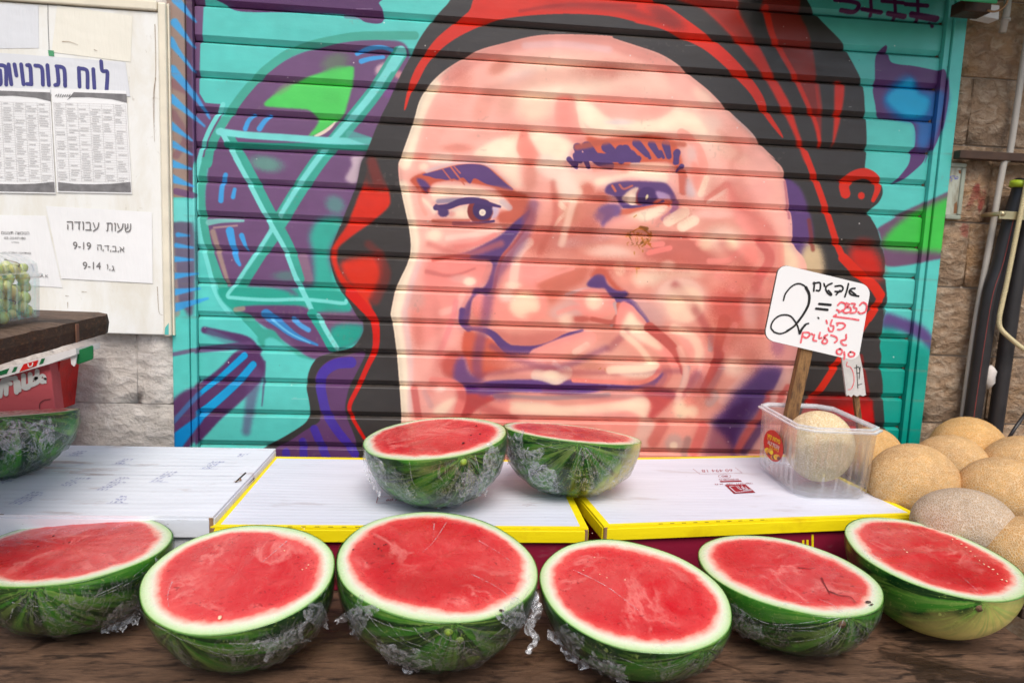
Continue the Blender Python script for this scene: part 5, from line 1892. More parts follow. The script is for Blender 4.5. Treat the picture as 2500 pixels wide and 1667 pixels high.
for a in ((W7, 1150, 1180, 70, 50, 1, .2), (W7, 1195, 1130, 40, 80, 2, .3), (W7, 920, 1150, 40, 90, 3, -.3), (W8, 1290, 1120, 70, 60, 4, .4), (W8, 1330, 1165, 80, 50, 5, .7), (W8, 1262, 1085, 40, 60, 6, 0),
          (W3, 985, 1600, 120, 46, 7, .35), (W3, 880, 1500, 60, 80, 8, .7), (W3, 1250, 1500, 60, 60, 9, -.6), (W2, 690, 1560, 120, 40, 10, -.4), (W2, 770, 1500, 46, 60, 11, -.6),
          (W1, 300, 1500, 110, 50, 12, -.6), (W1, 390, 1400, 50, 60, 13, -.9), (W4, 1390, 1560, 60, 80, 14, -.8), (W4, 1480, 1625, 110, 40, 15, .4), (W5, 1790, 1500, 50, 50, 16, .5), (W5, 1830, 1530, 70, 40, 17, .4),
          (W9, 60, 1040, 110, 30, 18, 0), (W9, 25, 1075, 60, 50, 19, .3), (W9, 118, 1052, 30, 50, 20, .3)):
    bunch(*a)
crease_glints(W3, [[(860, 1470), (900, 1540), (980, 1590), (1100, 1612)], [(880, 1475), (940, 1545), (1040, 1590), (1150, 1598)], [(950, 1520), (985, 1560), (1060, 1585)], [(1010, 1530), (1040, 1560), (1110, 1580), (1190, 1570)],
             [(1060, 1535), (1100, 1562), (1170, 1562)], [(1290, 1440), (1240, 1520), (1160, 1580), (1060, 1610)], [(1295, 1465), (1250, 1540), (1180, 1590)], [(830, 1420), (850, 1480), (890, 1540)], [(900, 1505), (960, 1530), (1040, 1545)]])
crease_glints(W2, [[(380, 1525), (470, 1570), (600, 1585), (720, 1550)], [(450, 1560), (560, 1600), (690, 1585)], [(790, 1440), (740, 1530), (640, 1590)], [(800, 1430), (770, 1500), (700, 1555)], [(560, 1570), (640, 1565), (740, 1520)]])
crease_glints(W1, [[(30, 1470), (140, 1480), (280, 1440), (380, 1380)], [(180, 1540), (280, 1500), (370, 1430)], [(230, 1455), (320, 1410), (400, 1340)], [(100, 1540), (220, 1530), (330, 1470)]])
crease_glints(W4, [[(1330, 1480), (1360, 1560), (1440, 1620)], [(1345, 1490), (1400, 1570), (1500, 1640)], [(1760, 1560), (1700, 1620), (1600, 1650)], [(1500, 1600), (1600, 1630), (1690, 1610)]])
crease_glints(W5, [[(1740, 1420), (1790, 1490), (1880, 1530), (2000, 1540)], [(1780, 1470), (1870, 1520), (1960, 1520), (2040, 1505)], [(1830, 1540), (1920, 1565), (2020, 1550), (2080, 1500)], [(2050, 1508), (1980, 1530), (1900, 1530)], [(2060, 1510), (2040, 1550), (1990, 1585)], [(2066, 1510), (2080, 1540)]])
crease_glints(W7, [[(890, 1110), (930, 1170), (1000, 1210)], [(895, 1125), (950, 1150), (1040, 1165)], [(1160, 1110), (1170, 1160), (1140, 1200)], [(1225, 1085), (1200, 1150), (1140, 1205)], [(1000, 1130), (1010, 1180), (1050, 1215)]], .0008)
crease_glints(W8, [[(1250, 1070), (1300, 1110), (1390, 1130)], [(1250, 1085), (1310, 1140), (1400, 1170)], [(1420, 1092), (1400, 1140), (1390, 1190)], [(1426, 1092), (1440, 1150)], [(1430, 1092), (1470, 1140)], [(1550, 1080), (1480, 1130), (1390, 1150)], [(1540, 1095), (1460, 1150), (1380, 1165)], [(1270, 1065), (1340, 1090), (1400, 1098)]], .0009)
crease_glints(W9, [[(0, 1060), (60, 1100), (110, 1080)], [(20, 1040), (90, 1050), (140, 1040)], [(30, 1120), (80, 1090), (130, 1050)], [(0, 1090), (40, 1110), (80, 1110)]], .0010)
# film drawn over the cut faces: pulled lines that run in from the rim
for Wt, lines in ((W6, [[(2400, 1452), (2372, 1428), (2340, 1400)], [(2392, 1450), (2360, 1436), (2330, 1420)], [(2110, 1345), (2126, 1366), (2150, 1380)], [(2120, 1340), (2140, 1360), (2170, 1372)]]),
                  (W5, [[(2057, 1492), (2030, 1474), (2000, 1462)], [(2050, 1490), (2016, 1480), (1990, 1476)], [(1897, 1478), (1940, 1470), (1990, 1470)]]),
                  (W3, [[(1090, 1275), (1060, 1320), (1030, 1350)], [(1060, 1278), (1058, 1310)], [(1170, 1320), (1220, 1350), (1260, 1380)], [(1150, 1400), (1210, 1430), (1250, 1460)]]),
                  (W2, [[(700, 1320), (665, 1350), (640, 1372)], [(420, 1420), (410, 1450), (412, 1480)]]), (W4, [[(1400, 1390), (1480, 1430), (1560, 1490)], [(1640, 1560), (1600, 1580)]])):
    tt_, cc_, RR_, ss_ = Wt
    for ln_ in lines:
        m = MB()
        q = []
        for x, y in ln_:
            d_ = ray(x, y)
            q.append(CAM + ((cc_ + RR_[:, 2] * .0042 - CAM) @ RR_[:, 2]) / (d_ @ RR_[:, 2]) * d_)
        ribbon(m, q, .0014, RR_[:, 2], 0, .0004)
        m.build('film_crease_glint', M_FILM, tt_, True)


def tail(px, w, parent, seed, D):
    r = np.random.RandomState(seed)
    p = [atD(x, y, D) for x, y in px]
    p = spl(p, 5)
    m = MB()
    for k in range(3):
        q = p + r.randn(*p.shape) * .0012
        ribbon(m, q, w * (.6 + .4 * k), np.array((.2 * k - .2, -1, .3 * k)), 0, w * .4)
    m.build('film_tail', M_TAIL, parent, True)


tail([(1298, 1455), (1312, 1490), (1290, 1530), (1308, 1560), (1288, 1592)], .012, t3, 1, .93)

t5, c5, R5, s5 = W5
m = MB()
n5 = R5[:, 2]


def on_face(px, py, c_, n_, lift=.0034):
    d_ = ray(px, py)
    return CAM + ((c_ + n_ * lift - CAM) @ n_) / (d_ @ n_) * d_


for q in ([(2006, 1410), (2012, 1424), (2020, 1438), (2026, 1450)], [(2023, 1442), (2050, 1452), (2075, 1456), (2090, 1470)], [(1950, 1385), (1975, 1388), (1990, 1386)]):
    ribbon(m, [on_face(x, y, c5, n5) for x, y in q], .0026, n5, 0, .0008)
m.build('flesh_crack', plain('crack_dark', rgb(120, 18, 26), .4, .2), t5)

# ------------------------------------------------------------------ netted melons
def mat_net(name, skin, skin2, net, amt):
    m = NT(name)
    c = m.coord('Object')
    wv = m.n('VectorMath', operation='ADD')
    m.set(wv, 0, m.scale(c, (1, 1, 2.1)))
    nz_ = m.n('TexNoise', i_Scale=30.0, i_Detail=3.0)
    m.set(nz_, 'Vector', c)
    sc2 = m.n('VectorMath', operation='SCALE')
    m.set(sc2, 0, nz_.outputs[1])
    sc2.inputs['Scale'].default_value = .010
    m.set(wv, 1, sc2.outputs[0])
    v = m.n('TexVoronoi', feature='DISTANCE_TO_EDGE', i_Scale=200.0)
    m.set(v, 'Vector', wv.outputs[0])
    line = m.rng(v.outputs[0], .03, .17, 1, 0)
    base = m.mix(m.rng(m.noise(14, c, 5, .6), .38, .62), skin, skin2)
    col = m.mix(m.math('MULTIPLY', line, amt), base, net)
    col = m.n('HueSaturation', i_Color=col, i_Value=m.rng(m.noise(70, c, 4), .3, .7, .88, 1.08)).outputs[0]
    m.P(Base_Color=col, Roughness=.72, Specular_IOR_Level=.3)
    m.bump(m.math('ADD', line, m.math('MULTIPLY', m.noise(300, c, 3), .3)), .55, .0016)
    return m.mat


M_NET = mat_net('netted_orange_rind', rgb(212, 162, 96), rgb(190, 142, 86), rgb(226, 198, 156), .8)
M_NETO = mat_net('netted_bright_rind', rgb(218, 162, 86), rgb(200, 148, 80), rgb(226, 196, 148), .75)
M_NETG = mat_net('netted_grey_rind', rgb(186, 156, 122), rgb(172, 146, 118), rgb(210, 194, 174), .95)
M_NETP = mat_net('netted_pale_rind', rgb(218, 190, 140), rgb(204, 174, 130), rgb(238, 222, 188), .9)
M_BLOSSOM = plain('melon_end_scar', rgb(150, 136, 100), .9, .3, 200, .4)


def ball_mesh(mt, nu=40, nv=26, seed=0):
    r = np.random.RandomState(seed)
    p = r.rand(4) * 6
    v, f = [(0, 0, 1)], []
    for j in range(1, nv):
        a = math.pi * j / nv
        for i in range(nu):
            b = 2 * math.pi * i / nu
            k = 1 + .012 * math.sin(2 * b + p[0]) * math.sin(a) + .010 * math.sin(3 * a + p[1]) + .006 * math.sin(5 * b + p[2]) * math.sin(a)
            v.append((k * math.sin(a) * math.cos(b), k * math.sin(a) * math.sin(b), k * math.cos(a)))
    v.append((0, 0, -1))
    for i in range(nu):
        f.append((0, 1 + i, 1 + (i + 1) % nu))
    for j in range(nv - 2):
        for i in range(nu):
            k = 1 + j * nu
            f.append((k + i, k + nu + i, k + nu + (i + 1) % nu, k + (i + 1) % nu))
    k = 1 + (nv - 2) * nu
    for i in range(nu):
        f.append((k + i, len(v) - 1, k + (i + 1) % nu))
    return v, f


def cantaloupe(label, px, py, zc, rl, rs_, yaw, tilt, mt, seed, group='netted melons heaped on the stand', pos=None):
    """long axis rl, short axis rs_; the long axis is turned by yaw and tilted"""
    p = atZ(px, py, zc) if pos is None else np.array(pos)
    v, f = ball_mesh(mt, seed=seed)
    v = np.array(v) * (rs_, rs_, rl)
    R = np.array(Matrix.Rotation(yaw, 3, 'Z') @ Matrix.Rotation(math.pi / 2 + tilt, 3, 'Y'))
    o = thing('netted_melon', label, 'melon', tuple(p), group)
    me = bpy.data.meshes.new('rind')
    me.from_pydata(v.tolist(), [], f)
    me.materials.append(mt)
    me.polygons.foreach_set('use_smooth', np.ones(len(me.polygons), dtype=bool))
    b = bpy.data.objects.new('rind', me)
    COL.objects.link(b)
    b.parent = o
    b.rotation_euler = Matrix(R.tolist()).to_euler()
    # small rough scar where the stem was
    m = MB()
    ax = R @ np.array((0, 0, 1.0))
    m.tube([p + ax * (rl - .002), p + ax * (rl + .0012)], [.007, .005], 9)
    m.build('end_scar', M_BLOSSOM, o)
    return o


cantaloupe('largest netted melon, resting against the right end of the printed carton', 2228, 1180, SZ + .0765, .0900, .0775, .15, .0, M_NET, 1)
cantaloupe('netted melon behind the clear punnet, left of the heap', 2125, 1112, SZ + .070, .074, .066, .3, 0, M_NETO, 2)
cantaloupe('netted melon behind the largest one, right of centre', 2322, 1136, SZ + .068, .078, .068, -.5, .1, M_NET, 3)
cantaloupe('bright orange netted melon at the back of the heap against the wall', 2362, 1098, SZ + .082, .086, .078, .1, .1, M_NETO, 4)
cantaloupe('netted melon at the back right of the heap, partly out of frame', 2500, 1146, SZ + .074, .088, .074, -.1, 0, M_NET, 5)
cantaloupe('large netted melon at the right edge, beside the grey one', 2452, 1212, SZ + .074, .086, .074, -.35, .15, M_NET, 6)
cantaloupe('greyish netted melon in front of the largest one, behind the last watermelon half', 2352, 1282, SZ + .062, .082, .064, -.35, .05, M_NETG, 7)
cantaloupe('netted melon at the lower right corner of the heap, beside the last watermelon half', 2520, 1362, SZ - .036 + .068, .084, .069, -.2, 0, M_NET, 8)

# ------------------------------------------------------------------ clear punnets
def mat_clear(name, milk=.10, tint=(.86, .88, .9, 1), rough=.08, bs=50):
    m = NT(name)
    t = m.n('BsdfTransparent', i_Color=(.95, .96, .97, 1))
    gl = m.n('BsdfGlossy', i_Color=(1, 1, 1, 1), i_Roughness=rough)
    df = m.n('BsdfDiffuse', i_Color=tint)
    n = m.noise(bs, m.coord('Object', (1, 1, .35)), 5, .6, 1.2)
    bp = m.n('Bump', i_Strength=.5, i_Distance=.003, i_Height=n)
    m.t.links.new(bp.outputs[0], gl.inputs['Normal'])
    lw = m.n('LayerWeight', i_Blend=.35)
    m.t.links.new(bp.outputs[0], lw.inputs['Normal'])
    a = m.n('MixShader', i_0=m.math('ADD', m.rng(n, .35, .7, milk * .5, milk * 1.8), m.math('MULTIPLY', lw.outputs['Facing'], milk * 4.5), clamp=True), i_1=t.outputs[0], i_2=df.outputs[0])
    b = m.n('MixShader', i_0=m.math('ADD', .05, m.math('MULTIPLY', m.math('POWER', lw.outputs['Facing'], 2.0), .9), clamp=True), i_1=a.outputs[0], i_2=gl.outputs[0])
    m.t.links.new(b.outputs[0], m.out.inputs[0])
    return m.mat


M_CLEAR = mat_clear('clear_plastic', .022, rough=.04)
M_CLEAR2 = mat_clear('clear_plastic_lid', .035)
M_RIM = mat_clear('clear_plastic_rim_highlight', .22)  # milkier than the tray, so the rim's highlight is in its colour


def octagon(w, d, c):
    return [(-w + c, -d), (w - c, -d), (w, -d + c), (w, d - c), (w - c, d), (-w + c, d), (-w, d - c), (-w, -d + c)]


def punnet(name, label, ctr, ang, w, d, h, z0, flare=1.12, ribs=True, nest=0.0, cat='punnet'):
    ca, sa = math.cos(ang), math.sin(ang)

    def Q(x, y, z_):
        return (ctr[0] + ca * x - sa * y, ctr[1] + sa * x + ca * y, z_)
    t = thing(name, label, cat, (ctr[0], ctr[1], z0))
    ring = []
    base = octagon(w, d, min(w, d) * .32)
    per = []
    for i in range(8):
        a, b = np.array(base[i]), np.array(base[(i + 1) % 8])
        L = np.linalg.norm(b - a)
        n = max(2, int(L / .006))
        for k in range(n):
            per.append((a + (b - a) * k / n, k, n, (b - a) / L))
    per_n = len(per)
    v, f = [], []
    lv = [(0.0, .93, 0), (.010, 1.0, 1), (h * .35, None, 1), (h * .62, None, 1), (h * .80, None, .4), (h * .88, None, 0), (h * .90, None, 0), (h * .97, None, 0)]
    for zz, sc_, rb in lv:
        s_ = sc_ if sc_ is not None else 1 + (flare - 1) * zz / h
        for i, (p, k, n, tdir) in enumerate(per):
            rib = (.0016 if (i // 2) % 2 else -.0012) * rb if ribs and n > 4 else 0
            nrm_ = np.array((tdir[1], -tdir[0]))
            q = p * s_ + nrm_ * rib
            v.append(Q(q[0], q[1], z0 + zz))
    nl = len(lv)
    for j in range(nl - 1):
        for i in range(per_n):
            f.append((j * per_n + i, j * per_n + (i + 1) % per_n, (j + 1) * per_n + (i + 1) % per_n, (j + 1) * per_n + i))
    mesh('tray', v, f + [tuple(range(per_n))[::-1]], M_CLEAR, t)
    # flange
    v, f = [], []
    for zz, s_ in ((h * .965, flare * 1.0), (h * .975, flare * 1.075), (h, flare * 1.085), (h * 1.004, flare * 1.035), (h * .985, flare * 1.01)):
        for p, k, n, tdir in per:
            v.append(Q(p[0] * s_, p[1] * s_, z0 + zz))
    for j in range(4):
        for i in range(per_n):
            f.append((j * per_n + i, j * per_n + (i + 1) % per_n, (j + 1) * per_n + (i + 1) % per_n, (j + 1) * per_n + i))
    mesh('rim', v, f, M_RIM, t)
    return t, Q


PC = ((.752), (-.290))
pt, PQ = punnet('clear_punnet', 'clear ribbed plastic punnet with a red oval sticker, holding a pale melon', PC, -.06, .074, .108, .136, .985, 1.06)
pt2, PQ2 = punnet('clear_punnet', 'second clear punnet nested inside the one with the red sticker', PC, -.06, .069, .102, .1335, .9925, 1.075)
pin = atY(2002, 1080, -.325)
cantaloupe('pale netted melon sitting in the clear punnet', 0, 0, 0, .072, .066, .2, 1.5, M_NETP, 21, 'melons in the clear punnet', (pin[0] + .004, -.315, .9955 + .0725))
cantaloupe('small pale melon behind the other inside the clear punnet', 0, 0, 0, .034, .032, 0, 1.2, M_NETP, 22, 'melons in the clear punnet', (.800, -.262, .996 + .062))
# oval sticker on the left front of the punnet
M_STK = plain('red_sticker', rgb(206, 24, 20), .35, .08, 60)
M_STY = plain('sticker_yellow', rgb(250, 226, 40), .4, .05)
M_STW = plain('sticker_white', rgb(240, 232, 220), .4, .05)
M_STO = plain('sticker_fruit', rgb(226, 166, 60), .4, .3, 300)
M_STB = plain('sticker_plum', rgb(120, 50, 50), .4, .3, 300)
# the sticker lies on the punnet's long left side; find that side's plane from three of its corners
e0, e1, e2 = [np.array(PQ(-.074 * s_, y, .985 + zz)) for s_, y, zz in ((1.005, -.06, .01), (1.005, .06, .01), (1.045, -.06, .10))]
nS = np.cross(e2 - e0, e1 - e0)
nS /= np.linalg.norm(nS)
if nS @ (CAM - e0) < 0:
    nS = -nS


def on_side(px, py, lift=.0026):
    d_ = ray(px, py)
    return CAM + ((e0 + nS * lift - CAM) @ nS) / (d_ @ nS) * d_


cxs, cys = 1888, 1088
m = MB()
m.prism([on_side(cxs + 23 * math.cos(t) + 6 * math.sin(t), cys + 39 * math.sin(t) - 1 * math.cos(t)) for t in np.linspace(0, 2 * math.pi, 28, endpoint=False)], -nS * .0003)
m.build('sticker', M_STK, pt)


def stk(a, b, c, d, lift=.0030):
    return [on_side(*a, lift), on_side(*b, lift), on_side(*c, lift), on_side(*d, lift)]


text('sticker_title', '\u05e5\u05d9\u05e7 \u05ea\u05d5\u05e8\u05d9\u05e4', stk((1873, 1072), (1904, 1088), (1905, 1074), (1874, 1058)), M_STY, pt, bold=.03)
text('sticker_line', '\u05d0\u05d5\u05e6\u05d9 \u05ea\u05d5\u05db\u05d9\u05d0', stk((1874, 1083), (1902, 1098), (1903, 1089), (1875, 1074)), M_STW, pt, bold=.02)
text('sticker_line', '\u05e8\u05d7\u05d1\u05d5\u05de', stk((1875, 1089), (1900, 1103), (1901, 1097), (1876, 1083)), M_STY, pt)
rr = random.Random(3)
for k in range(11):
    x, y = 1872 + 2.9 * k, 1099 + 1.5 * k + rr.uniform(-4, 9)
    q = rr.uniform(4, 6.5)
    m = MB()
    m.add([on_side(x + q * math.cos(t), y + q * 1.1 * math.sin(t), .0030 + k * .00004) for t in np.linspace(0, 2 * math.pi, 9, endpoint=False)], [tuple(range(9))])
    m.build('sticker_fruit', (M_STY, M_STO, M_STB, M_STO)[k % 4], pt)

# ------------------------------------------------------------------ price signs
M_SIGN = NT('sign_board')
M_SIGN.P(Base_Color=rgb(236, 236, 234), Roughness=.4, Specular_IOR_Level=.4)
M_SIGN = M_SIGN.mat
M_EDGE = plain('sign_edge', rgb(96, 84, 66), .8, .2)
M_BLACKM = plain('black_marker', rgb(20, 18, 18), .45, .1)
M_REDM = NT('red_marker')
M_REDM.P(Base_Color=M_REDM.mix(M_REDM.rng(M_REDM.noise(120, M_REDM.coord('Object'), 4), .35, .65), rgb(226, 66, 78), rgb(238, 132, 138)), Roughness=.5)
M_REDM = M_REDM.mat
M_STICK = mat_wood('stick_wood', rgb(156, 118, 72), rgb(130, 94, 58), rgb(84, 60, 42), (26, 26, 3), .75, .1, .5)
YS = -.215
sg = thing('price_sign', 'white hand lettered price sign on a thick wooden stick above the punnet', 'sign', tuple(atY(1960, 1010, YS)))


def S(x, y, dy=0.0):
    """a point of the sign face from crop numbers (patch D/H/L at 3.92 to 1 are used below)"""
    return atY(x, y, YS + dy)


TLc, TRc, BRc, BLc = [np.array(p, float) for p in ((1903, 644), (2127, 698), (2095, 882), (1865, 828))]


def bil(u, v_):
    return TLc * (1 - u) * (1 - v_) + TRc * u * (1 - v_) + BRc * u * v_ + BLc * (1 - u) * v_


pl_ = []
for (cu_, cv_), (du, dv), a0 in (((0, 0), (1, 1), 180), ((1, 0), (-1, 1), 270), ((1, 1), (-1, -1), 0), ((0, 1), (1, -1), 90)):
    r_u, r_v = .105, .125
    for k in range(7):
        an = math.radians(a0 + k * 15)
        pl_.append(bil(cu_ + du * r_u + r_u * math.cos(an), cv_ + dv * r_v + r_v * math.sin(an)))
m = MB()
m.prism([S(*p) for p in pl_], (0, .004, 0), 0)
o = m.build('board', M_SIGN, sg)
m = MB()
for i in range(len(pl_)):
    a, b = S(*pl_[i]), S(*pl_[(i + 1) % len(pl_)])
    m.add([a + (0, .0002, 0), b + (0, .0002, 0), b + (0, .0062, 0), a + (0, .0062, 0)], [(0, 1, 2, 3)])
    ctr = S(1998, 763)
    q = [p + (p - ctr) * .006 for p in (a, b)]
    m.add([a + (0, .003, 0), b + (0, .003, 0), q[1] + (0, .003, 0), q[0] + (0, .003, 0)], [(0, 1, 2, 3)])
m.build('board_edge', M_EDGE, sg)


def H(s):
    """'H x,y ...' crop points to photograph pixels"""
    out = []
    ox = oy = 0
    for t in s.split():
        if ',' in t:
            a, b = t.split(',')
            out.append((ox + float(a) / 3.92, oy + float(b) / 3.92))
        else:
            ox, oy = CROP[t]
    return out


def write(name, strokes, wpx, mat, parent, fn, nrm=(0, -1, 0), w2=None):
    m = MB()
    for s_ in strokes:
        p = [fn(x, y) for x, y in H(s_)]
        ribbon(m, p, wpx / FPX * 1.34, np.array(nrm, float), 0, (w2 or wpx) / FPX * 1.34)
    return m.build(name, mat, parent)


FS = lambda x, y: S(x, y, -.0006)
write('numeral', ['H 50,1385 70,1320 130,1250 200,1225 265,1260 300,1340 290,1420 250,1500 200,1580 L 160,290 90,345 20,370 -40,355', 'L -40,355 -70,310 -50,250 0,205 60,190 120,205 165,260 190,310 205,370 225,330 255,285 290,272'], 4.4, M_BLACKM, sg, FS)
write('numeral_weight', ['H 265,1260 296,1330 290,1420 245,1510 L 200,240 150,300 80,345', 'L 205,365 230,320 262,285'], 8.0, M_BLACKM, sg, FS, w2=5)
write('lettering', ['H 335,1222 345,1218 340,1295', 'H 345,1222 395,1215 405,1245 395,1290 365,1290', 'H 438,1225 445,1250', 'H 515,1222 475,1240 455,1270 470,1310 500,1335 510,1325 480,1290',
                    'H 545,1250 600,1245 620,1270 600,1300 545,1300', 'H 590,1290 555,1330', 'H 672,1225 660,1280 638,1350', 'H 735,1270 700,1275 680,1300 700,1330 770,1345', 'H 690,1290 740,1330'], 5.0, M_BLACKM, sg, FS)
write('equals_mark', ['H 392,1418 502,1428', 'H 362,1463 472,1475'], 6.6, M_BLACKM, sg, FS)
write('ink_dot', ['L 380,215 388,224'], 4, M_BLACKM, sg, FS)
write('lettering', ['H 570,1430 600,1405 640,1420 640,1460 600,1490 560,1475', 'H 600,1490 580,1500', 'H 650,1410 680,1425 655,1450 690,1455 690,1490 640,1505 610,1480', 'H 700,1415 735,1420 720,1450 750,1465 735,1500 690,1505', 'H 780,1430 810,1405 845,1430 835,1490 790,1510 765,1495',
                    'L 530,205 600,215 680,225 770,240', 'L 530,205 555,190', 'L 460,245 468,272', 'L 515,240 500,290 530,300 520,345 490,345 480,315', 'L 560,270 620,270 640,300 600,330 570,330', 'L 575,270 565,290'], 5.4, M_REDM, sg, FS)
write('lettering', ['L 235,360 290,360 300,385 270,410 235,395', 'L 235,365 215,455', 'L 320,370 328,380', 'L 345,380 335,430 365,440', 'L 400,360 390,410 415,410', 'L 470,380 440,400 470,440 450,465 420,450 450,400', 'L 505,385 550,400 565,430 540,455', 'L 650,380 645,425 600,440 620,475 650,480',
                    'L 590,515 560,530 565,560 600,565 610,530 590,515', 'L 630,545 635,580 628,615', 'L 690,545 672,565 685,590 720,585 730,560 705,545 690,545'], 5.4, M_REDM, sg, FS)
m = MB()
a0, a1 = atY(1968, 845, YS + .014), atY(1925, 1040, YS + .014)
axs = (a1 - a0) / np.linalg.norm(a1 - a0)
sd_ = np.cross(axs, (0, 1.0, 0))
m.frame_box(a0 - axs * .05, sd_, np.array((0, 1.0, 0)), axs, -.0135, .0135, -.009, .009, 0, np.linalg.norm(a1 - a0) + .11)
bevel(m.build('stick', M_STICK, sg), .0015)
# second, smaller sign
Y2 = -.125
s2 = thing('price_sign', 'small weathered price board on a thin stick behind the big price sign', 'sign', tuple(atY(2099, 1040, Y2)))
M_OLD = plain('weathered_white_paint', rgb(206, 204, 200), .7, .12, 60, .3)
m = MB()
q = [(2020, 862), (2068, 968), (2114, 966), (2099, 858), (2088, 838)]
q = [(2055, 872), (2067, 967), (2072, 964), (2078, 969), (2084, 963), (2092, 968), (2100, 964), (2107, 967), (2114, 964), (2107, 905), (2097, 856), (2070, 846)]
m.prism([atY(x, y, Y2) for x, y in q], (0, .005, 0))
m.build('board', M_OLD, s2)
F2 = lambda x, y: atY(x, y, Y2 - .0006)
write('red_numeral', ['L 660,640 655,680 690,690 720,750 725,830 700,895 670,905'], 2.6, M_REDM, s2, F2)
write('black_lettering', ['L 750,670 755,760 762,890', 'L 730,700 770,690 780,740 750,750', 'L 765,860 800,850', 'L 785,690 775,800'], 2.2, M_BLACKM, s2, F2)
m = MB()
a0, a1 = atY(2085, 940, Y2 + .010), atY(2103, 1075, Y2 + .010)
axs = (a1 - a0) / np.linalg.norm(a1 - a0)
sd_ = np.cross(axs, (0, 1.0, 0))
m.frame_box(a0, sd_, np.array((0, 1.0, 0)), axs, -.006, .006, -.0045, .0045, 0, np.linalg.norm(a1 - a0) + .02)
m.build('stick', M_STICK, s2)

# ------------------------------------------------------------------ notice board at the left
YB = -.030
M_BOARD = NT('notice_board_panel')
_c = M_BOARD.pos()
_n = M_BOARD.noise(6, M_BOARD.pos((2.5, 1, .9)), 7, .65, .4)
_b = M_BOARD.mix(M_BOARD.rng(_n, .42, .66), rgb(236, 236, 230), rgb(224, 220, 206))
_s = M_BOARD.rng(M_BOARD.noise(34, M_BOARD.pos((1.5, 1, .8)), 7, .7, 1), .63, .70)
_b = M_BOARD.mix(M_BOARD.math('MULTIPLY', _s, .35), _b, rgb(150, 134, 108))
M_BOARD.P(Base_Color=_b, Roughness=.38)
M_BOARD.bump(_n, .2, .004)
M_BOARD = M_BOARD.mat
M_FRAME = plain('cream_frame_paint', rgb(226, 218, 196), .5, .1, 14, .25, bscale=40)
nb = thing('notice_board', 'wall mounted white notice cabinet left of the shutter, covered in papers', 'notice board', tuple(atY(200, 818, YB)))
pB = [atY(*p, YB) for p in ((0, 818), (407, 818), (401, 10))]
xr, zb, ztop = atY(399, 500, YB)[0], pB[1][2], 1.905
m = MB()
m.box(-1.9, xr - .004, YB, -.0145, zb, ztop)
bevel(m.build('back_panel', M_BOARD, nb), .002)
m = MB()
m.box(xr - .003, xr + .0135, YB - .006, -.0148, zb - .002, ztop + .02)
bevel(m.build('side_frame', M_FRAME, nb), .004)
m = MB()
m.box(xr + .0142, xr + .0175, YB + .003, -.0148, zb, ztop + .02)
m.build('hinge_strip', M_FRAME, nb)
m = MB()
m.box(-1.9, xr - .004, YB - .006, -.0148, ztop + .002, ztop + .022)
bevel(m.build('top_frame', M_FRAME, nb), .003)
M_TEALP = plain('teal_overspray', rgb(88, 190, 182), .5, .1)
m = MB()
m.add([atY(*p, YB - .0064) for p in ((402, 817), (412, 817), (412, 788), (403, 800))], [(0, 1, 2, 3)])
m.build('overspray', M_TEALP, nb)
FB = lambda x, y, k=1: atY(x, y, YB - .0005 * k)


def mat_paper(name, c):
    m = NT(name)
    n = m.noise(5, m.pos((1, 1, 1)), 5)
    m.P(Base_Color=m.n('HueSaturation', i_Color=c, i_Value=m.rng(n, .3, .7, .95, 1.03)).outputs[0], Roughness=.34)
    m.bump(m.noise(11, m.pos((3, 1, .6)), 4, .6), .35, .006)
    return m.mat


M_PAP, M_PAP2, M_PAPG = mat_paper('white_paper', rgb(238, 238, 236)), mat_paper('aged_paper', rgb(236, 232, 216)), mat_paper('greyish_paper', rgb(220, 222, 224))


def paper(name, label, px, k, mat, cat='paper', th=.0005):
    """a sheet on the board: a slab with its own thickness and gently lifted edges"""
    q = [FB(x, y, k) for x, y in px]
    ctr = sum(q) / 4
    t = thing(name, label, cat, tuple(ctr))
    nx, ny = 6, 8
    r = random.Random(len(label) + k)
    v = []
    for j in range(ny + 1):
        for i in range(nx + 1):
            u, w_ = i / nx, j / ny
            p = q[0] * (1 - u) * (1 - w_) + q[1] * u * (1 - w_) + q[2] * u * w_ + q[3] * (1 - u) * w_
            e = min(u, 1 - u, w_, 1 - w_)
            p = p + (0, -.0003 * r.random(), 0)
            v.append(p)
    f = [(j * (nx + 1) + i, j * (nx + 1) + i + 1, (j + 1) * (nx + 1) + i + 1, (j + 1) * (nx + 1) + i) for j in range(ny) for i in range(nx)]
    n = len(v)
    q = [v[0], v[nx], v[-1], v[ny * (nx + 1)]]
    f += [(n + 3, n + 2, n + 1, n)]
    v += [p + (0, .0004, 0) for p in q]
    mesh('sheet', v, f, mat, t, False)
    return t


M_NAVY = plain('navy_print', rgb(66, 66, 128), .5, .12, 40)
M_GREYP = plain('grey_print', rgb(120, 118, 118), .5, .25, 60)
M_LINE = plain('pale_rule_print', rgb(200, 198, 196), .5, .1)
M_TXT = plain('dark_grey_print', rgb(110, 106, 104), .5, .1)

up = paper('paper_sheet', 'blank cream paper sheet above the banner title', [(140, 14), (323, 40), (319, 152), (126, 128)], 1, M_PAP2)
up2 = paper('paper_sheet', 'blank greyish paper sheet at the upper left of the notice board', [(-60, 8), (94, 14), (95, 118), (-60, 120)], 1, M_PAPG)
bn = paper('banner', 'wide paper banner with a navy Hebrew title on the notice board', [(-160, 118), (306, 152), (318, 236), (-160, 224)], 2, M_PAPG, 'banner')


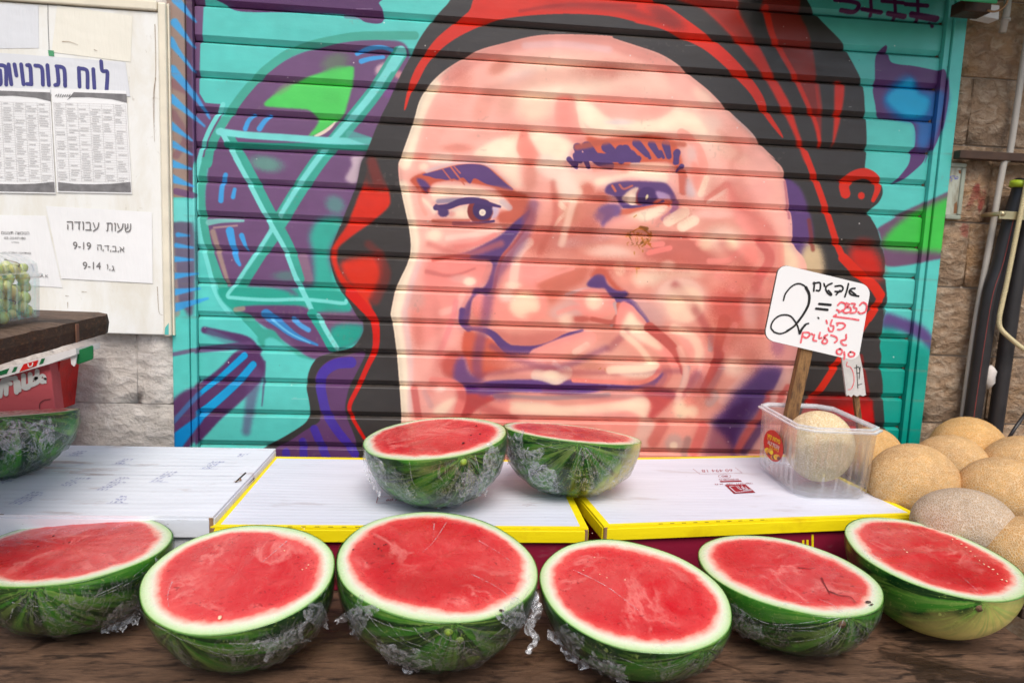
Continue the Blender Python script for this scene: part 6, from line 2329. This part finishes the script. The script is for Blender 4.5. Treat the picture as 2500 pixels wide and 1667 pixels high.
def tq(x0, y0, x1, y1, h, k, sl=.0):
    """corners for a line of lettering: from lower left (x0,y0) to lower right (x1,y1), h pixels high"""
    return [FB(x0, y0, k), FB(x1, y1, k), FB(x1 + sl, y1 - h, k), FB(x0 + sl, y0 - h, k)]


# the title is painted on as block strokes, letter by letter (patch: photograph pixels from the 5.227 enlargement)
def Z(s):
    return [tuple(float(c) / 5.227 for c in t.split(',')) for t in s.split()]


title = ['0,835 40,840 75,880 80,1085', '110,825 145,1080', '185,825 210,968', '270,825 300,1080', '345,835 385,855 400,1080', '345,1075 400,1078', '450,840 510,850 540,900 548,1085', '605,835 625,1090',
         '730,850 745,1060 705,1090', '720,850 800,865 825,920 832,1100', '1005,870 1015,1110', '1005,875 1090,890 1115,940 1118,1125', '1190,885 1205,1130', '1290,785 1305,905 1365,915 1370,990 1360,1150', '0,900 10,1060 -20,1085']
for q in title:
    m = MB()
    ribbon(m, [FB(x, y, 3) for x, y in Z(q)], 8.4 / FPX * 1.6, np.array((0, -1.0, 0)))
    m.build('title_letter', M_NAVY, bn)


def schedule(label, x0, x1, yt, yb, k, logo=True):
    sl = .035
    t = paper('schedule_sheet', label, [(x0, yt), (x1, yt + (x1 - x0) * sl), (x1 + 14, yb + (x1 - x0) * .02), (x0 + 14, yb)], k, M_PAP)

    def G(u, v_):
        x = x0 + (x1 - x0) * u + 14 * v_
        y = yt + (yb - yt) * v_ + (x1 - x0) * u * (sl * (1 - v_) + .02 * v_)
        return FB(x, y, k + 1.6)
    nr = np.array((0, -1.0, 0))
    m = MB()
    m.add([G(.30, .03), G(1, .03), G(1, .115), G(.8, .085), G(.5, .072), G(.26, .08), G(.2, .11)], [tuple(range(7))])
    m.build('header_band', M_GREYP, t)
    m = MB()
    m.add([G(.02, .985), G(.02, .90), G(.25, .915), G(.5, .915), G(.75, .905), G(.99, .885), G(.99, .985)], [tuple(range(7))])
    m.build('footer_band', M_GREYP, t)
    m = MB()
    for i in range(7):
        u = .02 + i * .16
        ribbon(m, [G(u, .135), G(u, .89)], .0006, nr)
    n = 34
    for j in range(n):
        v_ = .135 + .75 * j / (n - 1)
        ribbon(m, [G(.02, v_), G(.98, v_)], .0005, nr)
    m.build('table_rules', M_LINE, t)
    m = MB()
    r = random.Random(k)
    for j in range(n - 1):
        for i in range(6):
            if r.random() < .75:
                u = .03 + i * .16 + .02 * r.random()
                v_ = .146 + .75 * j / (n - 1)
                ribbon(m, [G(u, v_), G(u + r.uniform(.06, .12), v_)], .0013, nr)
    m.build('table_entries', M_LINE, t)
    m = MB()
    for q in range(7):
        ribbon(m, [G(.05 + q * .03, .075 + .01 * r.random()), G(.07 + q * .03, .05 + .01 * r.random())], .0016, nr)
    m.build('sheet_logo', M_GREYP, t)
    return t


schedule('printed duty table with grey bands, right of the two under the banner title', 125, 308, 216, 470, 4)
schedule('printed duty table with grey bands, left of the two under the banner title', -62, 122, 212, 470, 5)
STK = {'א': [[(0, 1), (1, 0)], [(.95, 1), (.9, .7), (.62, .42)], [(.1, 0), (.08, .35), (.38, .62)]], 'ב': [[(.05, 1), (.7, 1), (.8, .8), (.8, .02)], [(0, 0), (1, 0)]],
       'ג': [[(.2, 1), (.6, 1), (.65, .6), (.9, 0)], [(.68, .35), (.1, 0)]], 'ד': [[(0, 1), (1, 1)], [(.78, 1), (.78, 0)]], 'ה': [[(0, 1), (.85, 1), (.95, .85), (.95, 0)], [(.12, .6), (.12, 0)]],
       'ו': [[(.3, 1), (.6, .95), (.62, 0)]], 'ע': [[(0, 1), (.3, .35)], [(1, 1), (.75, .3), (0, -.12)]], 'ש': [[(0, 1), (.1, .05), (.6, 0), (.95, .3), (1, 1)], [(.5, 1), (.45, .5), (.1, .35)]],
       'ת': [[(.05, 1), (.85, 1), (.95, .8), (.95, 0)], [(.25, 1), (.2, .1), (0, 0)]], ',': [[(.5, .12), (.35, -.2)]]}


def penline(name, s_, x1, y1, adv, h, x0, w):
    """Hebrew letters stroke by stroke from right to left, each a part of the notice"""
    wd = {'ו': .45, 'ג': .6, ',': .35, ' ': .75}
    tot = sum(wd.get(c, 1) for c in s_)
    k = (x1 - x0) / tot
    x = x1
    for c in s_:
        a = k * wd.get(c, 1)
        if c in STK:
            m = MB()
            for st in STK[c]:
                ribbon(m, [FB(x - a * .9 + u * a * .74, y1 - (1 - (x - x0) / (x1 - x0)) * 6 - v_ * h * .82, 6) for u, v_ in st], w / FPX * 1.6, np.array((0, -1.0, 0)))
            m.build('letter', M_TXT, hr)
        x -= a


hr = paper('hours_notice', 'white opening hours notice reading 9-19 and 9-14 in the lower notice board', [(112, 503), (371, 518), (373, 692), (150, 680)], 3, M_PAP)
penline('title_line', 'שעות עבודה', 322, 565, 16.8, 22, 162, 2.3)
text('weekday_hours', '9-19', tq(178, 608, 222, 610, 18, 6), M_TXT, hr, bold=.0)
penline('weekday_letters', 'א,ב,ד,ה', 305, 615, 12, 14, 236, 1.8)
text('friday_hours', '9-14', tq(202, 657, 246, 658, 18, 6), M_TXT, hr, bold=.0)
penline('friday_letters', 'ג,ו', 281, 661, 10, 13, 259, 1.8)
sn = paper('paper_sheet', 'white paper with small blurred print behind the grape punnet', [(-60, 524), (112, 527), (152, 702), (-60, 690)], 2, M_PAP)
for q, s_ in (((3, 572, 71, 573, 7), '\u05de\u05d5\u05e2\u05e6\u05ea \u05d4\u05e9\u05db\u05d5\u05e0\u05d4'), ((10, 584, 62, 585, 6), '02-2547180'), ((28, 594, 46, 595, 5), '\u05d8\u05dc\u05e4\u05d5\u05df'), ((5, 621, 75, 622, 6), '\u05d0\u05dd \u05e7\u05e8\u05ea\u05d4 \u05d4\u05e0\u05d7\u05ea\u05d5\u05dd'), ((98, 677, 118, 678, 7), 'A.K')):
    text('small_print', s_, tq(*q, 4.6), M_TXT, sn)
m = MB()
m.prism([FB(x, y, 2.5) for x, y in ((117, 123), (131, 124), (132, 138), (119, 137))], (0, .0006, 0))
tag(m.build('tape_piece', plain('green_tape', rgb(74, 150, 104), .6, .1)), 'small square of green tape above the banner title', 'tape')
m = MB()
ribbon(m, [FB(118, -20, 1.5), FB(117, 40, 1.5), FB(120, 122, 1.5)], .0012, np.array((0, -1.0, 0)))
m.build('panel_seam', M_GREYP, nb)
for q in ([(152, 102), (170, 103), (190, 110)], [(230, 122), (238, 125)], [(378, 60), (380, 160), (377, 230), (376, 300)], [(380, 190), (374, 240), (377, 345)], [(160, 722), (168, 723)], [(165, 738), (165, 752)], [(200, 712), (212, 713)], [(384, 700), (388, 760), (398, 770)]):
    m = MB()
    ribbon(m, [FB(x, y, 3) for x, y in q], .0012, np.array((0, -1.0, 0)), 0, .0005)
    m.build('scratch', plain('scratch_brown', rgb(150, 128, 104), .8, .2), nb)

# ------------------------------------------------------------------ plank table at the left, crates and grapes
ZP = 1.290
M_OLDW = mat_wood('old_plank', rgb(126, 104, 88), rgb(104, 82, 66), rgb(62, 46, 38), (3, 30, 30), .8, .1, .7)
M_OLDE = mat_wood('old_plank_edge', rgb(64, 46, 32), rgb(50, 36, 26), rgb(96, 66, 42), (14, 14, 40), .85, .05, .9)
tip = atZ(268, 763, ZP)
fro = atZ(-40, 829, ZP)
dv = (fro - tip)
dv /= np.linalg.norm(dv)
sl_ = thing('plank_shelf', 'thick dark weathered wooden plank shelf under the grapes at the left', 'shelf', tuple(tip))
left = np.array((-1.0, 0.04, 0))
bk = tip + left * 1.0
end = tip + dv * .62
poly = [tip, tip + dv * .01, tip + dv * .2, tip + dv * .4, end, end + left * .9, bk]
rp = random.Random(6)
N = 26
V = []
for i in range(N + 1):
    p = tip + dv * .62 * i / N
    j = rp.uniform(-.0018, .0018)
    j2 = -.006 if i == 0 else 0
    V.append([p + np.array((j + j2, j, -.0035 + rp.uniform(-.001, .001))), p + np.array((.003 + j + j2, j, -.018)), p + np.array((j + j2, j, -.0375)), p + left * .02 + np.array((0, 0, 0))])
v, f, mi = [], [], []
for row in V:
    v += row
for i in range(N):
    a = i * 4
    f += [(a, a + 4, a + 5, a + 1), (a + 1, a + 5, a + 6, a + 2), (a + 3, a + 7, a + 4, a)]
    mi += [1, 1, 0]
n0 = len(v)
v += [tip + left * 1.0, end + left * .9, tip + left * 1.0 - (0, 0, .0375), end + left * .9 - (0, 0, .0375)]
f += [(3, n0, n0 + 1, N * 4 + 3), (2, N * 4 + 2, n0 + 3, n0 + 2), (0, 1, 2, n0 + 2, n0, 3), (N * 4, N * 4 + 3, n0 + 1, n0 + 3, N * 4 + 2, N * 4 + 1)]
mi += [0, 1, 1, 1]
mesh('plank', v, f, [M_OLDW, M_OLDE], sl_, False, mi)
m = MB()
q0 = tip + dv * .145
m.frame_box(q0 + (.004, 0, -.036), -left, dv, np.array((0, 0, 1.0)), -.001, .0012, 0, .010, 0, .030)
m.build('edge_mend', plain('mend_wood', rgb(120, 84, 64), .8, .2), sl_)
for x, y in ((-1.35, -.35), (-1.35, -.72)):
    m = MB()
    m.box(x - .02, x + .02, y - .02, y + .02, 0, ZP - .0382)
    m.build('leg', M_OLDE, sl_)

# crate of pink board under the shelf
YC = -.122
M_PINK = mat_card('pink_crate_card', rgb(190, 84, 90), 200, .6, .2)
M_REDC = plain('red_plastic_bag', rgb(204, 26, 22), .35, .2, 30, .3)
M_GREENC = plain('green_card', rgb(12, 104, 56), .55, .1, 20)
M_WC = plain('white_card', rgb(222, 220, 218), .6, .06)
M_LETT = plain('grey_white_print', rgb(196, 196, 194), .55, .05)
cr_ = thing('fruit_crate', 'pink cardboard crate with white Hebrew letters under the plank shelf', 'crate', tuple(atY(60, 1030, YC)))


def FC(x, y, dy=0.0):
    return atY(x, y, YC + dy)


m = MB()
m.prism([FC(-120, 955), FC(121, 887), FC(152, 1152), FC(-120, 1185)], (0, .035, 0))
bevel(m.build('crate_side', M_PINK, cr_), .002)
for q in (['0,1370 10,1300 30,1230 60,1215 110,1208', '55,1350 62,1260 95,1255', '140,1200 150,1335'], ['165,1240 175,1315'], ['215,1180 220,1290 260,1290', '215,1290 330,1250 340,1215 310,1210 335,1190 340,1140'], ['275,1170 280,1270']):
    m = MB()
    for s_ in q:
        ribbon(m, [FC(float(a.split(',')[0]) / 3.734, 600 + float(a.split(',')[1]) / 3.734, -.0012) for a in s_.split()], .0095, np.array((0, -1.0, 0)))
    m.build('crate_letter', M_LETT, cr_)
m = MB()
ribbon(m, [FC((388 + 24 * math.cos(t)) / 3.734, 600 + (1212 + 34 * math.sin(t)) / 3.734, -.0012) for t in np.linspace(0, 2 * math.pi, 12)], .006, np.array((0, -1.0, 0)))
ribbon(m, [FC(385 / 3.734, 600 + 1215 / 3.734, -.0012), FC(415 / 3.734, 600 + 1245 / 3.734, -.0012)], .005, np.array((0, -1.0, 0)))
m.build('crate_emblem', M_LETT, cr_)
m = MB()
ribbon(m, [FC(460 / 3.734, 600 + 1398 / 3.734, -.001), FC(400 / 3.734, 600 + 1408 / 3.734, -.001), FC(362 / 3.734, 600 + 1445 / 3.734, -.001), FC(368 / 3.734, 600 + 1525 / 3.734, -.001)], .0014, np.array((0, -1.0, 0)))
m.build('hand_hole_cut', plain('cut_line', rgb(70, 30, 30), .8, .1), cr_)
lc = thing('carton_lid', 'white, red and green carton rim directly under the plank shelf', 'carton', tuple(atY(60, 900, YC - .01)))
FL = lambda x, y, dy=0.0: atY(x / 3.734, 600 + y / 3.734, YC - .012 + dy)
m = MB()
m.prism([FL(-60, 1225), FL(455, 1075), FL(695, 990), FL(690, 935), FL(400, 1015), FL(-60, 1150)], (0, .10, 0))
m.build('rim_board', M_WC, lc)
for q, mt in (([(-60, 1195), (60, 1165), (85, 1115), (-60, 1160)], M_GREENC), ([(105, 1155), (140, 1145), (160, 1100), (130, 1105)], M_GREENC), ([(175, 1150), (330, 1095), (352, 1040), (215, 1078)], M_REDC), ([(355, 1085), (392, 1070), (412, 1022), (378, 1030)], M_GREENC)):
    m = MB()
    m.add([FL(x, y, -.0008) for x, y in q], [(0, 1, 2, 3)])
    m.build('rim_print', mt, lc)
m = MB()
ribbon(m, [FL(255, 1075, -.0016), FL(262, 1100, -.0016), FL(290, 1095, -.0016), FL(298, 1068, -.0016)], .0022, np.array((0, -1.0, 0)))
m.build('rim_lettering', M_WC, lc)
m = MB()
m.prism([FL(x, y, .012) for x, y in ((704, 955), (835, 908), (846, 920), (846, 1025), (835, 1038), (706, 1083), (694, 1060))], (0, .004, 0))
bevel(m.build('green_flap', M_GREENC, lc), .001)
m = MB()
m.prism([FL(x, y, .006) for x, y in ((640, 1005), (700, 985), (690, 1075), (675, 1100), (650, 1080))], (0, .003, 0))
m.build('torn_corner', M_WC, lc)
m = MB()
m.prism([FC(118, 889, .03), FC(148, 876, .03), FC(142, 925, .03), FC(134, 1005, .03)], (0, .08, 0))
tag(m.build('plastic_bag', M_REDC), 'strip of red plastic bag between pink crate and grey stone wall', 'bag')

# punnet of grapes: body, domed lid, berries
M_GRAPE = NT('green_grape')
_c = M_GRAPE.coord('Object')
_r = M_GRAPE.n('ObjectInfo').outputs['Random']
_g = M_GRAPE.mix(_r, rgb(188, 208, 92), rgb(222, 220, 134))
_g = M_GRAPE.mix(M_GRAPE.math('MULTIPLY', M_GRAPE.rng(M_GRAPE.noise(1.6, _c, 4), .45, .7), .35), _g, rgb(196, 196, 130))
M_GRAPE.P(Base_Color=_g, Roughness=.3, Subsurface_Weight=.2, Subsurface_Radius=(.012, .014, .004), Subsurface_Scale=.5, Specular_IOR_Level=.5, Coat_Weight=.1)
M_GRAPE = M_GRAPE.mat
gz = ZP + .0006
gA, gB_ = atZ(97, 784, gz), atZ(-190, 840, gz)      # right front foot of the punnet and a point along its front
gd = (gB_ - gA) / np.linalg.norm(gB_ - gA)
gn = np.cross(gd, (0, 0, 1.0))
gn = gn if gn @ np.array((-1, 1, 0)) > 0 else -gn
gp = thing('grape_punnet', 'clear clamshell punnet of green grapes on the plank shelf', 'punnet', tuple(gA))
L_, D_, H1, H2 = .19, .115, .072, .104
prof_ = [(.004, 0), (0, .008), (-.002, H1 - .004), (-.007, H1), (-.007, H1 + .004), (-.001, H1 + .006), (.001, H1 + .018), (.010, H2 - .006), (.024, H2), (D_ / 2, H2 + .001)]
prof_ += [(D_ - a, b) for a, b in prof_[::-1][1:]]
v, f = [], []
nseg = 24
for i in range(nseg + 1):
    s_ = L_ * i / nseg
    rb = .0010 if i % 3 == 0 else 0
    for a, b in prof_:
        k = 1 - .0
        v.append(gA + gd * (s_ + .002) + gn * (a - (rb if a < D_ / 2 else -rb)) + np.array((0, 0, b + (rb if b > H1 + .008 else 0))))
n_ = len(prof_)
for i in range(nseg):
    for j in range(n_ - 1):
        f.append((i * n_ + j, (i + 1) * n_ + j, (i + 1) * n_ + j + 1, i * n_ + j + 1))
f.append(tuple(range(n_)))
mesh('clamshell', v, f, M_CLEAR2, gp)
for s_ in (.012, .040, .068, .096, .124):
    m = MB()
    m.tube([gA + gd * s_ + gn * a + np.array((0, 0, b)) for a, b in ((.0, H1 + .008), (.004, H1 + .02), (.012, H2 - .005), (.026, H2 + .0015), (.06, H2 + .002), (.095, H2))], .0007, 5)
    m.build('lid_rib', M_CLEAR2, gp)
gr = thing('grape_bunch', 'heap of green grapes filling the clear clamshell punnet', 'grapes', tuple(gA + gd * .1 + gn * .057 + (0, 0, .005)))
v, f = ball_mesh(None, 16, 10, 3)
gm = bpy.data.meshes.new('grape')
gm.from_pydata(v, [], f)
gm.materials.append(M_GRAPE)
gm.polygons.foreach_set('use_smooth', np.ones(len(gm.polygons), dtype=bool))
rg = random.Random(77)
placed = []
for k in range(7000):
    s_, a, b = rg.uniform(.012, L_ - .01), rg.uniform(.011, D_ - .011), rg.uniform(.011, H1 + .014)
    rad = rg.uniform(.0072, .0104)
    q = gA + gd * s_ + gn * a + np.array((0, 0, b))
    if b > H1 + .002 and rg.random() < .5:
        continue
    if all(np.linalg.norm(q - p_) > (rad + r_) * .84 for p_, r_ in placed):
        placed.append((q, rad))
for q, rad in placed[:290]:
    o = bpy.data.objects.new('grape', gm)
    COL.objects.link(o)
    o.parent = gr
    o.location = tuple(q - ORG[gr.name])
    o.scale = (rad, rad, rad * rg.uniform(1.0, 1.2))
    o.rotation_euler = (rg.uniform(-.8, .8), rg.uniform(-.8, .8), rg.uniform(0, 6))
m = MB()
for k in range(10):
    q = placed[k * 5][0]
    m.tube(spl([q, q + (.01, -.006, .008), q + (.018 * rg.uniform(-1, 1), -.01, .014)], 3), .0011, 5)
m.build('stalk', plain('grape_stalk', rgb(128, 104, 50), .7, .2), gr)

# ------------------------------------------------------------------ pipes, bar and meter box on the right wall
def pipe(name, label, px, Y, r_, mat, cat='pipe', n=14, group=None, ring=None):
    p = [atY(x, y, Y) for x, y in px]
    t = thing(name, label, cat, tuple(p[-1]), group)
    q = spl(p, 8)
    m = MB()
    if ring:
        L = np.concatenate([[0], np.cumsum(np.linalg.norm(np.diff(q, axis=0), axis=1))])
        s_ = np.arange(0, L[-1], ring)
        q = np.stack([np.interp(s_, L, q[:, k]) for k in range(3)], 1)
        rad = [r_ * (1.0 if (i % 4) < 2 else .84) for i in range(len(q))]
        m.tube(q, rad, n)
        m.build('tube', mat, t, False)
    else:
        m.tube(q, r_, n)
        m.build('tube', mat, t, True)
    return t


M_GPIPE = plain('grey_conduit_paint', rgb(176, 170, 160), .5, .12, 12, .1)
M_BPIPE = plain('black_rubber_pipe', rgb(40, 37, 38), .42, .25, 20, .15)
M_CORR = plain('cream_corrugated_plastic', rgb(206, 192, 150), .5, .1, 20)
M_RUST = plain('brown_steel', rgb(74, 54, 42), .6, .35, 40, .35, .3)
M_REDL = plain('red_stripe', rgb(150, 50, 44), .5, .2)
gpipe = pipe('conduit', 'thin grey conduit running down the stone wall beside the shutter', [(2520, 20), (2497, 160), (2465, 375), (2450, 403), (2418, 584), (2383, 780), (2362, 930), (2345, 1062), (2330, 1180)], -.035, .0072, M_GPIPE, 'conduit')
b1 = pipe('drain_pipe', 'black pipe with a thin red stripe, next to the grey conduit', [(2500, 440), (2470, 538), (2444, 640), (2419, 720), (2398, 850), (2382, 960), (2367, 1066), (2350, 1200)], -.055, .0195, M_BPIPE)
b2 = pipe('drain_pipe', 'black pipe at the right edge with the white rag beside it', [(2530, 470), (2500, 590), (2475, 720), (2452, 880), (2438, 980), (2424, 1080), (2406, 1200)], -.050, .0178, M_BPIPE)
m = MB()
ribbon(m, [atY(x, y, -.0758) for x, y in ((2476, 530), (2450, 640), (2424, 720), (2402, 850), (2386, 960), (2371, 1066))], .0011, np.array((0, -1.0, 0)))
m.build('red_stripe', M_REDL, b1)
pipe('corrugated_hose', 'cream corrugated hose hanging between the two black pipes', [(2520, 380), (2502, 470), (2478, 590), (2458, 690), (2447, 740), (2440, 775), (2442, 800), (2462, 822), (2500, 852), (2530, 860)], -.088, .0056, M_CORR, 'hose', 10, None, .0009)
cl_ = thing('pipe_clamp', 'bright metal clamp across the top of the black pipe', 'clamp', tuple(atY(2470, 523, -.09)))
m = MB()
m.box(atY(2448, 523, -.09)[0], atY(2510, 523, -.09)[0], -.082, -.078, atY(2440, 534, -.09)[2], atY(2440, 514, -.09)[2])
M_BRIGHT = plain('galvanised_metal', rgb(186, 176, 140), .35, .2, 30, .1, .7)
bevel(m.build('strap', M_BRIGHT, cl_), .001)
m = MB()
c_ = atY(2446, 522, -.080)
m.tube([c_ + (0, -.006, 0), c_ + (0, .06, 0)], .0055, 12)
m.build('bolt', M_BRIGHT, cl_, True)
bar = MB()
pa, pb = atY(2317, 377, -.030), atY(2520, 391, -.030)
bar.box(1.182, 2.2, -.044, -.020, pa[2] - .0095, pa[2] + .0095)
tag(bevel(bar.build('steel_bar', M_RUST), .0015), 'flat brown steel bar running right from the shutter across the stones', 'bar')
# meter box
M_MB = plain('grey_green_paint', rgb(150, 156, 140), .55, .15, 40, .15)
M_MG = NT('dusty_meter_glass')
M_MG.P(Base_Color=M_MG.mix(M_MG.rng(M_MG.noise(30, M_MG.pos((2, 1, .7)), 5), .4, .65), rgb(176, 180, 164), rgb(138, 132, 112)), Roughness=.25)
M_MG = M_MG.mat
YM = -.0125
mt_ = thing('meter_box', 'small grey framed meter box half hidden behind the shutter rail', 'meter box', tuple(atY(2330, 540, YM)))
c0, c1 = atY(2347, 537, YM), atY(2357, 400, YM)
x1, z0_, z1_ = c1[0], c0[2], c1[2]
x0 = 1.1815
fw = .0105
m = MB()
m.box(x0, x1, YM, -.001, z0_, z1_)
m.build('case', M_MB, mt_)
for a in ((x0, x1, z0_, z0_ + fw), (x0, x1, z1_ - fw, z1_), (x1 - fw, x1, z0_ + fw + .0003, z1_ - fw - .0003)):
    m = MB()
    m.box(a[0], a[1], YM - .0065, YM - .0005, a[2], a[3])
    bevel(m.build('frame', M_MB, mt_), .0025)
m = MB()
m.box(x0 + .0005, x1 - fw - .0005, YM - .003, YM - .0006, z0_ + fw + .0005, z1_ - fw - .0005)
m.build('window', M_MG, mt_)
write('pen_mark', ['H 1610,235 1640,195', 'H 1640,215 1650,200', 'H 1690,195 1655,200 1650,215 1665,225 1650,250', 'H 1685,205 1700,225 1685,225', 'H 1700,200 1720,205 1715,225 1700,215'], 1.6, M_BLUEINK, mt_, lambda x, y: atY(x, y, YM - .0034))
M_RUSTS = plain('rust_stain', rgb(126, 84, 50), .8, .3)
for q in ([(2340, 415), (2346, 416), (2346, 424), (2341, 424)], [(2330, 498), (2336, 492), (2338, 520), (2328, 522)]):
    m = MB()
    m.add([atY(x, y, YM - .0033) for x, y in q], [(0, 1, 2, 3)])
    m.build('rust_patch', M_RUSTS, mt_)
# rag, tape, lever, bracket
M_RAG = plain('white_rag', rgb(206, 198, 190), .9, .12, 30, .5)
rr = np.random.RandomState(3)
v, f = [], []
cR = atY(2416, 920, -.06)
for j in range(7):
    for i in range(10):
        a = math.pi * j / 6
        b = 2 * math.pi * i / 10
        k = 1 + rr.uniform(-.25, .25)
        v.append(cR + np.array((.015 * math.sin(a) * math.cos(b) * k, .014 * math.sin(a) * math.sin(b) * k, .029 * math.cos(a) * (1 + rr.uniform(-.08, .08)))))
for j in range(6):
    for i in range(10):
        f.append((j * 10 + i, j * 10 + (i + 1) % 10, (j + 1) * 10 + (i + 1) % 10, (j + 1) * 10 + i))
tag(mesh('rag', v, f, M_RAG, None, True), 'crumpled white rag stuffed between the two black pipes', 'rag')
lv_ = thing('valve_lever', 'flat black lever with a bright screw, low by the right wall', 'lever', tuple(atY(2445, 1085, -.12)))
m = MB()
m.tube([atY(2430, 1083, -.12), atY(2445, 1085, -.12), atY(2462, 1087, -.12), atY(2474, 1085, -.12)], [.006, .0085, .006, .002], 10)
m.build('handle', M_BPIPE, lv_, True)
m = MB()
m.tube([atY(2456, 1080, -.115), atY(2478, 1045, -.11), atY(2510, 1000, -.10)], .0042, 8)
m.build('rod', M_BPIPE, lv_, True)
m = MB()
c_ = atY(2438, 1079, -.128)
m.tube([c_, c_ + (0, 0, .002)], .004, 10)
m.build('screw', M_BRIGHT, lv_)
tp = MB()
tp.tube([atY(2492, 445, -.062), atY(2488, 458, -.062)], .0215, 14)
tag(tp.build('tape_band', plain('yellow_green_tape', rgb(166, 190, 40), .5, .15), None, True), 'yellow green tape wound round the top of the black pipe', 'tape')
# bracket, upper conduit and the green awning edge at the top right
bk_ = thing('wall_bracket', 'brown metal bracket with a wire loop under the green awning', 'bracket', tuple(atY(2370, 30, -.08)))
m = MB()
m.box(atY(2338, 30, -.08)[0], atY(2404, 30, -.08)[0], -.10, -.055, atY(2370, 37, -.08)[2], atY(2370, 6, -.08)[2])
bevel(m.build('arm', M_RUST, bk_), .002)
m = MB()
a, b = atY(2404, 38, -.07), atY(2440, 14, -.07)
m.prism([atY(2390, 38, -.07), atY(2438, 48, -.07), atY(2440, 14, -.07), atY(2416, 12, -.07)], (0, .03, 0))
m.build('plate', M_WC, bk_)
m = MB()
m.tube(spl([atY(x, y, -.11) for x, y in ((2410, 26), (2428, 29), (2446, 22), (2458, 8), (2462, -12))], 5), .0022, 6)
m.build('wire_loop', plain('tan_wire', rgb(150, 112, 76), .6, .1), bk_, True)
up_ = thing('conduit', 'short grey conduit end hanging above the stone wall at the top right', 'conduit', tuple(atY(2447, 78, -.05)))
m = MB()
m.tube([atY(2462, -20, -.05), atY(2458, 30, -.05), atY(2447, 80, -.05)], .0078, 12)
m.build('tube', M_GPIPE, up_, True)
m = MB()
m.tube([atY(2456, 46, -.05), atY(2455, 53, -.05)], .0098, 12)
m.build('collar', M_GPIPE, up_, True)
aw = thing('awning', 'green metal awning edge above the top right of the shutter', 'awning', tuple(atY(2200, 8, -.16)))
M_AWN = plain('green_awning_paint', rgb(18, 128, 72), .45, .1, 20, .1)
p0, p1 = atY(1960, -4, -.16), atY(2436, 11, -.16)
zA = p1[2]
m = MB()
v = [(p0[0] - .05, -.16, zA + .004), (p1[0], -.16, zA), (p1[0], -.012, zA + .085), (p0[0] - .05, -.012, zA + .089)]
m.hexa([tuple(q) for q in v] + [(q[0], q[1], q[2] + .05) for q in v])
bevel(m.build('front_board', M_AWN, aw), .003)
m = MB()
m.box(p0[0] - .05, p1[0] + .6, -.30, -.0125, zA + .142, zA + .152)  # out of view; made deeper and wider to shade the upper right wall
m.build('roof_sheet_for_shade', M_AWN, aw)
